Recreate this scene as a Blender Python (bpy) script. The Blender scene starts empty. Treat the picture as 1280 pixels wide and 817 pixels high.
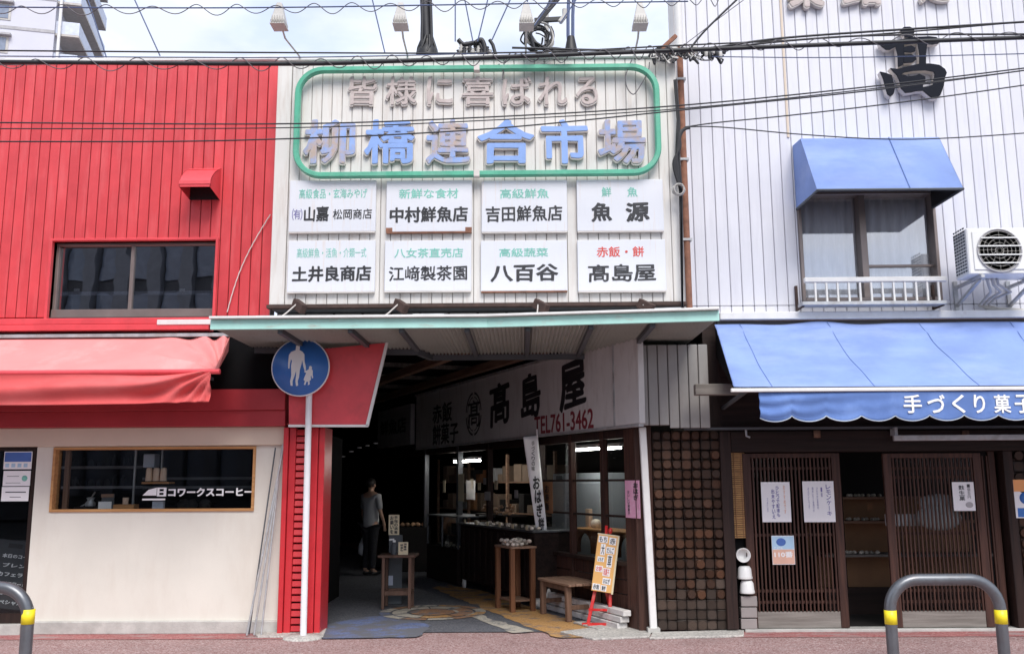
import bpy, bmesh, math, random
from mathutils import Vector, Matrix, Quaternion
random.seed(11)
C = bpy.context.scene.collection
sc = bpy.context.scene
R_ = math.radians
pi = math.pi

# ------------------------------------------------------------------ camera
CAM = Vector((0.0, -9.7, 1.515))
FPX, PITCH, YAW, ROLL = 1150.0, R_(9.48), 0.010, -0.006
camdata = bpy.data.cameras.new('camera')
camdata.sensor_fit = 'HORIZONTAL'; camdata.sensor_width = 36.0
camdata.lens = 36.0 * FPX / 1280.0
camdata.clip_start = 0.05; camdata.clip_end = 2000
cam = bpy.data.objects.new('camera', camdata); C.objects.link(cam)
CROT = Matrix.Rotation(YAW, 3, 'Z') @ Matrix.Rotation(pi / 2 + PITCH, 3, 'X') @ Matrix.Rotation(ROLL, 3, 'Z')
cam.matrix_world = Matrix.Translation(CAM) @ CROT.to_4x4()
sc.camera = cam

# ------------------------------------------------------------------ world, sun, exposure
SUN_EL, SUN_AZ = R_(50), R_(14)      # azimuth to the right of the viewing axis, behind the camera
sdir = Vector((math.sin(SUN_AZ) * math.cos(SUN_EL), -math.cos(SUN_AZ) * math.cos(SUN_EL), math.sin(SUN_EL)))
world = bpy.data.worlds.new('World'); sc.world = world; world.use_nodes = True
nt = world.node_tree; nt.nodes.clear()
wo = nt.nodes.new('ShaderNodeOutputWorld'); bg = nt.nodes.new('ShaderNodeBackground')
sky = nt.nodes.new('ShaderNodeTexSky'); sky.sky_type = 'NISHITA'; sky.sun_disc = False
sky.sun_elevation = SUN_EL; sky.sun_rotation = pi - SUN_AZ
sky.air_density = 1.0; sky.dust_density = 2.0
tc = nt.nodes.new('ShaderNodeTexCoord'); mp = nt.nodes.new('ShaderNodeMapping')
mp.inputs['Scale'].default_value = (1.0, 1.0, 2.4)
n1 = nt.nodes.new('ShaderNodeTexNoise'); n1.inputs['Scale'].default_value = 3.1; n1.inputs['Detail'].default_value = 9
n1.inputs['Roughness'].default_value = 0.56
cr = nt.nodes.new('ShaderNodeValToRGB')
cr.color_ramp.elements[0].position = 0.38; cr.color_ramp.elements[0].color = (.70, .70, .70, 1)
cr.color_ramp.elements[1].position = 0.62; cr.color_ramp.elements[1].color = (1, 1, 1, 1)
mx = nt.nodes.new('ShaderNodeMix'); mx.data_type = 'RGBA'
n2 = nt.nodes.new('ShaderNodeTexNoise'); n2.inputs['Scale'].default_value = 5.5; n2.inputs['Detail'].default_value = 6
cr2 = nt.nodes.new('ShaderNodeValToRGB')
cr2.color_ramp.elements[0].position = 0.38; cr2.color_ramp.elements[0].color = (4.5, 5.1, 6.6, 1)
cr2.color_ramp.elements[1].position = 0.62; cr2.color_ramp.elements[1].color = (6.3, 6.5, 7.1, 1)
nt.links.new(tc.outputs['Generated'], mp.inputs['Vector']); nt.links.new(mp.outputs[0], n1.inputs['Vector'])
nt.links.new(mp.outputs[0], n2.inputs['Vector'])
nt.links.new(n1.outputs['Fac'], cr.inputs['Fac']); nt.links.new(n2.outputs['Fac'], cr2.inputs['Fac'])
nt.links.new(cr.outputs['Color'], mx.inputs['Factor']); nt.links.new(sky.outputs[0], mx.inputs['A']); nt.links.new(cr2.outputs['Color'], mx.inputs['B'])
nt.links.new(mx.outputs['Result'], bg.inputs['Color']); nt.links.new(bg.outputs[0], wo.inputs[0])
bg.inputs['Strength'].default_value = 0.088
sl = bpy.data.lights.new('sun', 'SUN'); sl.energy = 1.5; sl.angle = R_(30); sl.color = (1.0, .96, .91)
sun = bpy.data.objects.new('sun', sl); C.objects.link(sun)
sun.rotation_euler = sdir.to_track_quat('Z', 'Y').to_euler(); sun.location = (0, -20, 30)
sc.view_settings.view_transform = 'Standard'; sc.view_settings.look = 'None'
sc.view_settings.exposure = 1.17; sc.view_settings.gamma = 1
sc.cycles.max_bounces = 7; sc.cycles.transparent_max_bounces = 12
try:
    sc.cycles.use_denoising = True
except Exception:
    pass

# ------------------------------------------------------------------ projection helpers (photo pixel -> place in the world)
I4 = Matrix.Identity(4)
def ray(px, py):
    return (CROT @ Vector(((px - 640) / FPX, (408.5 - py) / FPX, -1.0))).normalized()
def hit(px, py, y=0.0, F=I4):
    inv = F.inverted(); o = inv @ CAM; d = inv.to_3x3() @ ray(px, py)
    k = (y - o.y) / d.y; p = o + d * k
    return p.x, p.z
def G(px, py, z=0.0):
    d = ray(px, py); k = (z - CAM.z) / d.z; return CAM + d * k
def RC(a, b, c, d, y=0.0, F=I4):
    """rectangle of the photo (left, top, right, bottom) on the plane y of a frame -> x0, z0, x1, z1"""
    mx_, my_ = (a + c) / 2, (b + d) / 2
    return hit(a, my_, y, F)[0], hit(mx_, d, y, F)[1], hit(c, my_, y, F)[0], hit(mx_, b, y, F)[1]

# ------------------------------------------------------------------ materials
def _n(nt, t, **k):
    n = nt.nodes.new(t)
    for a, b in k.items(): n.inputs[a.replace('_', ' ')].default_value = b
    return n
def col4(c): return (c[0], c[1], c[2], 1)
def mat(name, col, rough=.6, metal=0.0, var=.18, scale=3.0, stretch=(1, 1, 1), bump=.0, bscale=60.0,
        dirt=None, dirt_amt=.0, dirt_scale=4.0, dirt_stretch=(1, 1, 1), rnd=.0, spec=.5, col2=None, emit=None, estr=0, sheen=0, world_space=False, dpos=.5):
    m = bpy.data.materials.new(name); m.use_nodes = True; nt = m.node_tree; b = nt.nodes['Principled BSDF']
    b.inputs['Roughness'].default_value = rough; b.inputs['Metallic'].default_value = metal
    b.inputs['Specular IOR Level'].default_value = spec
    L = nt.links.new
    tc = nt.nodes.new('ShaderNodeTexCoord')
    if world_space:
        g = nt.nodes.new('ShaderNodeNewGeometry'); co = g.outputs['Position']
    else:
        oi = nt.nodes.new('ShaderNodeObjectInfo'); va = nt.nodes.new('ShaderNodeVectorMath'); va.operation = 'ADD'
        sm = nt.nodes.new('ShaderNodeVectorMath'); sm.operation = 'SCALE'; sm.inputs[0].default_value = (37, 53, 71)
        L(oi.outputs['Random'], sm.inputs['Scale']); L(tc.outputs['Object'], va.inputs[0]); L(sm.outputs[0], va.inputs[1]); co = va.outputs[0]
    m1 = nt.nodes.new('ShaderNodeMapping'); m1.inputs['Scale'].default_value = stretch; L(co, m1.inputs['Vector'])
    n = _n(nt, 'ShaderNodeTexNoise', Scale=scale, Detail=7.0, Roughness=.6); L(m1.outputs[0], n.inputs['Vector'])
    r = nt.nodes.new('ShaderNodeValToRGB'); L(n.outputs['Fac'], r.inputs['Fac'])
    c2 = col2 or tuple(x * (1 - var) for x in col)
    c1 = tuple(min(1, x * (1 + var * .35)) for x in col)
    r.color_ramp.elements[0].position = .32; r.color_ramp.elements[0].color = col4(c2)
    r.color_ramp.elements[1].position = .68; r.color_ramp.elements[1].color = col4(c1)
    out = r.outputs['Color']
    if rnd and not world_space:
        hs = nt.nodes.new('ShaderNodeHueSaturation'); mr = nt.nodes.new('ShaderNodeMapRange')
        mr.inputs['To Min'].default_value = 1 - rnd; mr.inputs['To Max'].default_value = 1 + rnd
        L(oi.outputs['Random'], mr.inputs['Value']); L(mr.outputs[0], hs.inputs['Value']); L(out, hs.inputs['Color']); out = hs.outputs[0]
    if dirt:
        m2 = nt.nodes.new('ShaderNodeMapping'); m2.inputs['Scale'].default_value = dirt_stretch; L(co, m2.inputs['Vector'])
        nd = _n(nt, 'ShaderNodeTexNoise', Scale=dirt_scale, Detail=9.0, Roughness=.65); L(m2.outputs[0], nd.inputs['Vector'])
        rd = nt.nodes.new('ShaderNodeValToRGB'); L(nd.outputs['Fac'], rd.inputs['Fac'])
        rd.color_ramp.elements[0].position = dpos; rd.color_ramp.elements[0].color = (0, 0, 0, 1)
        rd.color_ramp.elements[1].position = min(1, dpos + .22); rd.color_ramp.elements[1].color = (dirt_amt,) * 3 + (1,)
        mm = nt.nodes.new('ShaderNodeMix'); mm.data_type = 'RGBA'; L(rd.outputs['Color'], mm.inputs['Factor'])
        L(out, mm.inputs['A']); mm.inputs['B'].default_value = col4(dirt); out = mm.outputs['Result']
    L(out, b.inputs['Base Color'])
    rr = nt.nodes.new('ShaderNodeMapRange'); rr.inputs['To Min'].default_value = max(.02, rough - .08); rr.inputs['To Max'].default_value = min(1, rough + .12)
    L(n.outputs['Fac'], rr.inputs['Value']); L(rr.outputs[0], b.inputs['Roughness'])
    if bump:
        nb = _n(nt, 'ShaderNodeTexNoise', Scale=bscale, Detail=4.0); L(m1.outputs[0], nb.inputs['Vector'])
        bp = nt.nodes.new('ShaderNodeBump'); bp.inputs['Strength'].default_value = bump; bp.inputs['Distance'].default_value = .01
        L(nb.outputs['Fac'], bp.inputs['Height']); L(bp.outputs[0], b.inputs['Normal'])
    if emit:
        b.inputs['Emission Color'].default_value = col4(emit); b.inputs['Emission Strength'].default_value = estr
    return m
def wood(name, c1, c2, rough=.65, axis=2, freq=30, rnd=.15, dirt=None, da=0, bump=.3):
    s = [freq, freq, freq]; s[axis] = freq * .05
    return mat(name, c1, rough=rough, spec=.2, col2=c2, scale=1.0, stretch=tuple(s), bump=bump, bscale=2.0, rnd=rnd, dirt=dirt, dirt_amt=da, dirt_scale=3)
def glass(name, tint=(.8, .85, .85), refl=.12, rough=.02, warp=0.0):
    m = bpy.data.materials.new(name); m.use_nodes = True; nt = m.node_tree; nt.nodes.clear(); L = nt.links.new
    o = nt.nodes.new('ShaderNodeOutputMaterial'); mix = nt.nodes.new('ShaderNodeMixShader')
    t = nt.nodes.new('ShaderNodeBsdfTransparent'); t.inputs[0].default_value = col4(tint)
    g = nt.nodes.new('ShaderNodeBsdfGlossy'); g.inputs['Roughness'].default_value = rough; g.inputs[0].default_value = (1, 1, 1, 1)
    f = nt.nodes.new('ShaderNodeFresnel'); f.inputs['IOR'].default_value = 1.45
    ad = nt.nodes.new('ShaderNodeMath'); ad.operation = 'ADD'; ad.use_clamp = True; ad.inputs[1].default_value = refl
    ge = nt.nodes.new('ShaderNodeNewGeometry'); fb = nt.nodes.new('ShaderNodeMath'); fb.operation = 'SUBTRACT'; fb.inputs[0].default_value = 1.0
    fm = nt.nodes.new('ShaderNodeMath'); fm.operation = 'MULTIPLY'; L(ge.outputs['Backfacing'], fb.inputs[1]); L(ad.outputs[0], fm.inputs[0]); L(fb.outputs[0], fm.inputs[1])
    L(f.outputs[0], ad.inputs[0]); L(fm.outputs[0], mix.inputs[0]); L(t.outputs[0], mix.inputs[1]); L(g.outputs[0], mix.inputs[2]); L(mix.outputs[0], o.inputs[0])
    if warp:
        tc = nt.nodes.new('ShaderNodeTexCoord'); n = _n(nt, 'ShaderNodeTexNoise', Scale=2.0); L(tc.outputs['Object'], n.inputs['Vector'])
        b = nt.nodes.new('ShaderNodeBump'); b.inputs['Strength'].default_value = warp; b.inputs['Distance'].default_value = .01
        L(n.outputs['Fac'], b.inputs['Height']); L(b.outputs[0], g.inputs['Normal'])
    return m

# ------------------------------------------------------------------ object helpers
WM = {}                                       # world matrices by object name
def tag(o, label=None, cat=None, group=None, kind=None):
    if label: o['label'] = label
    if cat: o['category'] = cat
    if group: o['group'] = group
    if kind: o['kind'] = kind
    return o
def thing(name, label, cat, loc=(0, 0, 0), group=None, rotz=0.0):
    o = bpy.data.objects.new(name, None); C.objects.link(o); o.empty_display_size = .1
    o.location = loc; o.rotation_euler = (0, 0, rotz)
    WM[o.name] = Matrix.Translation(Vector(loc)) @ Matrix.Rotation(rotz, 4, 'Z')
    return tag(o, label, cat, group)
def link(name, me, parent=None, wm=I4):
    """link mesh me (vertices local to wm)"""
    o = bpy.data.objects.new(name, me); C.objects.link(o)
    WM[o.name] = wm
    if parent is not None:
        o.parent = parent; loc = WM[parent.name].inverted() @ wm
    else: loc = wm
    o.matrix_local = loc if parent is not None else wm
    if parent is None: o.matrix_world = wm
    return o
def mesh_from(name, vs, fs, m=None, smooth=False):
    me = bpy.data.meshes.new(name); me.from_pydata(vs, [], fs); me.update()
    if m: me.materials.append(m)
    if smooth:
        for p in me.polygons: p.use_smooth = True
    return me
class MB:
    def __init__(s, F=I4): s.v = []; s.f = []; s.F = F; s.sm = []
    def add(s, vs, fs, smooth=False):
        n = len(s.v); s.v += [tuple(v) for v in vs]
        s.f += [tuple(n + i for i in f) for f in fs]; s.sm += [smooth] * len(fs); return s
    def box(s, x0, x1, y0, y1, z0, z1, T=None):
        if x0 > x1: x0, x1 = x1, x0
        if y0 > y1: y0, y1 = y1, y0
        if z0 > z1: z0, z1 = z1, z0
        vs = [Vector((x, y, z)) for z in (z0, z1) for y in (y0, y1) for x in (x0, x1)]
        if T is not None: vs = [T @ v for v in vs]
        return s.add(vs, [(0, 2, 3, 1), (4, 5, 7, 6), (0, 1, 5, 4), (2, 6, 7, 3), (0, 4, 6, 2), (1, 3, 7, 5)])
    def bar(s, p, q, w, h, up=(0, 0, 1)):
        """box from p to q, width w across, height h along up"""
        p = Vector(p); q = Vector(q); d = q - p; L = d.length; d.normalize(); u = Vector(up)
        if abs(d.dot(u)) > .95: u = Vector((0, 1, 0))
        a = d.cross(u).normalized(); u = a.cross(d)
        T = Matrix((a, d, u)).transposed().to_4x4(); T.translation = p
        return s.box(-w / 2, w / 2, 0, L, -h / 2, h / 2, T)
    def quad(s, *p): return s.add([Vector(q) for q in p], [tuple(range(len(p)))])
    def prism(s, poly, y0, y1):
        """polygon in xz (any winding) between y0 and y1"""
        n = len(poly); a = sum(poly[i][0] * poly[(i + 1) % n][1] - poly[(i + 1) % n][0] * poly[i][1] for i in range(n))
        if a < 0: poly = poly[::-1]
        y0, y1 = min(y0, y1), max(y0, y1)
        vs = [(x, y0, z) for x, z in poly] + [(x, y1, z) for x, z in poly]
        fs = [tuple(range(n)), tuple(range(2 * n - 1, n - 1, -1))] + [(i, i + n, (i + 1) % n + n, (i + 1) % n) for i in range(n)]
        return s.add(vs, fs)
    def tube(s, pts, r, n=8, cap=True, smooth=True):
        pts = [Vector(p) for p in pts]; N = len(pts); rs = r if isinstance(r, (list, tuple)) else [r] * N
        vs = []; t0 = (pts[1] - pts[0]).normalized(); ref = Vector((0, 0, 1)) if abs(t0.z) < .9 else Vector((0, 1, 0))
        a = t0.cross(ref).normalized()
        for i, p in enumerate(pts):
            t = (pts[min(i + 1, N - 1)] - pts[max(i - 1, 0)])
            if t.length < 1e-9: t = t0
            t.normalize(); a = (a - t * a.dot(t)).normalized(); b = t.cross(a)
            for k in range(n):
                th = 2 * pi * k / n; vs.append(p + (a * math.cos(th) + b * math.sin(th)) * rs[i])
        fs = [(i * n + k, i * n + (k + 1) % n, (i + 1) * n + (k + 1) % n, (i + 1) * n + k) for i in range(N - 1) for k in range(n)]
        s.add(vs, fs, smooth)
        if cap: s.add([vs[k] for k in range(n)], [tuple(range(n - 1, -1, -1))]); s.add(vs[-n:], [tuple(range(n))])
        return s
    def cyl(s, p, q, r, r2=None, n=16): return s.tube([p, q], [r, r if r2 is None else r2], n)
    def lathe(s, c, prof, n=20, ax='z'):
        """prof: list of (radius, height)"""
        vs = []
        for r, h in prof:
            for k in range(n):
                t = 2 * pi * k / n; x, y = r * math.cos(t), r * math.sin(t)
                v = Vector((x, y, h)) if ax == 'z' else Vector((x, -h, y))
                vs.append(Vector(c) + v)
        m = len(prof)
        s.add(vs, [(i * n + k, i * n + (k + 1) % n, (i + 1) * n + (k + 1) % n, (i + 1) * n + k) for i in range(m - 1) for k in range(n)], True)
        s.add(vs[:n], [tuple(range(n - 1, -1, -1))]); s.add(vs[-n:], [tuple(range(n))]); return s
    def blob(s, c, rx, ry, rz, n=8, m=5, jit=0):
        vs = []
        for i in range(1, m):
            ph = pi * i / m
            for k in range(n):
                t = 2 * pi * k / n; j = 1 + random.uniform(-jit, jit)
                vs.append((c[0] + rx * j * math.sin(ph) * math.cos(t), c[1] + ry * j * math.sin(ph) * math.sin(t), c[2] + rz * j * math.cos(ph)))
        vs += [(c[0], c[1], c[2] + rz), (c[0], c[1], c[2] - rz)]; a = len(vs) - 2
        fs = [(i * n + k, (i + 1) * n + k, (i + 1) * n + (k + 1) % n, i * n + (k + 1) % n) for i in range(m - 2) for k in range(n)]
        fs += [(a, k, (k + 1) % n) for k in range(n)] + [(a + 1, (m - 2) * n + (k + 1) % n, (m - 2) * n + k) for k in range(n)]
        return s.add(vs, fs, True)
    def grid(s, fn, nu, nv, smooth=True):
        vs = [fn(i / nu, j / nv) for j in range(nv + 1) for i in range(nu + 1)]
        w = nu + 1
        return s.add(vs, [(j * w + i, j * w + i + 1, (j + 1) * w + i + 1, (j + 1) * w + i) for j in range(nv) for i in range(nu)], smooth)
    def build(s, name, m, parent=None, bevel=0.0, solid=0.0):
        vs = [s.F @ Vector(v) for v in s.v]
        lo = Vector([min(v[i] for v in vs) for i in range(3)]); hi = Vector([max(v[i] for v in vs) for i in range(3)])
        c = (lo + hi) / 2
        if parent is None: c.z = lo.z
        rz = Matrix.Translation(c) @ s.F.to_3x3().to_4x4()
        inv = rz.inverted()
        me = mesh_from(name, [inv @ v for v in vs], s.f, m)
        me.polygons.foreach_set('use_smooth', s.sm)
        if bevel or solid:
            bm = bmesh.new(); bm.from_mesh(me)
            if bevel:
                es = [e for e in bm.edges if len(e.link_faces) == 2 and e.calc_face_angle(0) > .6 and e.calc_length() > bevel * 2.2]
                bmesh.ops.bevel(bm, geom=es, offset=bevel, segments=1, affect='EDGES', clamp_overlap=True)
            if solid:
                bmesh.ops.recalc_face_normals(bm, faces=bm.faces)
                bmesh.ops.solidify(bm, geom=bm.faces[:], thickness=solid)
            bm.to_mesh(me); bm.free()
        return link(name, me, parent, rz)

def unit_panel(key, sx, sy, sz, bevel, m, cache={}):
    k = (key, round(sx, 4), round(sy, 4), round(sz, 4), m.name)
    if k not in cache:
        b = MB(); b.box(-sx / 2, sx / 2, -sy / 2, sy / 2, -sz / 2, sz / 2)
        me = mesh_from(key, b.v, b.f, m)
        if bevel:
            bm = bmesh.new(); bm.from_mesh(me)
            bmesh.ops.bevel(bm, geom=bm.edges[:], offset=bevel, segments=1, affect='EDGES', clamp_overlap=True)
            bm.to_mesh(me); bm.free()
        cache[k] = me
    return cache[k]
def piece(name, parent, x0, x1, y0, y1, z0, z1, m, bevel=.003, F=I4, rot=None):
    """box piece sharing its mesh with pieces of the same size"""
    me = unit_panel(name, abs(x1 - x0), abs(y1 - y0), abs(z1 - z0), bevel, m)
    T = F @ Matrix.Translation(((x0 + x1) / 2, (y0 + y1) / 2, (z0 + z1) / 2))
    if rot is not None: T = T @ rot
    return link(name, me, parent, T)

_tc = {}
def text_data(body, offset):
    k = (body, offset)
    if k not in _tc:
        c = bpy.data.curves.new('txt', 'FONT'); c.body = body; c.size = 1; c.offset = offset; c.extrude = .5; c.resolution_u = 3
        o = bpy.data.objects.new('txt', c); me = bpy.data.meshes.new_from_object(o)
        _tc[k] = ([v.co.copy() for v in me.vertices], [tuple(p.vertices) for p in me.polygons])
        bpy.data.objects.remove(o); bpy.data.curves.remove(c); bpy.data.meshes.remove(me)
    return _tc[k]
def brush(v, amt):
    # hand-painted wobble of the outline
    return Vector((v.x + amt * (math.sin(v.y * 23 + v.x * 7) + .6 * math.sin(v.x * 41 + v.y * 13)), v.y + amt * (math.sin(v.x * 19 + 2) + .6 * math.sin(v.y * 37 + v.x * 11)), v.z))
def add_text(mb, body, x0, z0, x1, z1, y, ext=.002, offset=.015, shear=0.0, lean=0.0, wob=0.0):
    vs, fs = text_data(body, 0.0)
    if wob: vs = [brush(v, wob) for v in vs]
    if offset > .006:
        # bolder strokes: the glyph laid down several times, each a hair deeper than the last
        n_ = len(vs); base = vs; vs = []; fs_ = []; K = 8 if offset > .02 else 5
        for k in range(K + 1):
            dx = offset * math.cos(2 * pi * k / K) if k < K else 0; dy = offset * math.sin(2 * pi * k / K) if k < K else 0
            vs += [Vector((v.x + dx, v.y + dy * .9, v.z + (k * .012 if v.z > 0 else 0))) for v in base]; fs_ += [tuple(i + k * n_ for i in f) for f in fs]
        fs = fs_
    a0 = min(v.x for v in vs); a1 = max(v.x for v in vs); b0 = min(v.y for v in vs); b1 = max(v.y for v in vs)
    out = []
    for v in vs:
        u = (v.x - a0) / (a1 - a0); w = (v.y - b0) / max(1e-6, b1 - b0)
        if a1 - a0 < 1e-6: u = 0
        out.append((x0 + u * (x1 - x0) + lean * (w - .5) * (z1 - z0), y - (min(v.z, .5) + .5) * ext - max(0, v.z - .5) * max(ext, .012), z0 + (w + shear * (u - .5)) * (z1 - z0)))
    mb.add(out, fs); return mb
def smooth_path(P, n=6):
    P = [Vector(p) for p in P]; pts = []
    for i in range(len(P) - 1):
        p0 = P[max(i - 1, 0)]; p1 = P[i]; p2 = P[i + 1]; p3 = P[min(i + 2, len(P) - 1)]
        for k in range(n):
            t = k / n; pts.append(.5 * ((2 * p1) + (-p0 + p2) * t + (2 * p0 - 5 * p1 + 4 * p2 - p3) * t * t + (-p0 + 3 * p1 - 3 * p2 + p3) * t ** 3))
    return pts + [P[-1]]
def vtext(mb, s, xc, w, z1, z0, y, ext=.001, offset=.01, lean=0.0):
    """vertical writing, one glyph below the other"""
    n = len(s); h = (z1 - z0) / n
    for i, ch in enumerate(s):
        if ch == ' ': continue
        zt = z1 - i * h - h * .06; zb = z1 - (i + 1) * h + h * .06
        x = xc + lean * (i / n)
        if ch == 'ー': add_text(mb, '|', x - w * .06, zb, x + w * .06, zt, y, ext, offset)
        else: add_text(mb, ch, x - w / 2, zb, x + w / 2, zt, y, ext, offset)
    return mb
# ------------------------------------------------------------------ the palette
M = {}
M['red_panel'] = mat('red_painted_panel', (.66, .065, .075), rough=.33, var=.16, scale=2.2, dirt=(.76, .17, .175), dirt_amt=.4, dirt_scale=2.2, dirt_stretch=(5, 5, .6), rnd=.06, bump=.25, bscale=4)
M['red_trim'] = mat('red_painted_trim', (.74, .08, .095), rough=.3, var=.15, scale=3, dirt=(.35, .05, .05), dirt_amt=.4)
M['red_beam'] = mat('red_beam_paint', (.42, .03, .04), rough=.45, var=.15, scale=2)
M['red_column'] = mat('red_column_paint', (.60, .03, .04), rough=.35, var=.2, scale=4, dirt=(.2, .03, .03), dirt_amt=.4)
M['red_fabric'] = mat('faded_red_canvas', (.64, .09, .09), rough=.8, var=.12, scale=2.5, bump=.25, bscale=150, dirt=(.76, .24, .23), dirt_amt=.5, dirt_scale=1.2, dirt_stretch=(.4, 1, 1))
M['pink_fabric'] = mat('sun_bleached_red_canvas', (.80, .27, .26), rough=.8, var=.1, scale=1.8, bump=.25, bscale=150, dirt=(.84, .42, .40), dirt_amt=.6, dirt_scale=2.0)
M['white_panel'] = mat('cream_corrugated_panel', (.73, .705, .67), rough=.5, var=.06, scale=2, dirt=(.52, .43, .36), dirt_amt=.5, dirt_scale=2.5, dirt_stretch=(8, 8, .7), rnd=.02)
M['lilac_panel'] = mat('cool_white_panel', (.70, .70, .75), rough=.5, var=.05, scale=1.2, dirt=(.55, .54, .60), dirt_amt=.45, dirt_scale=2.0, dirt_stretch=(8, 8, .6), rnd=.02)
M['gap'] = mat('dark_joint', (.10, .08, .08), rough=.9)
M['cream_gap'] = mat('cream_joint', (.40, .375, .35), rough=.9)
M['lilac_gap'] = mat('lilac_joint', (.36, .36, .44), rough=.9)  # lilac backing colour between the white wall panels
M['green_tube'] = mat('green_enamel', (.10, .46, .30), rough=.35, var=.2, scale=5, dirt=(.3, .5, .42), dirt_amt=.5)
M['slogan'] = mat('faded_mauve_letter', (.54, .46, .44), rough=.7, var=.15, scale=12, dirt=(.66, .60, .57), dirt_amt=.7, dirt_scale=9)
M['letter_edge'] = mat('letter_return', (.70, .65, .61), rough=.7)
M['blue_letter'] = mat('faded_blue_letter', (.27, .42, .80), rough=.55, var=.12, scale=8)
M['blue_peel'] = mat('peeling_blue_letter', (.29, .42, .76), rough=.6, var=.15, scale=8, dirt=(.47, .37, .32), dirt_amt=1, dirt_scale=6, dpos=.40)
M['dark_rust'] = mat('dark_rusty_steel', (.07, .04, .032), rough=.8, var=.4, scale=14)
M['rust'] = mat('rust', (.30, .14, .09), rough=.85, var=.4, scale=14, bump=.3)
M['board'] = mat('white_enamel_board', (.745, .755, .80), rough=.3, var=.03, scale=2, dirt=(.70, .52, .36), dirt_amt=.6, dirt_scale=3.2, dirt_stretch=(9, 9, .45), dpos=.57)
M['teal_text'] = mat('teal_print', (.22, .58, .48), rough=.5, var=.12)
M['black_text'] = mat('black_print', (.035, .035, .04), rough=.45, var=.3, scale=20)
M['red_text'] = mat('red_print', (.75, .08, .06), rough=.5)
M['teal_fascia'] = mat('mint_fascia_paint', (.44, .76, .68), rough=.45, var=.12, scale=4, dirt=(.46, .42, .36), dirt_amt=.8, dirt_scale=5, dirt_stretch=(1, 1, 4), dpos=.56)
M['galv'] = mat('galvanised_steel', (.52, .53, .54), rough=.45, metal=.4, var=.3, scale=8, dirt=(.30, .22, .16), dirt_amt=.5, dirt_scale=7)
M['white_metal'] = mat('white_painted_metal', (.76, .75, .73), rough=.4, var=.1, scale=6, dirt=(.42, .36, .30), dirt_amt=.5, dirt_scale=8, dpos=.58)
M['soffit'] = mat('grey_corrugated_sheet', (.44, .47, .43), rough=.55, var=.2, scale=4, dirt=(.25, .23, .2), dirt_amt=.5)
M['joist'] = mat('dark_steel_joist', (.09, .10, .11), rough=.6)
M['black'] = mat('black_rubber', (.012, .012, .014), rough=.5, var=.2)
M['cable'] = mat('black_cable', (.02, .02, .024), rough=.5)
M['blue_cable'] = mat('blue_grey_cable', (.08, .11, .22), rough=.5)
M['thin_wire'] = mat('weathered_wire', (.13, .12, .13), rough=.6)
M['lamp_grey'] = mat('lamp_housing', (.52, .50, .47), rough=.5, var=.15, scale=9)
M['lamp_glass'] = mat('lamp_lens', (.55, .53, .5), rough=.15)
M['alu'] = mat('bronze_aluminium', (.28, .23, .21), rough=.35, metal=.5, var=.15)
M['glass_dark'] = glass('tinted_window_glass', (.45, .47, .5), .26, .01, .12)
M['glass_sky'] = glass('window_glass', (.95, .96, .97), .30, .02, .1)
M['glass_shop'] = glass('shop_window_glass', (.86, .88, .88), .0, .01)
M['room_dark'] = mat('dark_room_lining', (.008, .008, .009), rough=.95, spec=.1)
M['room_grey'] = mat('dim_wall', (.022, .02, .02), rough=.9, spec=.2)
M['blue_fabric'] = mat('faded_blue_canvas', (.22, .32, .64), rough=.75, var=.16, scale=2.2, bump=.2, bscale=160, dirt=(.40, .49, .77), dirt_amt=.5, dirt_scale=1.1, dirt_stretch=(.5, 1, 1.6))
M['blue_valance'] = mat('blue_canvas_valance', (.11, .20, .48), rough=.8, var=.15, scale=3, bump=.2, bscale=150, dirt=(.20, .31, .60), dirt_amt=.5, dirt_scale=3)
M['blue_seam'] = mat('canvas_seam', (.14, .23, .50), rough=.8)
M['blue_trim'] = mat('canvas_hem', (.50, .58, .66), rough=.8)
M['chalk_black'] = mat('chalkboard', (.055, .06, .068), rough=.7, var=.2)
M['curtain'] = mat('white_net_curtain', (.82, .83, .87), rough=.9, var=.12, scale=4, stretch=(8, 8, 1))
M['cream'] = mat('cream_render', (.70, .67, .60), rough=.75, var=.07, scale=1.3, dirt=(.62, .57, .50), dirt_amt=.55, dirt_scale=2.2, dirt_stretch=(2.5, 1, .6), bump=.06, bscale=80)
M['cream_band'] = mat('beige_band', (.66, .55, .44), rough=.6, var=.06, scale=2)
M['concrete'] = mat('pale_concrete', (.50, .49, .46), rough=.85, var=.25, scale=5, bump=.3, bscale=60, dirt=(.30, .29, .27), dirt_amt=.6, dirt_scale=4)
M['oak'] = wood('varnished_pine', (.50, .28, .12), (.36, .17, .07), axis=0, rough=.5)
M['dark_wood'] = wood('dark_stained_wood', (.040, .023, .019), (.018, .011, .010), axis=2, freq=25, rough=.55)
M['dark_wood_h'] = wood('dark_stained_board', (.032, .019, .016), (.014, .009, .008), axis=0, freq=22, rough=.6)
M['red_wood'] = wood('reddish_brown_wood', (.088, .042, .031), (.035, .019, .016), axis=2, freq=28, rough=.5)
M['grey_wood'] = wood('weathered_grey_wood', (.24, .22, .20), (.15, .135, .12), axis=0, freq=30, rough=.85)
M['bench_wood'] = wood('worn_bench_wood', (.30, .19, .13), (.17, .10, .07), axis=0, freq=30, rough=.7)
M['bench_leg'] = wood('worn_bench_leg_wood', (.19, .11, .075), (.10, .06, .04), axis=2, freq=30, rough=.7)
M['bamboo'] = mat('bamboo_blind', (.50, .28, .10), rough=.5, col2=(.22, .11, .04), scale=2, stretch=(3, 3, 60), rnd=.1)
M['paper'] = mat('white_paper', (.87, .87, .88), rough=.8, var=.03)
M['cream_paper'] = mat('cream_paper', (.80, .70, .48), rough=.7, var=.05)
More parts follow.
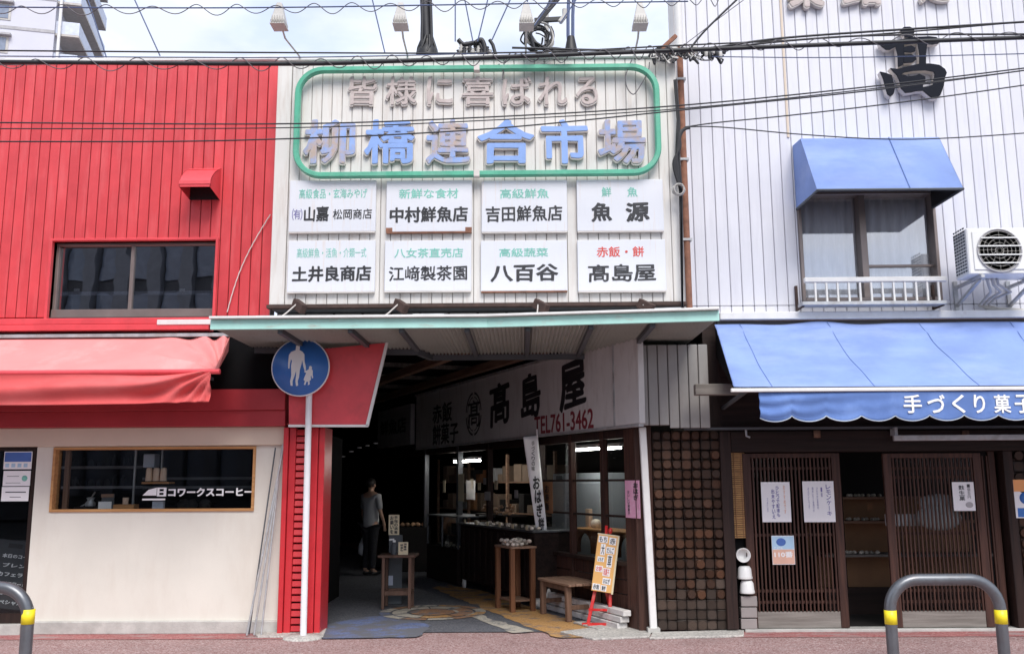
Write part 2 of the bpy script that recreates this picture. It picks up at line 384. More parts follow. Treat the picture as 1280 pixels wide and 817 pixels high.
M['orange_paper'] = mat('orange_board', (.80, .45, .15), rough=.6, var=.05)
M['pink_paper'] = mat('pink_paper', (.80, .40, .58), rough=.6, var=.08, scale=9, dirt=(.85, .62, .72), dirt_amt=.8, dirt_scale=12)
M['dull_carton'] = mat('dull_carton', (.20, .14, .10), rough=.8, rnd=.3)
M['dull_white'] = mat('dull_white_pack', (.30, .30, .31), rough=.6, rnd=.3)
M['kraft'] = mat('kraft_poster', (.30, .15, .07), rough=.7)
M['blue_print'] = mat('blue_print', (.07, .16, .48), rough=.6)
M['sky_print'] = mat('pale_blue_print', (.45, .66, .85), rough=.6)
M['orange_print'] = mat('orange_print', (.85, .38, .14), rough=.6)
M['salmon_print'] = mat('salmon_print', (.82, .50, .38), rough=.6)
M['violet_text'] = mat('violet_ink', (.20, .18, .42), rough=.6)
M['sign_blue'] = mat('retroreflective_blue', (.035, .16, .50), rough=.35, var=.08)
M['sign_white'] = mat('retroreflective_white', (.80, .80, .80), rough=.35, var=.05)
M['pole_white'] = mat('white_pole_paint', (.80, .80, .82), rough=.35, var=.06, scale=6)
M['steel'] = mat('grey_painted_steel', (.15, .16, .175), rough=.32, metal=.55, var=.15, scale=8, dirt=(.13, .12, .12), dirt_amt=.5, dirt_scale=12)
M['yellow'] = mat('yellow_reflective_tape', (.88, .72, .02), rough=.4, var=.06)
M['bright_red'] = mat('red_lacquer', (.62, .02, .02), rough=.3, var=.2, scale=12, dirt=(.5, .25, .2), dirt_amt=.5, dirt_scale=18)
M['sign_grey'] = mat('weathered_white_sign', (.64, .63, .62), rough=.45, var=.10, scale=1.5, dirt=(.40, .37, .35), dirt_amt=.6, dirt_scale=2, dirt_stretch=(5, 5, 1))
M['sign_ink'] = mat('brush_black', (.018, .017, .02), rough=.5)
M['maroon_text'] = mat('maroon_print', (.22, .03, .04), rough=.5)
M['box_panel'] = mat('grey_ribbed_panel', (.30, .29, .28), rough=.55, var=.12, scale=3, dirt=(.25, .22, .2), dirt_amt=.5, dirt_scale=3, dirt_stretch=(6, 6, 1))
M['planks'] = mat('white_painted_plank', (.70, .68, .66), rough=.65, var=.15, scale=6, stretch=(1, 4, 4), dirt=(.34, .28, .24), dirt_amt=.6, dirt_scale=7, rnd=.05)
M['shirt'] = mat('white_cotton', (.36, .37, .39), rough=.9, var=.1, scale=9, bump=.3, bscale=15)
M['trousers'] = mat('dark_trousers', (.02, .02, .025), rough=.9)
M['grey_trousers'] = mat('pale_grey_apron', (.40, .40, .41), rough=.9)
M['skin'] = mat('skin', (.52, .32, .23), rough=.6, var=.08)
M['hair'] = mat('black_hair', (.015, .012, .012), rough=.5)
M['bag'] = mat('white_plastic_bag', (.70, .72, .76), rough=.4)
M['fridge'] = mat('grey_fridge', (.42, .46, .50), rough=.3, var=.05)
M['goods'] = mat('baked_goods', (.50, .30, .18), rough=.5, rnd=.5, var=.3, scale=20)
M['shelf_grey'] = mat('grey_shelf', (.16, .16, .17), rough=.6)
M['goods_wrap'] = mat('wrapped_sweets', (.75, .66, .56), rough=.2, rnd=.3, var=.25, scale=30)
M['table_orange'] = wood('orange_brown_wood', (.22, .10, .05), (.13, .055, .03), axis=2, freq=22, rough=.5)
M['stool_wood'] = wood('brown_stool_wood', (.17, .10, .075), (.10, .06, .045), axis=2, freq=25, rough=.6)
M['cup'] = mat('paper_cup', (.74, .54, .40), rough=.7, rnd=.1)
M['white_plastic'] = mat('white_plastic', (.80, .80, .78), rough=.3, var=.05)
M['tile'] = mat('grey_tile_block', (.30, .27, .26), rough=.6, var=.1)
M['tube_lit'] = mat('lit_fluorescent_tube', (1, 1, 1), emit=(1, .97, .9), estr=26)
M['bld_white'] = mat('apartment_wall', (.60, .60, .66), rough=.8, var=.05, scale=.5)
M['bld_slab'] = mat('apartment_slab', (.44, .43, .44), rough=.8)
M['bld_rail'] = mat('balcony_panel', (.60, .65, .76), rough=.5)
M['bld_under'] = mat('balcony_soffit', (.52, .49, .46), rough=.8)
M['office'] = mat('charcoal_cladding', (.09, .095, .11), rough=.5)
M['office_fin'] = mat('charcoal_fin', (.19, .2, .23), rough=.5)
M['office_glass'] = mat('office_glass', (.22, .26, .34), rough=.1, spec=.8)

def speckle(name, c1, c2, c3, sc_=90, rough=.9, patch=None, patch_scale=1.5, pdir=(1, 1, 1), ppos=.5):
    m = bpy.data.materials.new(name); m.use_nodes = True; nt = m.node_tree; b = nt.nodes['Principled BSDF']; L = nt.links.new
    b.inputs['Roughness'].default_value = rough
    g = nt.nodes.new('ShaderNodeNewGeometry')
    v = _n(nt, 'ShaderNodeTexVoronoi', Scale=sc_); L(g.outputs['Position'], v.inputs['Vector'])
    sp = nt.nodes.new('ShaderNodeSeparateColor'); L(v.outputs['Color'], sp.inputs[0])
    r = nt.nodes.new('ShaderNodeValToRGB'); L(sp.outputs[0], r.inputs['Fac']); r.color_ramp.interpolation = 'LINEAR'
    r.color_ramp.elements[0].color = col4(c1); r.color_ramp.elements[1].color = col4(c3)
    e = r.color_ramp.elements.new(.55); e.color = col4(c2)
    n = _n(nt, 'ShaderNodeTexNoise', Scale=2.0, Detail=8.0); L(g.outputs['Position'], n.inputs['Vector'])
    mr = nt.nodes.new('ShaderNodeMapRange'); mr.inputs['To Min'].default_value = .72; mr.inputs['To Max'].default_value = 1.2; L(n.outputs['Fac'], mr.inputs['Value'])
    hs = nt.nodes.new('ShaderNodeHueSaturation'); L(r.outputs[0], hs.inputs['Color']); L(mr.outputs[0], hs.inputs['Value']); out = hs.outputs[0]
    if patch:
        mp = nt.nodes.new('ShaderNodeMapping'); mp.inputs['Scale'].default_value = pdir; L(g.outputs['Position'], mp.inputs['Vector'])
        n2 = _n(nt, 'ShaderNodeTexNoise', Scale=patch_scale, Detail=10.0, Roughness=.7); L(mp.outputs[0], n2.inputs['Vector'])
        r2 = nt.nodes.new('ShaderNodeValToRGB'); L(n2.outputs['Fac'], r2.inputs['Fac']); r2.color_ramp.elements[0].position = ppos; r2.color_ramp.elements[1].position = ppos + .12
        mm = nt.nodes.new('ShaderNodeMix'); mm.data_type = 'RGBA'; L(r2.outputs[0], mm.inputs['Factor']); L(out, mm.inputs['A']); mm.inputs['B'].default_value = col4(patch); out = mm.outputs['Result']
    L(out, b.inputs['Base Color'])
    bp = nt.nodes.new('ShaderNodeBump'); bp.inputs['Strength'].default_value = .5; bp.inputs['Distance'].default_value = .006; L(v.outputs['Distance'], bp.inputs['Height']); L(bp.outputs[0], b.inputs['Normal'])
    return m
M['pavement'] = speckle('pink_speckled_asphalt', (.20, .10, .095), (.36, .225, .215), (.48, .38, .37), 85, patch=(.27, .19, .18), patch_scale=1.6, ppos=.56)
M['pave_red'] = speckle('red_painted_asphalt', (.26, .075, .075), (.38, .13, .125), (.42, .22, .21), 70, patch=(.33, .24, .235), patch_scale=3, pdir=(.6, 2, 1), ppos=.50)
M['asphalt'] = speckle('grey_asphalt', (.035, .035, .04), (.06, .06, .065), (.10, .10, .11), 60)
M['passage'] = speckle('passage_asphalt', (.055, .06, .072), (.10, .105, .122), (.15, .15, .17), 75)
M['mural_blue'] = speckle('worn_blue_floor_paint', (.08, .11, .24), (.13, .18, .36), (.17, .21, .36), 75, patch=(.12, .125, .145), patch_scale=2.2, ppos=.41)
M['mural_orange'] = speckle('worn_orange_floor_paint', (.36, .19, .06), (.50, .27, .09), (.52, .32, .14), 75, patch=(.12, .12, .13), patch_scale=3.2, ppos=.50)
M['mural_cream'] = speckle('worn_cream_floor_paint', (.36, .33, .28), (.46, .42, .35), (.50, .47, .41), 75, patch=(.12, .125, .14), patch_scale=5, ppos=.50)
M['mural_rust'] = speckle('worn_rust_floor_paint', (.24, .12, .06), (.32, .17, .09), (.36, .22, .13), 75, patch=(.12, .125, .14), patch_scale=5, ppos=.50)
M['apron'] = speckle('pale_worn_concrete', (.32, .31, .29), (.46, .44, .41), (.56, .54, .5), 60)

def ring_wood(name, c_hi, c_lo, v0=.4, v1=2.4):
    m = bpy.data.materials.new(name); m.use_nodes = True; nt = m.node_tree; b = nt.nodes['Principled BSDF']; L = nt.links.new
    b.inputs['Roughness'].default_value = .5; b.inputs['Specular IOR Level'].default_value = .25
    tc = nt.nodes.new('ShaderNodeTexCoord'); oi = nt.nodes.new('ShaderNodeObjectInfo')
    mp = nt.nodes.new('ShaderNodeMapping'); mp.inputs['Scale'].default_value = (1, .0, 1); L(tc.outputs['Object'], mp.inputs['Vector'])
    n = _n(nt, 'ShaderNodeTexNoise', Scale=25.0, Detail=3.0); L(tc.outputs['Object'], n.inputs['Vector'])
    ln = nt.nodes.new('ShaderNodeVectorMath'); ln.operation = 'LENGTH'; L(mp.outputs[0], ln.inputs[0])
    ma = nt.nodes.new('ShaderNodeMath'); ma.operation = 'MULTIPLY_ADD'; ma.inputs[1].default_value = .016; L(n.outputs['Fac'], ma.inputs[0]); L(ln.outputs['Value'], ma.inputs[2])
    si = nt.nodes.new('ShaderNodeMath'); si.operation = 'SINE'; mu = nt.nodes.new('ShaderNodeMath'); mu.operation = 'MULTIPLY'; mu.inputs[1].default_value = 620
    L(ma.outputs[0], mu.inputs[0]); L(mu.outputs[0], si.inputs[0])
    mr = nt.nodes.new('ShaderNodeMapRange'); mr.inputs['From Min'].default_value = -1; L(si.outputs[0], mr.inputs['Value'])
    mx = nt.nodes.new('ShaderNodeMix'); mx.data_type = 'RGBA'; L(mr.outputs[0], mx.inputs['Factor']); mx.inputs['A'].default_value = col4(c_lo); mx.inputs['B'].default_value = col4(c_hi)
    hs = nt.nodes.new('ShaderNodeHueSaturation'); 
    md = nt.nodes.new('ShaderNodeMapRange'); md.inputs['From Min'].default_value = .040; md.inputs['From Max'].default_value = .050; md.inputs['To Min'].default_value = 1; md.inputs['To Max'].default_value = 0; md.clamp = True
    L(ln.outputs['Value'], md.inputs['Value']); mk = nt.nodes.new('ShaderNodeMix'); mk.data_type = 'RGBA'; L(md.outputs[0], mk.inputs['Factor']); mk.inputs['A'].default_value = col4(tuple(c * .8 for c in c_lo)); L(mx.outputs['Result'], mk.inputs['B'])
    L(mk.outputs['Result'], hs.inputs['Color'])
    pw = nt.nodes.new('ShaderNodeMath'); pw.operation = 'POWER'; pw.inputs[1].default_value = 2.4; L(oi.outputs['Random'], pw.inputs[0])
    m2 = nt.nodes.new('ShaderNodeMapRange'); m2.inputs['To Min'].default_value = v0; m2.inputs['To Max'].default_value = v1; L(pw.outputs[0], m2.inputs['Value']); L(m2.outputs[0], hs.inputs['Value'])
    L(hs.outputs[0], b.inputs['Base Color']); return m
M['end_grain'] = ring_wood('dark_end_grain', (.10, .044, .022), (.028, .014, .009), .55, 1.5)
M['end_grain_grey'] = ring_wood('weathered_end_grain', (.075, .05, .037), (.034, .024, .019), .7, 1.4)
# ------------------------------------------------------------------ ground
def sheet(name, pts, z, m):
    b = MB(); b.quad(*[(p[0], p[1], z) for p in pts]); o = b.build(name, m); tag(o, kind='structure'); return o
def slab(name, x0, x1, y0, y1, z0, z1, m):
    b = MB(); b.box(x0, x1, y0, y1, z0, z1); return tag(b.build(name, m), kind='structure')
sheet('pavement', [(-60, -4.6), (60, -4.6), (60, 60), (-60, 60)], 0, M['pavement'])
sheet('road', [(-400, -400), (400, -400), (400, -4.75), (-400, -4.75)], -.12, M['asphalt'])
sheet('far_ground', [(-400, 60), (400, 60), (400, 400), (-400, 400)], -.01, M['asphalt'])
slab('kerb', -60, 60, -4.75, -4.6, -.13, .012, M['concrete'])
YL = -.10                                              # building line on the ground
def gxy(px, py): p = G(px, py); return (p.x, p.y)
xl = hit(400, 790, 0)[0]; xr = hit(808, 790, 0)[0]
sheet('red_pavement_strip', [(-9, -.30), (xl - .1, -.34), (xl - .1, .1), (-9, .1)], .004, M['pave_red'])
b = MB(); b.quad((xr - .02, -.36, .004), (9, -.40, .004), (9, .15, .004), (xr - .02, .15, .004)); tag(b.build('red_pavement_strip', M['pave_red']), kind='structure')

# passage frame: local x runs along the right-hand shop wall towards the street, -y faces the passage
cx, _ = hit(806, 790, 0)
CORN = Vector((cx, 0, 0))
dv = ray(127, 600); dv.z = 0; dv.normalize()
xa = -dv; ya = Vector((0, 0, 1)).cross(xa)
FP = Matrix((xa, ya, Vector((0, 0, 1)))).transposed().to_4x4(); FP.translation = CORN
def rotF(v): return FP @ Vector(v)
L0 = Vector((hit(404, 790, 0)[0], 0, 0))               # left corner of the passage
FL = FP.copy(); FL.translation = L0

# passage floor with its painted mural
b = MB(); b.quad((L0.x - 7, .0, .008), (CORN.x, .0, .008), tuple(rotF((-19, .4, .008))), (L0.x - 12, 17, .008))
tag(b.build('passage_floor', M['passage']), kind='structure')
def poly_sheet(name, pix, z, m, part=False):
    rj = random.Random(len(name)); P_ = [G(x, y) for x, y in pix]; pts = []
    for i, p in enumerate(P_):
        q = P_[(i + 1) % len(P_)]; n = max(2, int((q - p).length / .12)); nn = Vector((-(q - p).y, (q - p).x, 0)).normalized()
        for k in range(n): pts.append(p.lerp(q, k / n) + nn * rj.uniform(-.035, .035) * (k > 0))
    b = MB(); b.quad(*[(p.x, p.y, z) for p in pts]); return tag(b.build(name, m), kind='structure')
poly_sheet('blue_floor_paint', [(404, 799), (520, 797), (540, 782), (500, 768), (452, 772), (398, 783)], .012, M['mural_blue'])
poly_sheet('orange_floor_stripe', [(775, 796), (700, 798), (655, 783), (592, 756), (540, 735), (560, 731), (612, 741), (680, 765), (740, 783)], .012, M['mural_orange'])
poly_sheet('cream_floor_stripe', [(640, 792), (600, 776), (560, 762), (575, 760), (622, 777), (668, 790)], .013, M['mural_cream'])
cc = G(541, 766)
b = MB()
mural_colours = ['mural_cream', 'mural_rust', 'mural_orange', 'mural_cream', 'mural_rust', 'mural_cream', 'mural_blue', 'mural_cream', 'mural_rust']
def ring(r0, r1, a0, a1, z, m, name='mural_tile'):
    n = 10; o = [(cc.x + r1 * math.cos(a0 + (a1 - a0) * i / n), cc.y + r1 * math.sin(a0 + (a1 - a0) * i / n), z) for i in range(n + 1)]
    q = [(cc.x + r0 * math.cos(a0 + (a1 - a0) * i / n), cc.y + r0 * math.sin(a0 + (a1 - a0) * i / n), z) for i in range(n, -1, -1)]
    bb = MB(); bb.quad(*(o + q)); return tag(bb.build(name, M[m]), kind='structure')
for i in range(12): ring(.50, .62, i * pi / 6, i * pi / 6 + pi / 6 - .03, .016, mural_colours[i % 9])
for i in range(7): ring(.30, .47, i * 2 * pi / 7, (i + 1) * 2 * pi / 7 - .05, .016, mural_colours[(i * 2 + 1) % 9])
ring(.0, .27, 0, 2 * pi - .001, .016, 'mural_rust')
# pale concrete lip where the passage meets the pavement
def lip(pix, h):
    n = len(pix); pts = [G(x, y) for x, y in pix]
    bb = MB(); vs = [(p.x, p.y, .0) for p in pts] + [(p.x, p.y, h) for p in pts]
    bb.add(vs, [tuple(range(n, 2 * n)), tuple(range(n - 1, -1, -1))] + [(i, (i + 1) % n, (i + 1) % n + n, i + n) for i in range(n)])
    return tag(bb.build('concrete_lip', M['apron'], bevel=.004), kind='structure')
lip([(700, 791), (742, 800), (812, 797), (816, 788), (760, 783)], .02)
lip([(816, 792), (812, 799), (930, 796), (930, 789)], .022)
lip([(314, 790), (322, 797), (404, 797), (408, 787), (350, 785)], .02)
b = MB(); b.box(hit(930, 790)[0], 9, -.07, .12, 0, .03); tag(b.build('stone_sill', M['concrete'], bevel=.005), kind='structure')

# dark enclosure of the passage and the shops behind: ceiling, end and side walls
CEIL = 3.22
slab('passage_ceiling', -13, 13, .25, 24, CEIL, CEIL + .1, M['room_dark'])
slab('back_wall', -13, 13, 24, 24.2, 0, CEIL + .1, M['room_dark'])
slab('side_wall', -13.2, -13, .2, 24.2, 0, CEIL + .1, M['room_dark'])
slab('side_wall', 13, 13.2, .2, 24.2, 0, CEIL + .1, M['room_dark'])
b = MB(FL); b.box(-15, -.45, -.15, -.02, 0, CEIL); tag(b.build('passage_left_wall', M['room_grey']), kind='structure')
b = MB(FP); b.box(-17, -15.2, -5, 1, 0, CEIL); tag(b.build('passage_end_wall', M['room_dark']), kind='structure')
slab('shop_floor', CORN.x + .1, 9, .1, 5, .0, .03, M['room_grey'])
# divider between the two shops of the right-hand building
b = MB(); b.box(hit(905, 700)[0], 9, 2.6, 2.7, 0, CEIL); tag(b.build('shop_back_wall', M['room_grey']), kind='structure')
b = MB(); b.box(hit(905, 700)[0] - .05, hit(905, 700)[0] + .02, .15, 2.6, 0, CEIL); tag(b.build('shop_side_wall', M['room_grey']), kind='structure')

# ------------------------------------------------------------------ wall panels
def strips(parent, name, xa_, xb_, pitch, z0, z1, y, m, holes=(), gap=.008, depth=.03, x_start=None):
    n = int(round((xb_ - xa_) / pitch)); p = (xb_ - xa_) / n
    for i in range(n):
        a = xa_ + i * p + gap / 2; c = xa_ + (i + 1) * p - gap / 2
        segs = [(a, c, z0, z1)]
        for h in holes:
            out = []
            for s in segs:
                if s[1] <= h[0] or s[0] >= h[1] or s[3] <= h[2] or s[2] >= h[3]: out.append(s); continue
                if s[3] > h[3]: out.append((s[0], s[1], h[3], s[3]))
                if s[2] < h[2]: out.append((s[0], s[1], s[2], h[2]))
                zz0, zz1 = max(s[2], h[2]), min(s[3], h[3])
                if s[0] < h[0] - .012: out.append((s[0], h[0], zz0, zz1))
                if s[1] > h[1] + .012: out.append((h[1], s[1], zz0, zz1))
            segs = out
        for s in segs:
            if s[3] - s[2] > .01: piece(name, parent, s[0], s[1], y, y + depth, s[2], s[3], m, .006)

# ================================================================== RED BUILDING
XA = -8.2
xr_red = hit(343, 235)[0]; z_top = hit(150, 80)[1]; z_bot = hit(150, 396)[1]
red = thing('red_building', 'red building on the left with vertical metal cladding above a cream coffee shop', 'building', (-5, 0, 0))
wx0, wz0, wx1, wz1 = RC(63, 301, 268, 395)
strips(red, 'wall_panel', XA, xr_red, .1155, z_bot, z_top, 0, M['red_panel'], holes=[(wx0, wx1, wz0, wz1)])
b = MB()
def wall_with_hole(b, x0, x1, y0, y1, z0, z1, h):
    b.box(x0, h[0], y0, y1, z0, z1); b.box(h[1], x1, y0, y1, z0, z1)
    b.box(h[0], h[1], y0, y1, h[3], z1); b.box(h[0], h[1], y0, y1, z0, h[2])
wall_with_hole(b, XA, xr_red - .004, .032, .2, z_bot, z_top, (wx0, wx1, wz0, wz1)); 
b.build('backing_wall', M['gap'], red)
b = MB(); b.box(XA, xr_red, -.02, 4.1, z_top + .02, z_top + .07); b.build('roof_edge', M['white_metal'], red, bevel=.01)
b = MB(); b.box(XA, xr_red + .1, .02, 4.08, z_top + .0, z_top + .02); b.build('roof', M['galv'], red)
# window, recessed
wf = MB(); t = .03
wf.box(wx0 - t, wx0, -.022, .16, wz0 - t, wz1 + t); wf.box(wx1, wx1 + t, -.022, .16, wz0 - t, wz1 + t); wf.box(wx0, wx1, -.022, .16, wz1, wz1 + t)
wtrim = wf.build('window_surround', M['red_trim'], red, bevel=.004)
win = thing('window', None, None, ((wx0 + wx1) / 2, .1, wz0)); del_ = win
win.parent = red; win.matrix_local = WM[red.name].inverted() @ WM[win.name]
xm = hit(165, 348, .1)[0]
fr = MB(); f = .035
fr.box(wx0, wx1, .08, .15, wz1 - f, wz1); fr.box(wx0, wx1, .06, .15, wz0, wz0 + .09); fr.box(wx0, wx0 + f, .08, .15, wz0 + .09, wz1 - f); fr.box(wx1 - f, wx1, .08, .15, wz0 + .09, wz1 - f); fr.box(xm - .018, xm + .018, .075, .15, wz0 + .09, wz1 - f)
fr.build('frame', M['alu'], win, bevel=.004)
for a, c, yy in ((wx0 + f, xm, .125), (xm, wx1 - f, .105)):
    b = MB(); b.box(a, c, yy, yy + .006, wz0 + .09, wz1 - f); b.build('pane', M['glass_dark'], win)
zb = hit(150, 367, .2)[1]
b = MB(); b.box(wx0 + f, wx1 - f, .17, .19, zb - .02, zb + .02); b.build('inner_bar', M['bld_rail'], win)  # pale blue bar just behind the panes
for px in (96, 228):
    x, z = hit(px, 363, .16); b = MB(); b.box(x - .03, x + .03, .155, .158, z - .012, z + .02); b.build('sticker', M['paper'], win)
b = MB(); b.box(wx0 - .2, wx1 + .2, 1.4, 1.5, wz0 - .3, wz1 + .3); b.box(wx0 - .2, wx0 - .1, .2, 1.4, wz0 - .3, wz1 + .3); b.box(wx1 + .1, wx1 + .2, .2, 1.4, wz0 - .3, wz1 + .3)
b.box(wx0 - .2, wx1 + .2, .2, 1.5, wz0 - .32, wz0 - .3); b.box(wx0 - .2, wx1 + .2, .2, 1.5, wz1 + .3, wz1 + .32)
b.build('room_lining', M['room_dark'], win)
# stepped red ledge under the cladding, ends at the canopy
xe = hit(262, 405, -.1)[0]; zl1 = hit(150, 397, -.1)[1]; zl0 = hit(150, 413, -.1)[1]; zm = (zl0 + zl1) / 2
b = MB(); b.box(XA, xe, -.10, .03, zm, zl1); b.box(XA, xe, -.13, .03, zl0, zm - .006); b.build('ledge', M['red_trim'], red, bevel=.006)
b = MB(); z = hit(230, 402, -.14)[1]; b.box(hit(198, 400, -.1)[0], xe + .12, -.14, -.101, z - .03, z + .025); b.build('white_flashing', M['white_metal'], red, bevel=.004)
# deep red beam (two steps) above the shopfront
xe2 = hit(357, 500, -.12)[0]
zb2, zb1, zb0 = hit(200, 487, -.12)[1], hit(200, 513, -.12)[1], hit(200, 533, -.1)[1]
b = MB(); b.box(XA, xe2, -.14, .1, zb1, zb2); b.box(XA, xe2 - .003, -.10, .1, zb0, zb1); b.build('fascia_beam', M['red_beam'], red, bevel=.004)
b = MB(); b.box(XA, xe2, .12, .2, zb2, zl0); b.build('shaded_wall', M['room_dark'], red)  # near-black colour stands in for the shade under the awning
# cream shopfront
CY = .04
zw1 = hit(200, 557, CY)[1]; xw = hit(353, 660, CY)[0]
b = MB(); b.box(XA, xw, CY - .05, .2, zw1, zb0); b.build('cream_band', M['cream_band'], red, bevel=.006)
cw = RC(65, 558, 319, 639, CY)
dr = RC(-60, 560, 38, 787, CY); zbase = hit(200, 775, CY)[1]
b = MB()
b.box(dr[2], cw[0], CY, .2, zbase, zw1); b.box(cw[2], xw, CY, .2, zbase, zw1); b.box(cw[0], cw[2], CY, .2, cw[3], zw1); b.box(cw[0], cw[2], CY, .2, zbase, cw[1])
b.build('rendered_wall', M['cream'], red)
b = MB(); b.box(dr[2], xw + .02, CY - .05, .2, 0, zbase); b.build('concrete_base', M['concrete'], red, bevel=.008)
cwin = thing('shop_window', None, None, ((cw[0] + cw[2]) / 2, CY, cw[1])); cwin.parent = red; cwin.matrix_local = WM[red.name].inverted() @ WM[cwin.name]
t = .028; b = MB()
b.box(cw[0], cw[2], CY - .02, .16, cw[3] - t, cw[3]); b.box(cw[0], cw[2], CY - .02, .16, cw[1], cw[1] + t); b.box(cw[0], cw[0] + t, CY - .02, .16, cw[1] + t, cw[3] - t); b.box(cw[2] - t, cw[2], CY - .02, .16, cw[1] + t, cw[3] - t)
b.build('frame', M['oak'], cwin, bevel=.003)
b = MB(); b.box(cw[0] + .08, cw[0] + .13, .13, .17, cw[1] + t, cw[3] - t); b.build('inner_post', M['bench_leg'], cwin)
b = MB(); b.box(cw[0] + t, cw[2] - t, .10, .106, cw[1] + t, cw[3] - t); b.build('pane', M['glass_shop'], cwin)
# lettering on the glass
lx0, lz0, lx1, lz1 = RC(210, 609, 316, 620, .09)
b = MB(); add_text(b, 'コワークスコーヒー', lx0, lz0, lx1, lz1, .098, .002, .045); b.build('window_lettering', M['paper'], cwin)
g = RC(178, 609, 209, 620, .09); b = MB(); h = g[3] - g[1]
b.prism([(g[0], g[1] + h * .1), (g[2] - .115, g[1] + h * .1), (g[2] - .115, g[3]), (g[0] + .06, g[3] - h * .25)], .096, .098)
for k in range(2):
    zc = g[1] + h * (.25 + .4 * k)
b.box(g[2] - .11, g[2] - .085, .096, .098, g[1], g[3]); b.box(g[2] - .04, g[2] - .012, .096, .098, g[1], g[3])
for k in (0, .42, .84): b.box(g[2] - .085, g[2] - .04, .096, .098, g[1] + h * k, g[1] + h * (k + .16))
b.box(g[0], g[2] - .02, .096, .098, g[1] - .04, g[1] - .022); b.build('window_logo', M['paper'], cwin)
# coffee shop interior
b = MB(); X0, X1 = XA + .1, xw - .02
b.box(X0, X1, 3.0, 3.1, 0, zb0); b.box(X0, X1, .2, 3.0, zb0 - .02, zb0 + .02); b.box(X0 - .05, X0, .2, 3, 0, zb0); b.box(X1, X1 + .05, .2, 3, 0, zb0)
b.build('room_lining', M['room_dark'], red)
b = MB(); b.box(dr[2], X1, .2, .62, cw[1] - .04, cw[1] - .001); b.build('counter', M['oak'], red)
for k, (pa, pb, py) in enumerate(((76, 178, 584), (76, 178, 609), (178, 316, 598), (178, 316, 609))):
    xa1, z = hit(pa, py, 1.2); xb1 = hit(pb, py, 1.2)[0]
    b = MB(); b.box(xa1, xb1, 1.2, 1.5, z - .015, z + .015); b.build('shelf', M['shelf_grey'], red)

# door at far left edge
door = thing('glass_door', None, None, (dr[0], CY, .1)); door.parent = red; door.matrix_local = WM[red.name].inverted() @ WM[door.name]
b = MB(); b.box(dr[0], dr[2] - .02, .1, .106, .12, zw1 - .02); b.build('pane', M['glass_shop'], door)
b = MB(); b.box(dr[2] - .06, dr[2] - .001, .07, .13, .1, zw1 - .001); b.box(dr[0], dr[2] - .06, .07, .13, zw1 - .04, zw1 - .002); b.box(dr[0], dr[2] - .06, .07, .13, .1, .2); b.build('frame', M['dark_wood'], door)
b = MB(); b.box(XA, dr[2], -.03, .2, 0, .1); b.build('door_step', M['concrete'], red)

# ================================================================== MARKET SIGN WALL (box standing proud over the passage)
SY = -.35
sx0 = hit(342, 232, SY)[0]; sx1 = hit(850, 228, SY)[0]; sz1 = hit(600, 75, SY)[1]; sz0 = hit(600, 379, SY)[1]
market = thing('market_sign_wall', 'cream ribbed sign wall projecting above the market passage', 'sign wall', ((sx0 + sx1) / 2, SY, sz0))
strips(market, 'wall_panel', sx0 + .16, sx1, .1085, sz0, sz1, SY, M['white_panel'], gap=.005, depth=.025)
piece('edge_panel', market, sx0, sx0 + .155, SY - .006, SY + .03, sz0, sz1, M['white_panel'], .006)
b = MB(); b.box(sx0 + .003, sx1 - .003, SY + .027, SY + .06, sz0 + .003, sz1 - .003); b.build('backing_board', M['cream_gap'], market)
b = MB(); b.box(sx0 + .002, sx0 + .03, SY + .06, .3, sz0, sz1); b.box(sx1 - .03, sx1 - .002, SY + .06, .3, sz0, sz1); b.box(sx0, sx1, SY + .06, .3, sz1 - .03, sz1); b.build('side_cheek', M['white_panel'], market)
b = MB(); b.box(sx0 - .01, sx1 + .01, SY - .03, SY + .12, sz1 + .002, sz1 + .05); b.build('top_flashing', M['white_metal'], market, bevel=.008)
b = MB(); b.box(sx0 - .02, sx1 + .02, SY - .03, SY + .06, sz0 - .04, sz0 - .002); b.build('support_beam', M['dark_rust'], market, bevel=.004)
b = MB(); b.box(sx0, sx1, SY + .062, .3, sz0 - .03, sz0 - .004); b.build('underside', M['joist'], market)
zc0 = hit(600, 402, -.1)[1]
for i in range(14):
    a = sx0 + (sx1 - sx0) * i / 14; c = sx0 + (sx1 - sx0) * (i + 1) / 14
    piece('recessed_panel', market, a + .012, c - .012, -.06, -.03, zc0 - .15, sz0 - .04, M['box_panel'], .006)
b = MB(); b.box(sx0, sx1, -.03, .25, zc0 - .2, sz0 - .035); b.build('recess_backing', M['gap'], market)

# green tube frame
fx0, fz0, fx1, fz1 = RC(371, 85, 822, 217, SY - .1)
gt = thing('green_tube_frame', 'green rounded tube frame around the big blue market lettering', 'sign frame', ((fx0 + fx1) / 2, SY - .1, fz0))
r = .27
def rr(cx_, cz_, a0): return [(cx_ + r * math.cos(a0 + i * pi / 16), SY - .085, cz_ + r * math.sin(a0 + i * pi / 16)) for i in range(9)]
def flat_tube(pts, w, d):
    b = MB(); n = len(pts); vs = []
    for i, p in enumerate(pts):
        p = Vector(p); t = (Vector(pts[min(i + 1, n - 1)]) - Vector(pts[max(i - 1, 0)])).normalized(); nn = Vector((t.z, 0, -t.x))
        for (u, v) in ((-.5, -.5), (-.32, -1), (.32, -1), (.5, -.5), (.5, .6), (-.5, .6)): vs.append(p + nn * w * u + Vector((0, d * v * .5, 0)))
    b.add(vs, [(i * 6 + k, i * 6 + (k + 1) % 6, (i + 1) * 6 + (k + 1) % 6, (i + 1) * 6 + k) for i in range(n - 1) for k in range(6)])
    b.add(vs[:6], [(5, 4, 3, 2, 1, 0)]); b.add(vs[-6:], [(0, 1, 2, 3, 4, 5)]); return b
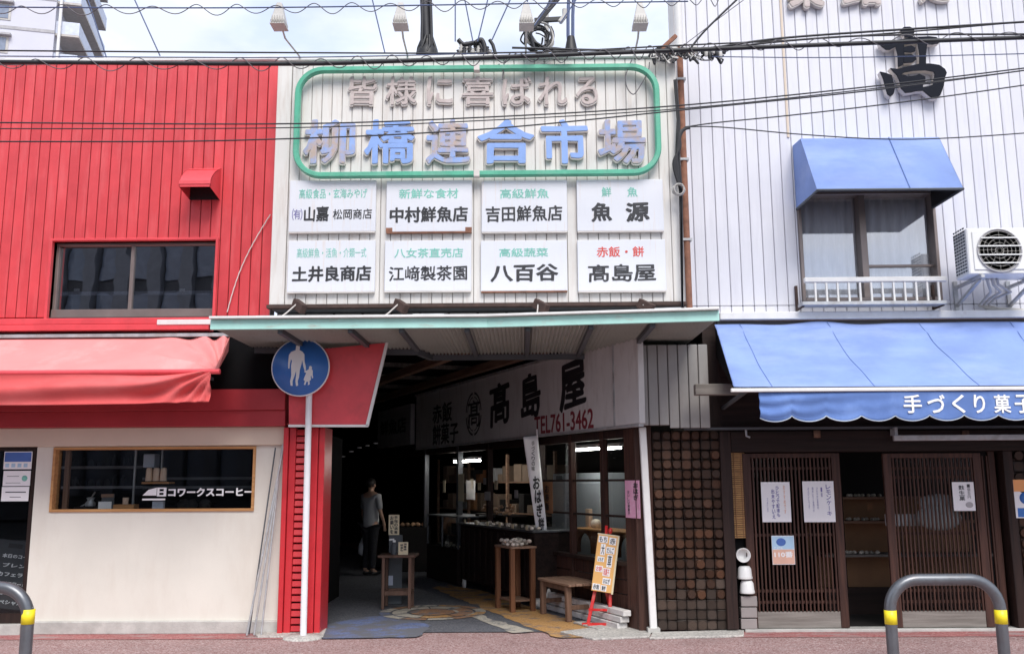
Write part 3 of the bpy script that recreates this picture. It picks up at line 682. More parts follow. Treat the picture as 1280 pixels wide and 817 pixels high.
xm_ = hit(596, 85, SY - .1)[0]; yy = SY - .085; e = .006
flat_tube([(xm_ - e, yy, fz1)] + [(x, y, z) for x, y, z in rr(fx0 + r, fz1 - r, pi / 2)] + [(x, y, z) for x, y, z in rr(fx0 + r, fz0 + r, pi)] + [(xm_ - e, yy, fz0)], .062, .08).build('tube', M['green_tube'], gt)
flat_tube([(xm_ + e, yy, fz0)] + [(x, y, z) for x, y, z in rr(fx1 - r, fz0 + r, 1.5 * pi)] + [(x, y, z) for x, y, z in rr(fx1 - r, fz1 - r, 0)] + [(xm_ + e, yy, fz1)], .062, .08).build('tube', M['green_tube'], gt)
for z in (fz0, fz1): b = MB(); b.box(xm_ - .03, xm_ + .03, SY - .128, SY - .05, z - .034, z + .034); b.build('joint_clip', M['letter_edge'], gt)

# raised letters
def raised(parent, ch, px, y, off, m, depth=.05):
    x0, z0, x1, z1 = RC(*px, y)
    b = MB(); add_text(b, ch, x0 - .012, z0 - .018, x1 + .004, z1 - .006, y + .006, depth - .005, off + .007, wob=.006); base = b.build('letter', m if False else M['letter_edge'], parent)
    b = MB(); add_text(b, ch, x0, z0, x1, z1, y - depth + .006, .006, off, wob=.006); b.build('letter_face', m, base)
sl_ = thing('slogan_lettering', 'faded mauve raised letters along the top inside the green frame', 'lettering', (hit(590, 115, SY)[0], SY, hit(590, 132, SY)[1]))
for ch, a, c in (('皆', 436, 472), ('様', 483, 521), ('に', 534, 566), ('喜', 578, 617), ('ば', 628, 664), ('れ', 673, 709), ('る', 720, 747)):
    raised(sl_, ch, (a, 97, c, 132), SY - .012, .014, M['slogan'], .03)
nm = thing('market_name_lettering', 'large pale blue raised letters naming the market inside the green frame', 'lettering', (hit(590, 180, SY)[0], SY, hit(590, 206, SY)[1]))
for ch, a, c, mm_ in (('柳', 380, 445, 'blue_peel'), ('橋', 456, 519, 'blue_letter'), ('連', 533, 588, 'blue_peel'), ('合', 597, 668, 'blue_letter'), ('市', 676, 735, 'blue_letter'), ('場', 747, 807, 'blue_peel')):
    raised(nm, ch, (a, 151, c, 206), SY - .012, .021, M[mm_], .04)

# eight shop name boards
boards = [
 ((362, 226, 470, 290), [('高級食品・玄海みやげ', 374, 236, 459, 248, 'teal_text', .008), ('㈲', 365, 261, 378, 275, 'violet_text', .0), ('山嘉', 380, 258, 411, 277, 'black_text', .03), ('松岡商店', 416, 261, 465, 274, 'black_text', .012)], 'board of two large and four small characters, top left of the eight'),
 ((483, 226, 590, 290), [('新鮮な食材', 499, 236, 573, 248, 'teal_text', .014), ('中村鮮魚店', 487, 258, 585, 278, 'black_text', .03)], 'board with rust stained corners, second from left in the top row'),
 ((602, 226, 709, 290), [('高級鮮魚', 625, 236, 686, 248, 'teal_text', .012), ('吉田鮮魚店', 607, 257, 703, 277, 'black_text', .022)], 'board with five black characters, third from left in the top row'),
 ((721, 225, 829, 289), [('鮮', 752, 234, 764, 246, 'teal_text', .012), ('魚', 784, 234, 797, 246, 'teal_text', .012), ('魚', 739, 253, 765, 277, 'black_text', .035), ('源', 782, 253, 812, 277, 'black_text', .035)], 'board with just two big black characters, top right'),
 ((360, 301, 469, 365), [('高級鮮魚・活魚・介類一式', 371, 310, 458, 322, 'teal_text', .004), ('土井良商店', 365, 332, 464, 352, 'black_text', .032)], 'board of five heavy characters under a dotted green line, bottom left'),
 ((481, 301, 589, 364), [('八女茶直売店', 493, 310, 579, 322, 'teal_text', .012), ('江﨑製茶園', 486, 332, 584, 351, 'black_text', .018)], 'tea seller board, second from left in the bottom row'),
 ((601, 301, 709, 364), [('高級蔬菜', 624, 310, 685, 321, 'teal_text', .012), ('八百谷', 613, 330, 698, 352, 'black_text', .03)], 'board with three wide spaced characters under a green line and rusty lower edge'),
 ((722, 300, 832, 364), [('赤飯・餅', 746, 308, 805, 321, 'red_text', .014), ('髙島屋', 735, 330, 820, 352, 'black_text', .022)], 'board with a red top line above three black characters, bottom right')]
for px, lines, lab in boards:
    x0, z0, x1, z1 = RC(*px, SY - .03)
    t_ = thing('name_board', 'white ' + lab, 'sign board', ((x0 + x1) / 2, SY - .03, z0), 'white name boards on the market sign wall')
    piece('board_face', t_, x0, x1, SY - .045, SY - .008, z0, z1, M['board'], .005)
    b = MB(); b.box(x0 + .004, x1 - .004, SY - .05, SY - .006, z0 - .012, z0 - .001)
    b.build('bottom_trim', M['rust'] if ('rust' in lab) else M['letter_edge'], t_)
    for s, a, y0_, c, y1_, mm_, off in lines:
        ax, az = hit(a, (y0_ + y1_) / 2, SY - .046)[0], hit((a + c) / 2, y1_, SY - .046)[1]; bx, bz = hit(c, (y0_ + y1_) / 2, SY - .046)[0], hit((a + c) / 2, y0_, SY - .046)[1]
        mb = MB(); add_text(mb, s, ax, az, bx, bz, SY - .0455, .002, off, shear=.04 if mm_ == 'black_text' else 0, wob=.012 if mm_ == 'black_text' else .004); mb.build('lettering', M[mm_], t_)
    if 'rust stained' in lab:
        for sx_ in (x0 + .035, x1 - .035): b = MB(); b.box(sx_ - .034, sx_ + .034, SY - .047, SY - .0452, z0 + .001, z0 + .045); b.build('rust_patch', M['rust'], t_)
# brackets with small wires below the sign wall
for i, (px, lab) in enumerate(((373, 'under the left end of the sign wall'), (500, 'second from left under the sign wall'), (675, 'third from left under the sign wall'), (806, 'under the right end of the sign wall'))):
    x, z = hit(px, 381, SY - .08)
    t_ = thing('cable_bracket', 'dark rusty cable bracket ' + lab, 'bracket', (x, SY - .08, z - .05), 'brackets under the sign wall')
    b = MB(); b.bar((x - .05, SY - .03, z + .03), (x + .07, SY - .14, z - .06), .07, .10); b.build('bracket_body', M['dark_rust'], t_, bevel=.006)
    b = MB(); sgn = -1 if i < 2 else (0 if i == 2 else 1)
    b.tube([(x - .02, SY - .1, z), (x + sgn * .08 - .03, SY - .12, z - .09), (x + sgn * .22 - .05, SY - .1, z - .2)], .008, 5); b.build('wire', M['letter_edge'], t_)

# ================================================================== WHITE BUILDING (right)
xw0 = hit(851, 230)[0]; XB = 8.4; zr0 = hit(1080, 391)[1]; ZT = 8.6
wb = thing('white_building', 'tall white ribbed metal building on the right above the sweet shop', 'building', (5, 0, 0))
ww = RC(999, 240, 1172, 376)
strips(wb, 'wall_panel', xw0, XB, .122, zr0 + .09, ZT, 0, M['lilac_panel'], holes=[(ww[0], ww[2], ww[1], ww[3])], gap=.0055)
strips(wb, 'wall_tile', xw0, XB, .122, zr0, zr0 + .085, 0, M['lilac_panel'], gap=.006)
b = MB(); wall_with_hole(b, xw0 + .003, XB, .032, .2, zr0, ZT, (ww[0], ww[2], ww[1], ww[3])); b.build('backing_wall', M['lilac_gap'], wb)
b = MB(); b.box(xw0 - .012, xw0 - .001, .0, .34, zr0, ZT); b.box(xw0, XB, .33, .36, CEIL + .15, ZT); b.build('side_flashing', M['white_panel'], wb)
b = MB(); x = hit(980, 80)[0]; b.box(x - .012, x + .012, -.012, -.001, hit(980, 172)[1], ZT); b.build('cream_conduit', M['cream_band'], wb)
b = MB(); z = hit(1080, 395, -.12)[1]; b.box(hit(899, 398, -.1)[0], XB, -.14, .02, z - .03, zr0 - .004); b.build('flashing', M['white_metal'], wb, bevel=.008)
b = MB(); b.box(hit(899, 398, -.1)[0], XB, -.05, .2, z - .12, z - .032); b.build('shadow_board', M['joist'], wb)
# upper window
uw = thing('window', None, None, ((ww[0] + ww[2]) / 2, .05, ww[1])); uw.parent = wb; uw.matrix_local = WM[wb.name].inverted() @ WM[uw.name]
b = MB(); t = .035
b.box(ww[0], ww[0] + t, -.03, .15, ww[1], ww[3]); b.box(ww[2] - t, ww[2], -.03, .15, ww[1], ww[3]); b.box(ww[0] + t, ww[2] - t, -.03, .15, ww[3] - t, ww[3]); b.box(ww[0] + t, ww[2] - t, -.03, .15, ww[1], ww[1] + t)
xm2 = hit(1078, 300, .05)[0]; b.box(xm2 - .04, xm2 + .03, -.01, .15, ww[1] + t, ww[3] - t)
b.build('frame', M['alu'], uw, bevel=.004)
zz = hit(1120, 332, .05)[1]; b = MB(); b.box(xm2 + .03, ww[2] - t, .05, .09, zz - .012, zz + .012); b.build('cross_rail', M['alu'], uw)
for a, c, y_ in ((ww[0] + t, xm2 - .04, .10), (xm2 + .03, ww[2] - t, .08)):
    b = MB(); b.box(a, c, y_, y_ + .006, ww[1] + t, ww[3] - t); b.build('pane', M['glass_sky'], uw)
    b = MB(); b.grid(lambda u, v, a=a, c=c: (a + (c - a) * u, (.135 + .014 * math.sin(u * 38 + math.sin(v * 5))), ww[1] + (ww[3] - ww[1]) * v), 60, 6); b.build('curtain', M['curtain'], uw, solid=.004)
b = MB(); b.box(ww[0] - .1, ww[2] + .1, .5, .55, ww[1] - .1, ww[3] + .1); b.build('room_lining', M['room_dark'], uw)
# window awning (box of faded blue sheet)
def awn_pt(px, py, y): x, z = hit(px, py, y); return Vector((x, y, z))
wa = thing('window_awning', 'small pale blue box awning over the upstairs window', 'awning', tuple(awn_pt(1085, 262, 0)))
A = dict(ltw=awn_pt(987, 186, 0), lbw=awn_pt(994, 264, 0), ltf=awn_pt(1003, 174, -.3), lbf=awn_pt(1022, 238, -.72), rtf=awn_pt(1172, 171, -.3), rbf=awn_pt(1204, 233, -.72))
xlA, xrA = A['lbf'].x, A['rbf'].x; zf = (A['lbf'].z + A['rbf'].z) / 2; zt = (A['ltf'].z + A['rtf'].z) / 2; zw = A['ltw'].z + .03; zbw = A['lbw'].z + .02
xlA = (A['lbf'].x + A['ltf'].x + A['lbw'].x) / 3
prof = [(-.01, zw), (-.3, zt), (-.72, zf)]
b = MB()
for i in range(2): b.quad((xlA, prof[i][0], prof[i][1]), (xlA, prof[i + 1][0], prof[i + 1][1]), (xrA, prof[i + 1][0], prof[i + 1][1]), (xrA, prof[i][0], prof[i][1]))
b.build('awning_cover', M['blue_fabric'], wa, solid=.006)
b = MB()
for i in range(2): b.quad((xlA + .01, prof[i][0] + .004, prof[i][1] - .015), (xlA + .01, prof[i + 1][0] + .012, prof[i + 1][1] - .012), (xrA - .01, prof[i + 1][0] + .012, prof[i + 1][1] - .012), (xrA - .01, prof[i][0] + .004, prof[i][1] - .015))
for x in (xlA + .01, xrA - .01): b.add([(x, -.012, zw - .02), (x, -.3, zt - .015), (x, -.708, zf - .005), (x, -.012, zbw + .01)], [(0, 1, 2, 3)])
b.build('added_dark_lining', M['black'], wa)  # black inner layer added to darken the upper part of the curtain
for x in (xlA, xrA): b = MB(); b.add([(x, -.01, zw), (x, -.3, zt), (x, -.72, zf), (x, -.01, zbw)], [(0, 1, 2, 3)]); b.build('side_cover', M['blue_fabric'], wa, solid=.005)
b = MB(); b.tube([(xlA, -.01, zbw), (xlA, -.72, zf - .012), (xrA, -.72, zf - .012), (xrA, -.01, zbw)], .014, 6); b.build('frame_tube', M['joist'], wa)
xs_ = hit(1123, 200, -.5)[0]; b = MB(); b.tube([(xs_, -.305, zt + .005), (xs_, -.722, zf + .005)], .005, 5); b.build('seam', M['blue_seam'], wa)
# window railing
rx0, rz0, rx1, rz1 = RC(1006, 346, 1184, 383, -.22)
rail = thing('window_railing', 'low white metal railing below the upstairs window', 'railing', ((rx0 + rx1) / 2, -.22, rz0))
b = MB(); b.bar((rx0 - .0, -.22, rz1 - .03), (rx1, -.22, rz1 - .03), .05, .055); b.build('top_rail', M['white_metal'], rail, bevel=.008)
b = MB(); b.bar((rx0 - .05, -.20, rz0 + .03), (rx1 - .04, -.20, rz0 + .03), .16, .04); b.build('bottom_rail', M['galv'], rail, bevel=.004)
for i in range(12):
    x = rx0 + .11 + (rx1 - rx0 - .2) * i / 11; piece('baluster', rail, x - .010, x + .010, -.235, -.21, rz0 + .05, rz1 - .058, M['white_metal'], .002)
for x in (rx0 - .03, rx1 - .06): b = MB(); b.box(x - .012, x + .012, -.24, -.001, rz0 + .0, rz0 + .05); b.box(x - .012, x + .012, -.04, -.001, rz0 + .05, rz1 - .05); b.build('wall_bracket', M['dark_rust'], rail)

# air conditioner unit
ax0, az0, _, az1 = RC(1211, 284, 1300, 342, -.62); ax1 = ax0 + .80
ac = thing('air_conditioner', 'white outdoor air conditioner unit on wall brackets at the right edge', 'air conditioner', ((ax0 + ax1) / 2, -.5, az0))
piece('casing', ac, ax0, ax1, -.60, -.30, az0, az1, M['white_plastic'], .012)
b = MB(); b.box(ax0 + .05, ax1 - .05, -.612, -.601, az0 + .045, az1 - .04); b.build('front_panel', M['white_plastic'], ac, bevel=.005)
fx, fz = ax0 + .31, (az0 + az1) / 2 + .0; fr_ = .215
b = MB(); b.lathe((fx, -.618, fz), [(fr_ + .012, -.004), (fr_ + .012, .006), (fr_, .006), (fr_, -.004)], 40, 'y'); b.lathe((fx, -.6145, fz), [(fr_ - .001, 0), (.001, .0005)], 40, 'y'); fan = b.build('fan_recess', M['bld_slab'], ac)
b = MB()
for k in range(5): b.lathe((fx, -.622, fz), [(.04 + k * .04, -.002), (.042 + k * .04, .001), (.044 + k * .04, -.002)], 40, 'y')
for k in range(12):
    a_ = k * pi / 6; b.tube([(fx + .02 * math.cos(a_), -.620, fz + .02 * math.sin(a_)), (fx + .21 * math.cos(a_ + .5), -.620, fz + .21 * math.sin(a_ + .5))], .0016, 4)
b.build('fan_grille', M['lamp_grey'], ac)
for k in (-.13, -.045, .045, .13): b = MB(); hw = math.sqrt(fr_ ** 2 - k * k); b.bar((fx - hw - .01, -.631, fz + k), (fx + hw + .01, -.631, fz + k), .008, .012); b.build('guard_rod', M['white_plastic'], ac)
b = MB()
for i in range(5):
    for j in range(14):
        b.box(ax0 - .004, ax0 - .001, -.56 + i * .05, -.525 + i * .05, az0 + .04 + j * .034, az0 + .04 + j * .034 + .017)
b.build('side_vent', M['joist'], ac)
for x in (ax0 + .12, ax1 - .12):
    b = MB(); b.bar((x, -.62, az0 - .02), (x, -.001, az0 - .02), .035, .03); b.bar((x, -.55, az0 - .04), (x, -.01, az0 - .22), .03, .03); b.box(x - .02, x + .02, -.03, -.001, az0 - .26, az0 + .05); b.build('bracket', M['galv'], ac)
b = MB()
for k in range(3):
    x = ax0 + .27 + k * .05
    b.tube([(x, -.4, az0 - .002), (x + .02, -.38, az0 - .06), (x + .08 + .05 * k, -.3, az0 - .12), (x + .10, -.12, az0 - .16), (x + .06, -.07, az0 - .22), (x + .16, -.06, az0 - .25), (x + .5, -.05, az0 - .27)], .015, 7)
b.build('pipe', M['lamp_grey'], ac)

# large black letter fixed to the white wall, drawn as its brush strokes
def lp(u, v):                       # crop coordinates (817 px wide, 120 px of photo)
    return (1080 + u * 120 / 817, 20 + v * 120 / 817)
bigl = thing('black_wall_letter', 'single large black brush style letter on the white wall', 'lettering', tuple(awn_pt(1142, 124, -.02)))
strokes = [
 [(310, 120), (340, 95), (390, 93), (430, 112), (432, 140), (415, 170), (420, 185), (345, 185), (345, 165), (315, 145)],
 [(130, 222), (150, 215), (200, 222), (300, 205), (430, 180), (560, 175), (620, 182), (648, 205), (640, 235), (600, 240), (450, 236), (330, 245), (260, 268), (220, 290), (185, 290), (140, 255)],
 [(275, 240), (340, 235), (345, 300), (335, 420), (290, 440), (285, 330), (270, 270)],
 [(455, 232), (540, 230), (528, 330), (528, 420), (470, 420), (470, 320)],
 [(338, 270), (400, 255), (440, 275), (436, 305), (400, 315), (338, 310)],
 [(338, 335), (400, 328), (440, 352), (448, 375), (410, 400), (338, 405)],
 [(218, 448), (280, 455), (400, 425), (470, 410), (560, 408), (640, 420), (690, 455), (706, 488), (690, 530), (680, 600), (650, 680), (615, 706), (580, 705), (545, 680), (500, 640), (480, 615), (560, 600), (585, 590), (600, 500), (590, 478), (520, 465), (420, 470), (340, 485), (300, 510), (270, 505)],
 [(270, 500), (335, 505), (375, 520), (440, 510), (470, 498), (520, 520), (525, 560), (500, 600), (505, 640), (440, 645), (400, 655), (350, 660), (310, 620), (300, 560)],
 [(132, 478), (180, 488), (235, 510), (245, 560), (262, 620), (250, 670), (222, 692), (195, 670), (178, 610), (160, 540)]]
for k, st in enumerate(strokes):
    pts = []
    for u, v in st:
        x, z = hit(*lp(u, v), -.10); pts.append((x, z))
    b = MB(); b.prism(pts, -.088 - k * .0015, -.03); st_o = b.build('letter_return', M['letter_edge'], bigl)
    cxm = sum(p[0] for p in pts) / len(pts); czm = sum(p[1] for p in pts) / len(pts)
    b = MB(); b.prism([(cxm + (p[0] - cxm) * .985, czm + (p[1] - czm) * .985 + .003) for p in pts], -.10 - k * .0015, -.089 - k * .0015); b.build('stroke', mat('black_letter_face', (.012, .014, .022), rough=.75, spec=.15) if k == 0 else bpy.data.materials['black_letter_face'], bigl)
# bottoms of higher letters cut by the top of the picture
up = thing('mauve_upper_lettering', 'mauve raised letters cut off by the top edge on the white wall', 'lettering', tuple(awn_pt(1080, 8, -.02)))
for ch, a, c, yb in (('菓', 984, 1028, 12), ('銘', 1050, 1098, 9), ('処', 1146, 1184, 5)):
    raised(up, ch, (a, yb - 46, c, yb), -.012, .04, M['slogan'], .06)

# rusty conduit at the seam between sign wall and white building
b = MB(); pz = [(849, 60), (851, 150), (852, 250), (854, 385)]
pc = thing('rusty_conduit', 'thin rust red conduit pipe in the seam right of the market sign', 'pipe', tuple(awn_pt(854, 388, -.2)))
x_ = hit(852, 220, -.2)[0] + .03; za, zb_ = hit(852, 60, -.2)[1], hit(852, 388, -.2)[1]
b.tube([(x_, -.2, zb_), (x_, -.2, za)], .034, 10); b.build('pipe', M['rust'], pc)
b = MB(); b.tube([(x_, -.2, za + .002), (x_, -.2, za + 1.2)], .045, 10); b.build('white_sleeve', M['white_metal'], pc)
for py in (100, 200, 300): z = hit(852, py, -.2)[1]; b = MB(); b.box(x_ - .05, x_ + .05, -.24, -.15, z - .012, z + .012); b.build('clamp', M['galv'], pc)
b = MB(); b.box(xw0 - .16, xw0 - .014, -.02, .3, zr0 - .1, sz1 - .05); tag(b.build('seam_wall', M['gap']), 'narrow dark wall in the gap between the two buildings', 'wall')

# ================================================================== CANOPY
ZC = 2.915
def PZ(px, py, z=ZC): p = G(px, py, z); return Vector((p.x, p.y, z))
cn = thing('canopy', 'flat corrugated canopy with mint green edge over the market entrance', 'canopy', (0, -.5, ZC - .02))
fr0 = PZ(262, 413); fr1 = PZ(610, 412); fr2 = PZ(899, 403); fr0.y = fr1.y = (fr0.y + fr1.y) / 2
bk = [Vector((fr0.x + .05, .05, ZC)), PZ(484, 441), PZ(540, 445), PZ(722, 447), PZ(899, 430)]
bk[1] = Vector((bk[1].x, .25, ZC)); bk = [bk[0], Vector((L0.x + .9, .3, ZC)), Vector((L0.x + 1.0, .75, ZC)), Vector((CORN.x - .1, .75, ZC)), Vector((fr2.x - .05, .1, ZC))]
fz_h = .10
def strip_along(p, q, y_off, z0, z1, th, name, m):
    d = (q - p).normalized(); n = Vector((-d.y, d.x, 0))
    if n.y > 0: n = -n
    b = MB(); a = p + n * y_off; c = q + n * y_off
    vs = [a, c, c + n * th, a + n * th]
    b.add([(v.x, v.y, z0) for v in vs] + [(v.x, v.y, z1) for v in vs], [(3, 2, 1, 0), (4, 5, 6, 7), (0, 1, 5, 4), (1, 2, 6, 5), (2, 3, 7, 6), (3, 0, 4, 7)])
    return b.build(name, m, cn, bevel=.004)
for p, q in ((fr0, fr1), (fr1, fr2)):
    strip_along(p, q, 0, ZC + .01, ZC + .105, .03, 'fascia', M['teal_fascia'])
    strip_along(p, q, -.05, ZC + .107, ZC + .13, .13, 'gutter', M['white_metal'])
    n_ = 7
    for i in range(n_):
        a = p.lerp(q, (i + .1) / n_); c = p.lerp(q, (i + .9) / n_)
        strip_along(a, c, -.12, ZC + .1305, ZC + .14 + .008 * (i % 2), .08 + .03 * (i % 3), 'roof_sheet_end', M['galv'])
# left end closing board
def soffit():
    b = MB(); outer = [fr0, fr1, fr2]; N = 150
    x0, x1 = fr0.x + .02, fr2.x - .02
    def fy(x): 
        return fr0.y if x < fr1.x else fr1.y + (fr2.y - fr1.y) * (x - fr1.x) / (fr2.x - fr1.x)
    def by(x):
        for p, q in zip(bk, bk[1:]):
            if p.x <= x <= q.x + 1e-6: return p.y + (q.y - p.y) * (x - p.x) / max(1e-6, q.x - p.x)
        return bk[0].y if x < bk[0].x else bk[-1].y
    def fn(u, v):
        x = x0 + (x1 - x0) * u; zz_ = ZC + .045 + .016 * (1 if int(round(u * 230)) % 2 else -1)
        return (x, fy(x) + .01 + (by(x) - fy(x)) * v, zz_)
    b.grid(fn, 230, 1, smooth=False)
    return b.build('corrugated_sheet', M['soffit'], cn, solid=.004)
soffit()
b = MB(); b.quad((fr0.x, fr0.y, ZC + .10), (fr1.x, fr1.y, ZC + .10), (fr2.x, fr2.y, ZC + .10), (fr2.x, -.02, ZC + .13), (fr0.x, -.02, ZC + .13)); b.build('roof_deck', M['galv'], cn, solid=.004)
for px0, px1 in ((345, 430), (435, 485), (500, 525), (583, 592), (660, 656), (738, 722), (812, 780)):
    p = PZ(px0, 411); q = PZ(px1, 436); p = fr0.lerp(fr1, (p.x - fr0.x) / (fr1.x - fr0.x)) if p.x < fr1.x else fr1.lerp(fr2, (p.x - fr1.x) / (fr2.x - fr1.x))
    x_b = p.x; y_b = .7 if abs(x_b) < 1.0 else .15
    b = MB(); b.bar((p.x, p.y + .04, ZC + .005), (x_b, y_b, ZC + .005), .045, .05); b.build('joist', M['joist'], cn)
b = MB()
for p, q in zip(bk, bk[1:]): b.bar(p + Vector((0, 0, -.005)), q + Vector((0, 0, -.005)), .05, .06)
b.build('rear_angle', M['joist'], cn)

# red trapezoid board under the canopy, left side
rb = [hit(385, 428, -.2), hit(484, 428, -.2), hit(459, 532, -.2), hit(361, 532, -.2), hit(361, 440, -.2)]
brd = thing('red_end_board', 'red trapezoid board with white trim hanging under the canopy', 'board', (rb[3][0] + .4, -.2, rb[3][1]))
b = MB(); b.prism([(x, z) for x, z in (rb[4], rb[1], rb[2], rb[3])], -.20, -.15); b.build('board_face', M['red_trim'], brd)
b = MB(); b.bar((rb[1][0], -.205, rb[1][1]), (rb[2][0], -.205, rb[2][1]), .03, .03, (1, 0, 0)); b.build('trim', M['white_metal'], brd)
b = MB(); b.bar((rb[3][0], -.205, rb[3][1]), (rb[2][0] + .01, -.205, rb[2][1]), .03, .025); b.build('trim', M['white_metal'], brd)
b = MB(); b.box(rb[3][0], rb[2][0] - .05, -.148, .25, rb[3][1] + .03, rb[3][1] + .07); b.build('soffit_board', M['room_grey'], brd)

# red shutter column
cl = thing('red_shutter_column', 'glossy red column with a louvred shutter guide beside the passage', 'column', (hit(378, 790, 0)[0], 0, 0))
zc_t = rb[3][1] - .01
q = [hit(351, 680, -.06)[0], hit(366, 680, -.06)[0], hit(384, 680, -.06)[0], hit(403, 680, -.06)[0]]
b = MB(); b.box(q[0], q[0] + .05, -.10, .2, 0, zc_t); b.box(q[0] + .055, q[1], -.07, .2, 0, zc_t); b.build('stile', M['red_column'], cl, bevel=.005)
b = MB(); b.box(q[2], q[2] + .09, -.10, .2, 0, zc_t); b.box(q[2] + .095, q[3], -.08, .3, 0, zc_t); b.build('stile', M['red_column'], cl, bevel=.005)
b = MB(); b.box(q[1], q[2], .0, .15, 0, zc_t); b.build('shutter_back', M['room_dark'], cl)
nl = 28
for i in range(nl):
    z0_ = .02 + (zc_t - .03) * i / nl; h = (zc_t - .03) / nl
    piece('louvre', cl, q[1] + .002, q[2] - .002, -.055, -.015, z0_ + .004, z0_ + h - .012, M['red_column'], .004, rot=Matrix.Rotation(R_(-14), 4, 'X'))

# leaning poles
for i, (tx, bx, w) in enumerate(((356, 319, .02), (357, 327, .018), (358, 335, .018), (352, 323, .014))):
    p = hit(tx, 552, -.02); g_ = G(bx, 790 if i < 3 else 788)
    lab = ['leftmost of the thin grey poles leaning on the cream wall', 'second from left thin pole leaning against the red column', 'third thin pole leaning nearest the red column', 'thinnest dark rod among the leaning poles'][i]
    b = MB(); b.tube([(g_.x, -.22 + .02 * i, .02), (p[0] - .02 * i, -.03, p[1] - .02 * i)], w / 2 * 1.1, 8)
    tag(b.build('leaning_pole', M['galv'] if i < 3 else M['joist']), lab, 'pole', 'poles leaning beside the cafe window')

# ================================================================== pedestrian sign
pg = G(379, 797); PY = pg.y
sp = hit(376, 459, PY - .05)
ps = thing('pedestrian_sign', 'round blue pedestrian sign with adult and child on a white pole', 'road sign', (pg.x, PY, 0))
b = MB(); b.tube([(pg.x, PY, .01), (sp[0] + .08, PY, sp[1] + .15)], .033, 14); b.build('pole', M['pole_white'], ps)
RD = .30
b = MB(); b.lathe((sp[0], PY - .06, sp[1]), [(RD, -.012), (RD, .004), (RD - .012, .006), (.001, .006)], 48, 'y'); b.build('disc_rim', M['sign_white'], ps)
b = MB(); b.lathe((sp[0], PY - .06, sp[1]), [(RD - .011, .004), (RD - .011, .008), (.001, .008)], 48, 'y'); b.build('disc_face', M['sign_blue'], ps)
b = MB()
for dz in (.13, -.13): b.box(sp[0] - .02, sp[0] + .12, PY - .055, PY + .02, sp[1] + dz - .015, sp[1] + dz + .015)
b.build('clamp', M['galv'], ps)
def sg(u, v): return (sp[0] + (u - 548) / 4 / 36 * RD, sp[1] - (v - 356) / 4 / 36 * RD)     # crop coords, 4x zoom
adult = [(524, 250), (532, 243), (541, 248), (543, 262), (540, 270), (556, 279), (566, 292), (568, 328), (574, 350), (576, 368), (570, 374), (562, 350), (556, 320), (553, 340), (546, 370), (543, 405), (537, 425), (540, 446), (530, 449), (526, 425), (528, 395), (527, 374), (522, 395), (512, 425), (513, 448), (503, 446), (500, 425), (505, 395), (502, 350), (506, 325), (500, 315), (496, 340), (494, 362), (488, 362), (487, 335), (490, 295), (500, 280), (522, 271)]
child = [(592, 352), (600, 350), (606, 357), (604, 366), (610, 374), (610, 392), (613, 408), (607, 412), (604, 398), (600, 402), (602, 418), (595, 424), (597, 440), (588, 445), (589, 428), (580, 428), (575, 444), (568, 442), (573, 425), (566, 418), (572, 400), (578, 385), (568, 380), (570, 374), (582, 372), (590, 366)]
for pl in (adult, child): b = MB(); b.prism([sg(u, v) for u, v in pl], PY - .071, PY - .0682); b.build('pictogram', M['sign_white'], ps)
b = MB(); b.lathe((pg.x, PY, .0), [(.20, 0), (.19, .02), (.05, .03), (.001, .03)], 20); b.build('concrete_footing', M['apron'], ps)

# ================================================================== RED FABRIC AWNING (left)
ra = thing('red_canvas_awning', 'faded pink red canvas awning sagging over the coffee shop', 'awning', (-5, -.4, hit(120, 500, -.95)[1]))
ty, tz = -.95, hit(150, 465, -.95)[1]; tx1 = hit(275, 465, ty)[0]
bx1, bz = hit(287, 421, -.08)
xe_f = hit(267, 470, ty)[0]
def wrink(x, z, cx__, cz__, amp, k):
    dx, dz = cx__ - x, cz__ - z; d = math.hypot(dx, dz) + .05; a = math.atan2(dz, dx)
    return amp * math.sin(a * k) * math.exp(-((d - .35) ** 2) / .35) * min(1, d * 3)
def top_fn(u, v):
    xr_ = bx1 + (xe_f - bx1) * v; x = XA + (xr_ - XA) * u; y = -.08 + (ty + .08) * v; z = bz + (tz - bz) * v
    z -= .035 * math.sin(pi * v); z += wrink(x, z + .0, xe_f + .05, tz, .042, 22) + .010 * math.sin(x * 2.3 + v * 5 + math.sin(x)) * math.sin(pi * v) + .005 * math.sin(x * 8 + v * 3) * v; return (x, y, z)
b = MB(); b.grid(top_fn, 220, 26); b.build('canvas_top', M['pink_fabric'], ra, solid=.004)
vz = hit(100, 506, ty)[1]
def val_fn(u, v):
    x = XA + (xe_f - .02 - XA) * u; zb_ = vz + .02 * u ** 6; z = tz + (zb_ - tz) * v
    fold = .05 * math.sin((v * 7 - (xe_f - x) * 1.1) ) * min(1, v * 2.2) * math.exp(-max(0, (xe_f - x) - .2) * .25) * min(1, .25 + (xe_f - x) * 1.2)
    rad = wrink(x, z, xe_f + .03, tz + .03, .035, 20)
    return (x, ty - .02 - fold + rad - .02 * v, z)
b = MB(); b.grid(val_fn, 260, 26); b.build('canvas_valance', M['red_fabric'], ra, solid=.004)
b = MB(); b.tube([(XA, ty, tz), (tx1, ty, tz)], .026, 12); b.build('front_tube', M['red_trim'], ra)
b = MB(); b.quad((bx1, -.08, bz), (xe_f, ty, tz), (xe_f + .01, ty + .05, tz - .01), (bx1 + .0, -.1, bz - .16)); b.build('side_flap', M['pink_fabric'], ra, solid=.004)
b = MB(); z = hit(150, 419, -.1)[1]; b.box(XA, bx1 - .0, -.12, -.04, z - .02, z + .015); b.build('top_batten', M['galv'], ra)
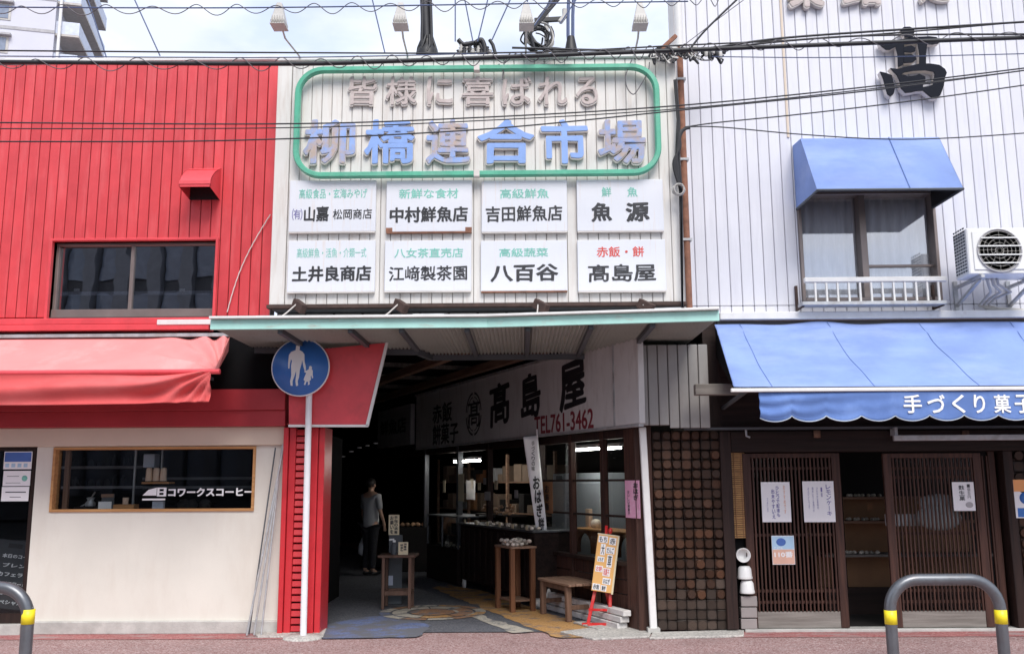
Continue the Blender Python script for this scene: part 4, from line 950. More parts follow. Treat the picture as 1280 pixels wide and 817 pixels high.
for x in (tx1 - .35, -6.5): b = MB(); b.bar((x, -.12, tz + .02), (x, ty + .02, tz), .03, .03); b.build('arm', M['joist'], ra)
# hood vent
vh = thing('vent_hood', 'red metal ventilation hood on the red cladding', 'vent hood', tuple(awn_pt(248, 250, -.01)))
vx0, vx1 = hit(225, 232, -.3)[0], hit(264, 232, -.3)[0]; vz1 = hit(248, 216, -.1)[1]; vzf = hit(248, 232, -.33)[1]; vzb = hit(250, 250, 0)[1]
cur = [(yy_, hit(246, py, yy_)[1]) for yy_, py in ((-.002, 211), (-.10, 212.5), (-.18, 214.5), (-.25, 218), (-.30, 222), (-.325, 226), (-.33, 230))]; vzf = cur[-1][1]
b = MB()
for i in range(len(cur) - 1): b.quad((vx0, cur[i][0], cur[i][1]), (vx0, cur[i + 1][0], cur[i + 1][1]), (vx1, cur[i + 1][0], cur[i + 1][1]), (vx1, cur[i][0], cur[i][1]))
b.quad((vx0, -.33, vzf), (vx0, -.33, vzf - .03), (vx1, -.33, vzf - .03), (vx1, -.33, vzf)); b.build('hood_top', M['red_trim'], vh, solid=.006)
for x in (vx0, vx1 - .005):
    pts = [(y, z) for y, z in cur] + [(-.33, vzf - .03), (-.001, vzb)]; n = len(pts)
    b = MB(); b.add([(x, y, z) for y, z in pts] + [(x + .005, y, z) for y, z in pts], [tuple(range(n)), tuple(range(2 * n - 1, n - 1, -1))] + [(i, (i + 1) % n, (i + 1) % n + n, i + n) for i in range(n)]); b.build('hood_side', M['red_trim'], vh)
b = MB(); b.box(vx0 + .008, vx1 - .008, -.02, -.002, vzb, vz1); b.build('dark_opening', M['black'], vh)

# thin knotted cord on red wall
p1, p2 = hit(338, 268, -.03), hit(284, 390, -.03); b = MB(); pts = []
for i in range(41):
    t = i / 40; pts.append((p1[0] + (p2[0] - p1[0]) * t - .06 * math.sin(pi * t), -.03 + .004 * math.sin(i * 2), p1[1] + (p2[1] - p1[1]) * t))
b.tube(pts, .006, 5); tag(b.build('cord', M['letter_edge']), 'thin pale cord slanting across the red cladding beside the sign wall', 'cord')
# ================================================================== BIG BLUE AWNING (right)
ba = thing('blue_canvas_awning', 'long faded blue canvas awning with scalloped lettered valance over the sweet shop', 'awning', (4.5, -.6, hit(1080, 525, -1.2)[1]))
AY = -1.2
bzt = hit(1080, 404, -.12)[1]; bxl = hit(893, 404, -.12)[0]; azf = hit(1080, 483, AY)[1]; axl = hit(917, 484, AY)[0]
def atop(u, v):
    xl_ = bxl + (axl - bxl) * (v - .35 * math.sin(pi * v) * .35); x = xl_ + (XB - xl_) * u
    y = -.12 + (AY + .12) * v; z = bzt + (azf - bzt) * v - .05 * math.sin(pi * v)
    z += .010 * math.sin(x * 6.5 + v * 7 + math.sin(x * 2)) * (1 - v) + .012 * math.sin(x * 2.1 + v * 9) * math.sin(pi * v) + .022 * math.exp(-((v - .14 - .035 * math.sin(5 * x) - .02 * math.sin(13 * x + 1)) / .045) ** 2) + .008 * math.sin((x - v * 1.4) * 17) * math.exp(-((v - .8) / .15) ** 2) * (math.sin(x * 1.3) > .2) + .012 * math.sin(x * 4.2 + 1) * math.exp(-v * 9) + .008 * math.exp(-u * 25) * math.sin(v * 20)
    return (x, y, z)
b = MB(); b.grid(atop, 260, 44); b.build('canvas_top', M['blue_fabric'], ba, solid=.004)
for pa, pb in ((924, 965), (1033, 1093), (1148, 1224), (1262, 1330)):
    x0_ = hit(pa, 405, -.12)[0]; x1_ = hit(pb, 480, AY)[0]; b = MB()
    pts = []
    for i in range(13):
        v = i / 12; x = x0_ + (x1_ - x0_) * v; u = (x - (bxl + (axl - bxl) * v)) / (XB - (bxl + (axl - bxl) * v)); p = atop(u, v); pts.append((p[0], p[1] - .003, p[2] + .006))
    b.tube(pts, .0032, 4); b.build('seam', M['blue_seam'], ba)
zb3 = hit(1080, 487, AY)[1]
b = MB(); b.box(axl - .03, XB, AY - .03, AY + .01, zb3 - .015, zb3 + .02); b.build('front_bar', M['white_metal'], ba, bevel=.006)
vxl = hit(949, 505, AY)[0]; vz0 = hit(1080, 526, AY)[1]; ptc = 42 * 8.6 / 1150
def vfn(u, v):
    x = vxl + (XB - vxl) * u; s = abs(math.sin(pi * ((x - vxl) / ptc + .06))); bot = vz0 + .055 * (1 - s ** .6)
    z = zb3 - .02 + (bot - zb3 + .02) * v
    y = AY - .005 + .012 * math.sin(x * 7 + v * 2) * v * math.exp(-max(0, x - vxl - .9) * 1.5) + .015 * math.sin((v + (x - vxl) * .25) * 14) * math.exp(-(x - vxl) * 1.6)
    return (x, y, z)
b = MB(); b.grid(vfn, 420, 12); b.build('valance', M['blue_valance'], ba, solid=.004)
b = MB()
b.tube([(vfn(i / 420, 1)[0], vfn(i / 420, 1)[1] - .002, vfn(i / 420, 1)[2]) for i in range(0, 421)], .006, 4); b.build('valance_hem', M['blue_trim'], ba)
b = MB()
for ch, a, c in (('手', 1129, 1152), ('づ', 1159, 1181), ('く', 1190, 1206), ('り', 1217, 1231), ('菓', 1242, 1263), ('子', 1268, 1289)):
    x0_, z0_, x1_, z1_ = RC(a, 493, c, 516, AY - .01); add_text(b, ch, x0_, z0_, x1_, z1_, AY - .014, .002, .02)
b.build('lettering', M['paper'], ba)
for x in (axl + .15, 3.6, 6.2): b = MB(); b.bar((x, -.02, azf - .1), (x, AY + .02, azf - .01), .03, .03); b.build('arm', M['joist'], ba)
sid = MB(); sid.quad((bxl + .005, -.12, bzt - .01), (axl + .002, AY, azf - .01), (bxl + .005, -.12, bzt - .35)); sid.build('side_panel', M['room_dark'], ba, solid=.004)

# ================================================================== RIBBED BOX above the corner
bxx0, bxz0, bxx1, bxz1 = RC(797, 410, 886, 531, -.25)
rbx = thing('ribbed_corner_box', 'grey box of vertical ribbed panels hanging at the passage corner', 'signboard box', ((bxx0 + bxx1) / 2, -.2, bxz0))
nb = 7; pw = (bxx1 - bxx0) / nb
for i in range(nb):
    zz0 = bxz0 + (.0 if i < 3 else -.03)
    piece('ribbed_panel', rbx, bxx0 + i * pw + .004, bxx0 + (i + 1) * pw - .004, -.25, -.225, zz0, ZC - .02, M['box_panel'], .006)
b = MB(); b.box(bxx0 + .002, bxx1 - .002, -.224, .1, bxz0 + .01, ZC - .03); b.build('box_core', M['gap'], rbx)
b = MB(); b.box(bxx0 - .04, bxx0 + .002, -.255, -.2, bxz0 - .01, ZC - .02); b.build('corner_trim', M['galv'], rbx)
# timber end and brackets right of the box
p = hit(868, 487, -.5); b = MB(); b.box(p[0], hit(925, 487, -.5)[0], -.55, -.45, p[1] - .055, p[1] + .055); tag(b.build('timber_beam_end', M['grey_wood'], bevel=.008), 'weathered timber beam end sticking out under the blue awning', 'beam')
b = MB(); p = hit(890, 470, -.02); b.box(bxx1 + .004, p[0] + .09, -.02, .1, bxz0, ZC); tag(b.build('dark_fascia_board', M['dark_wood']), 'dark timber board behind the left end of the blue awning', 'board')

# ================================================================== WOODEN STOREFRONT (right)
ZL = hit(1080, 538, 0)[1]
sf = thing('wooden_storefront', 'dark timber storefront of the sweet shop with sliding lattice doors', 'shopfront', (3.6, 0, 0))
px903, px918 = hit(904, 665, -.06)[0], hit(918, 665, -.06)[0]
b = MB(); b.box(px903, px918, -.08, .1, .03, ZL); b.build('post', M['dark_wood'], sf, bevel=.006)
zh = hit(1080, 564, -.05)[1]
b = MB(); b.box(px918, XB, -.07, .12, zh, ZL); b.build('lintel', M['dark_wood_h'], sf, bevel=.006)
b = MB(); b.box(bxx1, XB, .0, .12, ZL + .002, bzt + .05); b.build('upper_boards', M['dark_wood_h'], sf)
b = MB(); z = hit(1000, 535, -.1)[1]; b.box(hit(855, 535, -.1)[0], XB, -.14, -.08, z - .012, z + .012); b.build('metal_edge', M['joist'], sf)
for px in (1024, 1211): x, z = hit(px, 541, -.16); b = MB(); b.lathe((x, -.09, z - .045), [(.001, 0), (.035, .002), (.035, .075), (.001, .078)], 12); b.build('wooden_knob', M['bench_leg'], sf)
x, z = hit(933, 541, -.12); b = MB(); b.tube([(x, -.1, z + .05), (x, -.12, z - .03), (x + .03, -.14, z - .045)], .012, 6); b.build('hook', M['galv'], sf)
x0_, z0_, x1_, z1_ = RC(1117, 543, 1310, 550, -.2)
rl = thing('metal_track', 'pale metal track running above the right lattice door', 'rail', (x0_, -.2, z0_))
b = MB(); b.box(x0_, XB, -.22, -.17, z0_, z1_); b.build('track', M['galv'], rl, bevel=.004)
b = MB(); b.box(x0_ + .02, x0_ + .05, -.19, -.07, z1_, z1_ + .08); b.build('track_bracket', M['galv'], rl)

def lattice_door(px, bot_px, y, lab, nsl, rails, zbot_py=787):
    x0, z0, x1, z1 = RC(px[0], px[1], px[2], px[3], y)
    z0 = .035
    d = thing('lattice_door', None, None, ((x0 + x1) / 2, y, z0)); d.parent = sf; d.matrix_local = WM[sf.name].inverted() @ WM[d.name]; d['label'] = lab
    w = .085
    b = MB(); b.box(x0, x0 + w, y - .02, y + .02, z0, z1); b.box(x1 - w, x1, y - .02, y + .02, z0, z1); b.box(x0 + w, x1 - w, y - .02, y + .02, z1 - .05, z1); b.build('frame', M['red_wood'], d, bevel=.004)
    zp = z0 + .16; b = MB(); b.box(x0 + w, x1 - w, y - .014, y + .014, z0, zp); b.build('kick_board', M['grey_wood'], d, bevel=.003)
    for i in range(nsl):
        xx = x0 + w + (x1 - x0 - 2 * w) * (i + .5) / nsl; piece('slat', d, xx - .008, xx + .008, y - .022, y + .0, zp, z1 - .05, M['red_wood'], .002)
    for py in rails:
        z = hit(1000, py, y)[1]; b = MB(); b.box(x0 + w, x1 - w, y + .001, y + .016, z - .014, z + .014); b.build('cross_rail', M['red_wood'], d)
    b = MB(); b.box(x0 + w, x1 - w, y + .02, y + .024, zp, z1 - .05); b.build('pane', M['glass_shop'], d)
    return x0, x1, z0, z1
lattice_door((932, 566, 1055, 787), None, -.0, 'left sliding lattice door with paper notices', 21, (585, 668, 738, 752))
lattice_door((1110, 566, 1234, 787), None, -.0, 'right sliding lattice door with one small notice', 21, (586, 597, 667, 738, 752))
x0_, x1_ = hit(1225, 680, .06)[0], hit(1252, 680, .06)[0]
b = MB(); z1_ = zh; b.box(x1_ - .07, x1_, .04, .08, .035, z1_); b.build('rear_door_stile', M['red_wood'], sf, bevel=.004)
for k in range(3): piece('rear_slat', sf, x0_ + .04 + k * .045, x0_ + .058 + k * .045, .045, .07, .15, z1_ - .05, M['red_wood'], .002)
b = MB(); b.box(hit(1262, 680, -.03)[0], hit(1274, 680, -.03)[0], -.06, .12, .03, z1_ - .002); b.build('post', M['dark_wood'], sf, bevel=.005)
# white rounded bundle behind right lattice
bb_x, bb_z = hit(1172, 640, .16)
def blob_mesh(c, rx, ry, rz): b = MB(); b.blob(c, rx, ry, rz, 20, 12, .05); return b
bt = thing('white_bundle', 'white cloth bundle behind the lattice of the right door', 'bundle', (bb_x, .16, bb_z - .25))
blob_mesh((bb_x, .11, bb_z + .10), .22, .045, .09).build('upper_lobe', M['curtain'], bt); blob_mesh((bb_x - .02, .09, bb_z - .05), .24, .05, .13).build('lower_lobe', M['paper'], bt)
b = MB(); b.box(bb_x - .5, bb_x - .10, .23, .3, bb_z - .14, bb_z - .02); tag(b.build('white_tray', M['paper']), 'white tray on a shelf behind the right lattice door', 'tray')
# interior shelves seen in the opening
shx0, shx1 = hit(1020, 680, 1.2)[0], hit(1230, 680, 1.2)[0]
shv = thing('display_shelves', 'dark stepped display shelves inside the open shop doorway', 'shelves', ((shx0 + shx1) / 2, 1.2, .03))
for py, yy_, mm_ in ((622, 1.5, 'bench_wood'), (652, 1.2, 'bench_wood'), (694, .9, 'grey_wood')):
    z = hit(1083, py, yy_)[1]; b = MB(); b.box(shx0, shx1, yy_, yy_ + .35, z - .015, z + .012); b.build('shelf_board', M[mm_], shv)
    b = MB(); b.box(shx0, shx1, yy_ + .3, yy_ + .35, z - .4, z - .016); b.build('shelf_back', M['kraft'], shv)
b = MB(); z = hit(1083, 735, .85)[1]; b.box(shx0, shx1, .95, 1.0, .03, z); b.build('base_cabinet', M['dark_wood_h'], shv)
rnd_ = random.Random(3)
gl = 0
for py, yy_ in ((622, 1.5), (652, 1.2), (694, .9)):
    for k in range(9):
        px = 1062 + k * 5; x, z = hit(px, py, yy_ + .05)
        b = MB(); b.blob((x, yy_ + .08 + rnd_.uniform(0, .1), z + .03), .026, .026, .022, 7, 4, .1)
        tag(b.build('wrapped_sweet', M['goods_wrap']), 'small wrapped sweet on the %s shelf in the doorway' % {622: 'top', 652: 'middle', 694: 'lowest'}[py], 'sweet', 'sweets on the shelves in the doorway')
x, z = hit(1087, 633, 1.25); b = MB(); b.box(x - .03, x + .03, 1.24, 1.25, z - .04, z + .04); tag(b.build('price_card', M['kraft']), 'small brown price card above the middle shelf in the doorway', 'card')

# bamboo blind strip
x0_, z0_, x1_, z1_ = RC(914, 565, 933, 672, .0)
bl = thing('bamboo_blind', 'narrow golden bamboo blind left of the left lattice door', 'blind', ((x0_ + x1_) / 2, 0, z0_))
ns = 40
for i in range(ns):
    h = (z1_ - z0_) / ns; piece('bamboo_slat', bl, x0_, x1_ - .003, -.012, .0, z0_ + i * h, z0_ + (i + .8) * h, M['bamboo'], .002)
b = MB()
for u in (.25, .7): b.tube([(x0_ + (x1_ - x0_) * u, -.015, z0_), (x0_ + (x1_ - x0_) * u, -.015, z1_)], .004, 5)
b.build('binding_cord', M['kraft'], bl)
b = MB(); b.box(x0_ - .02, x1_ + .02, .05, .08, 0.03, zh); tag(b.build('dark_side_panel', M['room_dark']), 'dark panel behind the bamboo blind and the cups', 'panel')
for i, (cx_, cy_, lab) in enumerate(((928, 693, 'white cup lying open end outward at the top of the stack of three'), (931, 714, 'white upside down cup in the middle of the stack of three'), (934, 732, 'white cup at the bottom of the stack of three'))):
    x, z = hit(cx_, cy_, -.03); b = MB()
    if i == 0: b.lathe((x, -.05, z), [(.001, -.05), (.05, -.05), (.064, .028), (.073, .03), (.062, -.06), (.001, -.06)], 24, 'y')
    else: b.lathe((x, -.02, z - .07), [(.074, 0), (.078, .01), (.072, .03), (.066, .10), (.05, .125), (.001, .127)], 24)
    tag(b.build('white_cup', M['white_plastic']), lab, 'cup', 'white cups stacked beside the door')
for i in range(3):
    x0_, z0_, x1_, z1_ = RC(925, 744 + i * 14, 945, 757 + i * 14, .0); b = MB(); b.box(x0_, x1_, -.05, .04, z0_ + .003, z1_)
    tag(b.build('tile_block', M['tile'], bevel=.004), ['top', 'middle', 'bottom'][i] + ' grey block of the pile under the white cups', 'block', 'grey blocks under the cups')

# end grain block wall
def blockwall(px0, px1, nx, lab, y=-.02, low_grey=3):
    x0, x1 = hit(px0, 670, y)[0], hit(px1, 670, y)[0]
    t_ = thing('wood_block_wall', lab, 'wall', ((x0 + x1) / 2, y, 0))
    pt = (x1 - x0) / nx; z1 = ZL + .01; nz = int(round((z1 - .02) / pt)); ph = (z1 - .02) / nz
    b = MB(); b.box(x0 + .003, x1 - .003, y + .02, y + .14, .0, z1); b.build('backing_wall', M['room_dark'], t_)
    sq = []
    for gm in ('end_grain', 'end_grain_grey'):
        vs_ = []
        for kind in range(4):
            b = MB(); s = pt / 2 - .0004; d = .02 + .006 * kind
            if kind % 2 == 0: b.box(-s, s, -d, .03, -s * ph / pt, s * ph / pt); bev = .006
            else:
                pr = [(s * .98 * math.cos(a_ * 2 * pi / 9 + .2 * kind) * random.uniform(.92, 1.0), s * .98 * math.sin(a_ * 2 * pi / 9 + .2 * kind) * random.uniform(.92, 1.0)) for a_ in range(9)]
                b.box(-s, s, -.010, .03, -s * ph / pt, s * ph / pt); b.prism(pr, -d, -.0101); bev = .0065
            me = mesh_from('block', b.v, b.f, M[gm]); bm = bmesh.new(); bm.from_mesh(me)
            bmesh.ops.bevel(bm, geom=[e for e in bm.edges], offset=bev, segments=1, affect='EDGES', clamp_overlap=True); bm.to_mesh(me); bm.free(); vs_.append(me)
        sq.append(vs_)
    for j in range(nz):
        for i in range(nx):
            grey = j < low_grey or (j < low_grey + 2 and random.random() < .5)
            kind = (0 if random.random() < .8 else 2) if grey and j > 2 else random.choice((1, 1, 1, 3, 3, 3, 3, 0))
            if j <= 2: kind = random.choice((0, 0, 2))
            T = Matrix.Translation((x0 + (i + .5) * pt, y + random.uniform(-.014, .012), .02 + (j + .5) * ph))
            T = T @ Matrix.Rotation(random.uniform(-.12, .12), 4, 'X') @ Matrix.Rotation(random.uniform(-.12, .12), 4, 'Z') @ Matrix.Rotation(random.uniform(-.06, .06) + (random.choice((0, 1, 2, 3)) * pi / 2 if kind % 2 else 0), 4, 'Y')
            link('wood_block', sq[1 if grey else 0][kind], t_, T)
blockwall(818, 904, 7, 'wall of dark end grain wood blocks between the white pipe and lattice door')
blockwall(1274, 1330, 4, 'narrow piece of dark wood block wall at the right edge', low_grey=2)

# notices on the doors
def notice(px, y, lab, cat='notice', grp='paper notices on the lattice doors', m='paper'):
    x0, z0, x1, z1 = RC(*px, y); t_ = thing('notice', lab, cat, ((x0 + x1) / 2, y, z0), grp)
    b = MB(); b.box(x0, x1, y - .004, y, z0, z1); b.build('sheet', M[m], t_); return t_, x0, z0, x1, z1
t_, x0, z0, x1, z1 = notice((952, 602, 988, 652), -.026, 'white notice with two bold columns of writing, left of the two upper sheets')
w = x1 - x0; b = MB(); vtext(b, 'ひとつで配達も', x1 - w * .44, w * .11, z1 - .04, z0 + .05, -.0305, .001, .02); vtext(b, '出来やすいえ', x1 - w * .60, w * .11, z1 - .07, z0 + .03, -.0305, .001, .02); vtext(b, 'つつみにします', x0 + w * .2, w * .05, z1 - .16, z0 + .1, -.0305, .001, .005); b.build('writing', M['violet_text'], t_)
b = MB(); vtext(b, 'おすすめです', x1 - w * .2, w * .08, z1 - .03, z0 + .08, -.0305, .001, .01); b.build('faded_writing', M['salmon_print'], t_)
t_, x0, z0, x1, z1 = notice((1004, 601, 1043, 652), -.026, 'white notice for lemon cake, right of the two upper sheets')
w = x1 - x0; b = MB(); vtext(b, 'レモンケーキ', x1 - w * .18, w * .15, z1 - .03, z0 + .06, -.0305, .001, .015)
for k, s in enumerate(('一個', 'さわやかな風味の', '国産レモン使用です', 'ぜひどうぞ')): vtext(b, s, x1 - w * (.40 + .14 * k), w * .05, z1 - .06, z0 + .10 + .03 * (k % 2) + (.15 if k == 0 else 0), -.0305, .001, .005)
b.build('writing', M['violet_text'], t_)
t_, x0, z0, x1, z1 = notice((965, 669, 993, 705), -.026, 'small blue and orange leaflet with 110 printed, below the upper notices')
zm_ = (z0 + z1) / 2
b = MB(); b.box(x0 + .004, x1 - .004, -.0325, -.0305, zm_ + .01, z1 - .006); b.build('picture', M['sky_print'], t_)
b = MB(); b.blob(((x0 + x1) / 2 - .02, -.033, zm_ + .08), .05, .0015, .04, 16, 6); b.build('picture_shape', M['blue_print'], t_)
b = MB(); b.box(x0 + .004, x1 - .004, -.0325, -.0305, z0 + .006, zm_ + .005); b.build('panel', M['salmon_print'], t_)
b = MB(); add_text(b, '110番', x0 + .02, z0 + .07, x1 - .02, z0 + .13, -.0327, .001, .03); add_text(b, 'こども', x0 + .02, z0 + .15, x0 + .11, z0 + .175, -.0327, .001, .02); b.build('writing', M['paper'], t_)
t_, x0, z0, x1, z1 = notice((1191, 602, 1218, 638), -.026, 'white notice with three dark characters on the right lattice door')
b = MB(); vtext(b, '麩生菓', x0 + (x1 - x0) * .42, .06, z1 - .03, z0 + .10, -.0305, .001, .02); vtext(b, '一個百円', x0 + (x1 - x0) * .75, .03, z1 - .02, z0 + .12, -.0305, .001, .0); b.build('writing', M['black_text'], t_)
b = MB(); b.blob((x1 - .06, -.0306, z0 + .06), .04, .001, .03, 12, 6); b.build('picture', M['bld_slab'], t_)
t_, x0, z0, x1, z1 = notice((1268, 599, 1300, 647), -.06, 'orange and blue poster on the wood blocks at the right edge', 'poster', None)
b = MB(); b.box(x0, x1, -.066, -.064, z1 - .12, z1); b.build('orange_header', M['orange_print'], t_); b = MB(); b.lathe((x0 + .11, -.065, z0 + .2), [(.06, 0), (.06, .0015), (.001, .0015)], 20, 'y'); b.box(x0 + .02, x1, -.066, -.064, z0 + .01, z0 + .10); b.build('blue_print', M['sign_blue'], t_)
# ================================================================== PASSAGE: sweet shop side front (frame FP, -y faces the passage)
def ph(px, py, y=0.0): return hit(px, py, y, FP)
SBY = -.16
s_r = ph(798, 480, SBY)[0]; sz_b = ph(797, 529, SBY)[1]; sz_t = (ph(764, 429, SBY)[1] + ph(620, 470, SBY)[1]) / 2
sz_t = ph(764, 429, SBY)[1]; s_l = ph(520, 530, SBY)[0]
shop = thing('side_shopfront', 'timber and glass shopfront along the right side of the passage', 'shopfront', tuple(rotF((-2, 0, 0))), rotz=math.atan2(xa.y, xa.x))
sb = thing('passage_signboard', 'long white signboard with brush lettering and phone number along the passage', 'signboard', tuple(rotF((s_r - 2, SBY, sz_b))), rotz=math.atan2(xa.y, xa.x))
s_j = ph(768, 480, SBY)[0]
b = MB(FP); b.box(s_l, s_j - .015, SBY, SBY + .06, sz_b, sz_t); b.build('board_face', M['sign_grey'], sb)
b = MB(FP); b.box(s_j + .015, s_r + .02, SBY - .01, SBY + .06, sz_b - .0, sz_t - .01); b.build('blank_panel', M['sign_grey'], sb, bevel=.004)
b = MB(FP); b.box(s_j - .014, s_j + .014, SBY - .016, SBY + .05, sz_b, sz_t); b.build('joint_strip', M['galv'], sb)
b = MB(FP); b.box(s_l, s_j, SBY - .03, SBY + .05, sz_t + .002, sz_t + .035); b.box(s_l, s_r, SBY - .01, SBY + .05, sz_b - .03, sz_b - .002); b.build('edge_trim', M['galv'], sb)
def ptext(body, px, m, off, parent, name='lettering', yy=None, shear=0):
    yy = SBY - .001 if yy is None else yy
    a = ph(px[0], (px[1] + px[3]) / 2, yy); c = ph(px[2], (px[1] + px[3]) / 2, yy); xm_ = (px[0] + px[2]) / 2
    z0_, z1_ = ph(xm_, px[3], yy)[1], ph(xm_, px[1], yy)[1]
    b = MB(FP); add_text(b, body, a[0], z0_, c[0], z1_, yy, .002, off, shear=shear, wob=.014 if m == 'sign_ink' else .003); return b.build(name, M[m], parent)
ptext('髙', (612, 478, 637, 532), 'sign_ink', .03, sb, shear=.08); ptext('島', (651, 466, 676, 523), 'sign_ink', .03, sb, shear=.08); ptext('屋', (699, 450, 733, 512), 'sign_ink', .03, sb, shear=.08)
ptext('TEL761-3462', (668, 515, 742, 539), 'maroon_text', .02, sb)
ptext('赤飯', (541, 503, 565, 528), 'sign_ink', .02, sb); ptext('餅菓子', (541, 528, 573, 555), 'sign_ink', .02, sb)
ptext('髙', (585, 500, 600, 534), 'sign_ink', .01, sb)
cxe, cze = ph(592, 517, SBY); b = MB(FP)
for r0, r1 in ((.285, .315), (.235, .25)):
    for h_ in range(4):
        a0, a1 = h_ * pi / 2 + .12, (h_ + 1) * pi / 2 - .12; n = 8
        pts = [(cxe + r1 * math.cos(a0 + (a1 - a0) * i / n), cze + r1 * 1.02 * math.sin(a0 + (a1 - a0) * i / n)) for i in range(n + 1)] + [(cxe + r0 * math.cos(a0 + (a1 - a0) * i / n), cze + r0 * 1.02 * math.sin(a0 + (a1 - a0) * i / n)) for i in range(n, -1, -1)]
        b.prism(pts, SBY - .003, SBY - .001)
b.build('round_emblem', M['sign_ink'], sb)
# deeper dark signboard
b2 = thing('dark_signboard', 'unlit signboard deeper in the passage beyond the lettered one', 'signboard', tuple(rotF((s_l - 1.5, SBY, sz_b + .05))), rotz=math.atan2(xa.y, xa.x))
b = MB(FP); b.box(s_l - 2.4, s_l - .25, SBY - .02, SBY + .06, sz_b + .08, sz_t - .1); b.build('board_face', M['bld_slab'], b2)
b = MB(FP); add_text(b, '鮮魚店', s_l - 2.2, sz_b + .3, s_l - .5, sz_t - .3, SBY - .021, .002, .02); b.build('lettering', M['sign_ink'], b2)
# wall above and below boards
b = MB(FP); b.box(-15, -.02, -.09, .0, sz_b - .02, CEIL); b.build('upper_wall', M['room_dark'], shop)
for k, (yy_, zz_) in enumerate(((-.35, CEIL - .12), (-1.3, CEIL - .16), (-2.4, CEIL - .14))):
    b = MB(FP); b.box(-15, -.9, yy_ - .05, yy_ + .05, zz_ - .08, zz_ + .02); tag(b.build('ceiling_beam', M['bench_wood']), ['beam just above the lettered signboard', 'middle beam under the dark passage roof', 'left beam under the dark passage roof'][k], 'beam', 'beams under the passage roof')
for k in range(7):
    b = MB(FP); b.box(-1.6 - k * 1.5, -1.52 - k * 1.5, -3.2, -.12, CEIL - .06, CEIL - .001); tag(b.build('cross_beam', M['grey_wood']), 'cross beam under the dark passage roof', 'beam', 'cross beams under the passage roof')
def postx(px, y=0): return ph(px, 650, y)[0]
def pbox(name, x0, x1, y0, y1, z0, z1, m, parent=shop, bevel=.004):
    b = MB(FP); b.box(x0, x1, y0, y1, z0, z1); return b.build(name, M[m], parent, bevel=bevel)
zsill = ph(745, 697, 0)[1]
xg0, xg1 = postx(676), postx(788)
pbox('corner_post', postx(787), -.02, -.05, .10, 0, sz_b - .03, 'red_wood')
for px in (716, 756): x = postx(px); pbox('mullion', x - .035, x + .035, -.03, .04, 0.0, sz_b - .03, 'red_wood')
pbox('end_post', xg0 - .04, xg0 + .03, -.04, .06, 0, sz_b - .03, 'dark_wood')
for py in (600, 643): z = ph(745, py, 0)[1]; pbox('glazing_bar', xg0 + .03, xg1, -.01, .02, z - .012, z + .012, 'dark_wood', bevel=0)
pbox('top_rail', xg0, xg1, -.02, .05, sz_b - .12, sz_b - .031, 'dark_wood')
pbox('window_sill', xg0, xg1, -.05, .06, zsill - .03, zsill + .012, 'dark_wood')
npl = 4; hh = (zsill - .06) / npl
for i in range(npl):
    for a, c in ((xg0 + .03, postx(716) - .036), (postx(716) + .036, postx(756) - .036), (postx(756) + .036, xg1)):
        piece('wainscot_board', shop, a, c, -.005, .03, .03 + i * hh + .004, .03 + (i + 1) * hh - .004, M['table_orange'] if False else M['red_wood'], .004, F=FP)
for a, c in ((xg0 + .03, postx(716) - .036), (postx(716) + .036, postx(756) - .036), (postx(756) + .036, xg1)):
    pbox('pane', a, c, .022, .027, zsill + .012, sz_b - .12, 'glass_shop', bevel=0)
# inside the glazed shop
pbox('room_back', -12, .0, 2.6, 2.7, 0, CEIL, 'room_grey', bevel=0)
def inner(px0, py0, px1, py1, y): x0, z0 = ph(px0, py1, y); x1, z1 = ph(px1, py0, y); return x0, z0, x1, z1
x0, z0, x1, z1 = RC(690, 591, 752, 695, .6, FP)
fg = thing('fridge', 'large pale grey refrigerator behind the shop glass', 'refrigerator', tuple(rotF(((x0 + x1) / 2, .8, .03))), rotz=math.atan2(xa.y, xa.x))
b = MB(FP); b.box(x0, x1, .62, 1.2, .1, z1); b.build('cabinet', M['fridge'], fg, bevel=.01)
xm_ = x0 + (x1 - x0) * .46
for a, c in ((x0 + .01, xm_ - .006), (xm_ + .006, x1 - .01)): b = MB(FP); b.box(a, c, .59, .615, .14, z1 - .12); b.build('door_panel', M['fridge'], fg, bevel=.008)
b = MB(FP); b.box(x0 + .12, x0 + .3, .61, .619, z1 - .09, z1 - .03); b.build('badge', M['joist'], fg)
x0, z0, x1, z1 = RC(722, 655, 800, 696, .3, FP)
ct = thing('arched_counter', 'brown wooden counter with arched openings inside the shop window', 'counter', tuple(rotF(((x0 + x1) / 2, .4, z0))), rotz=math.atan2(xa.y, xa.x))
zt_ = ph(760, 662, .3)[1]; zb_ = zsill + .0
b = MB(FP); b.box(x0, x1, .22, .6, zt_ - .02, zt_); b.build('counter_top', M['oak'], ct, bevel=.004)
nA = 3; wA = (x1 - x0) / nA
for k in range(nA):
    a = x0 + k * wA; c = a + wA; b = MB(FP); r = wA * .33; mx_ = (a + c) / 2
    arc = [(mx_ + r * math.cos(pi * i / 10), zb_ + .08 + r * .95 * math.sin(pi * i / 10)) for i in range(11)]
    poly = [(a, zb_), (a, zt_ - .022), (c, zt_ - .022), (c, zb_), (mx_ + r, zb_)] + arc + [(mx_ - r, zb_)]
    b.prism(poly, .26, .30); b.build('arch_panel', M['table_orange'], ct)
x, z = ph(745, 657, .4); b = MB(FP); b.lathe((x, .4, zt_), [(.001, 0), (.055, .005), (.07, .05), (.045, .10), (.001, .11)], 14); tag(b.build('jar', M['goods_wrap']), 'small pale jar on the arched counter behind the glass', 'jar')
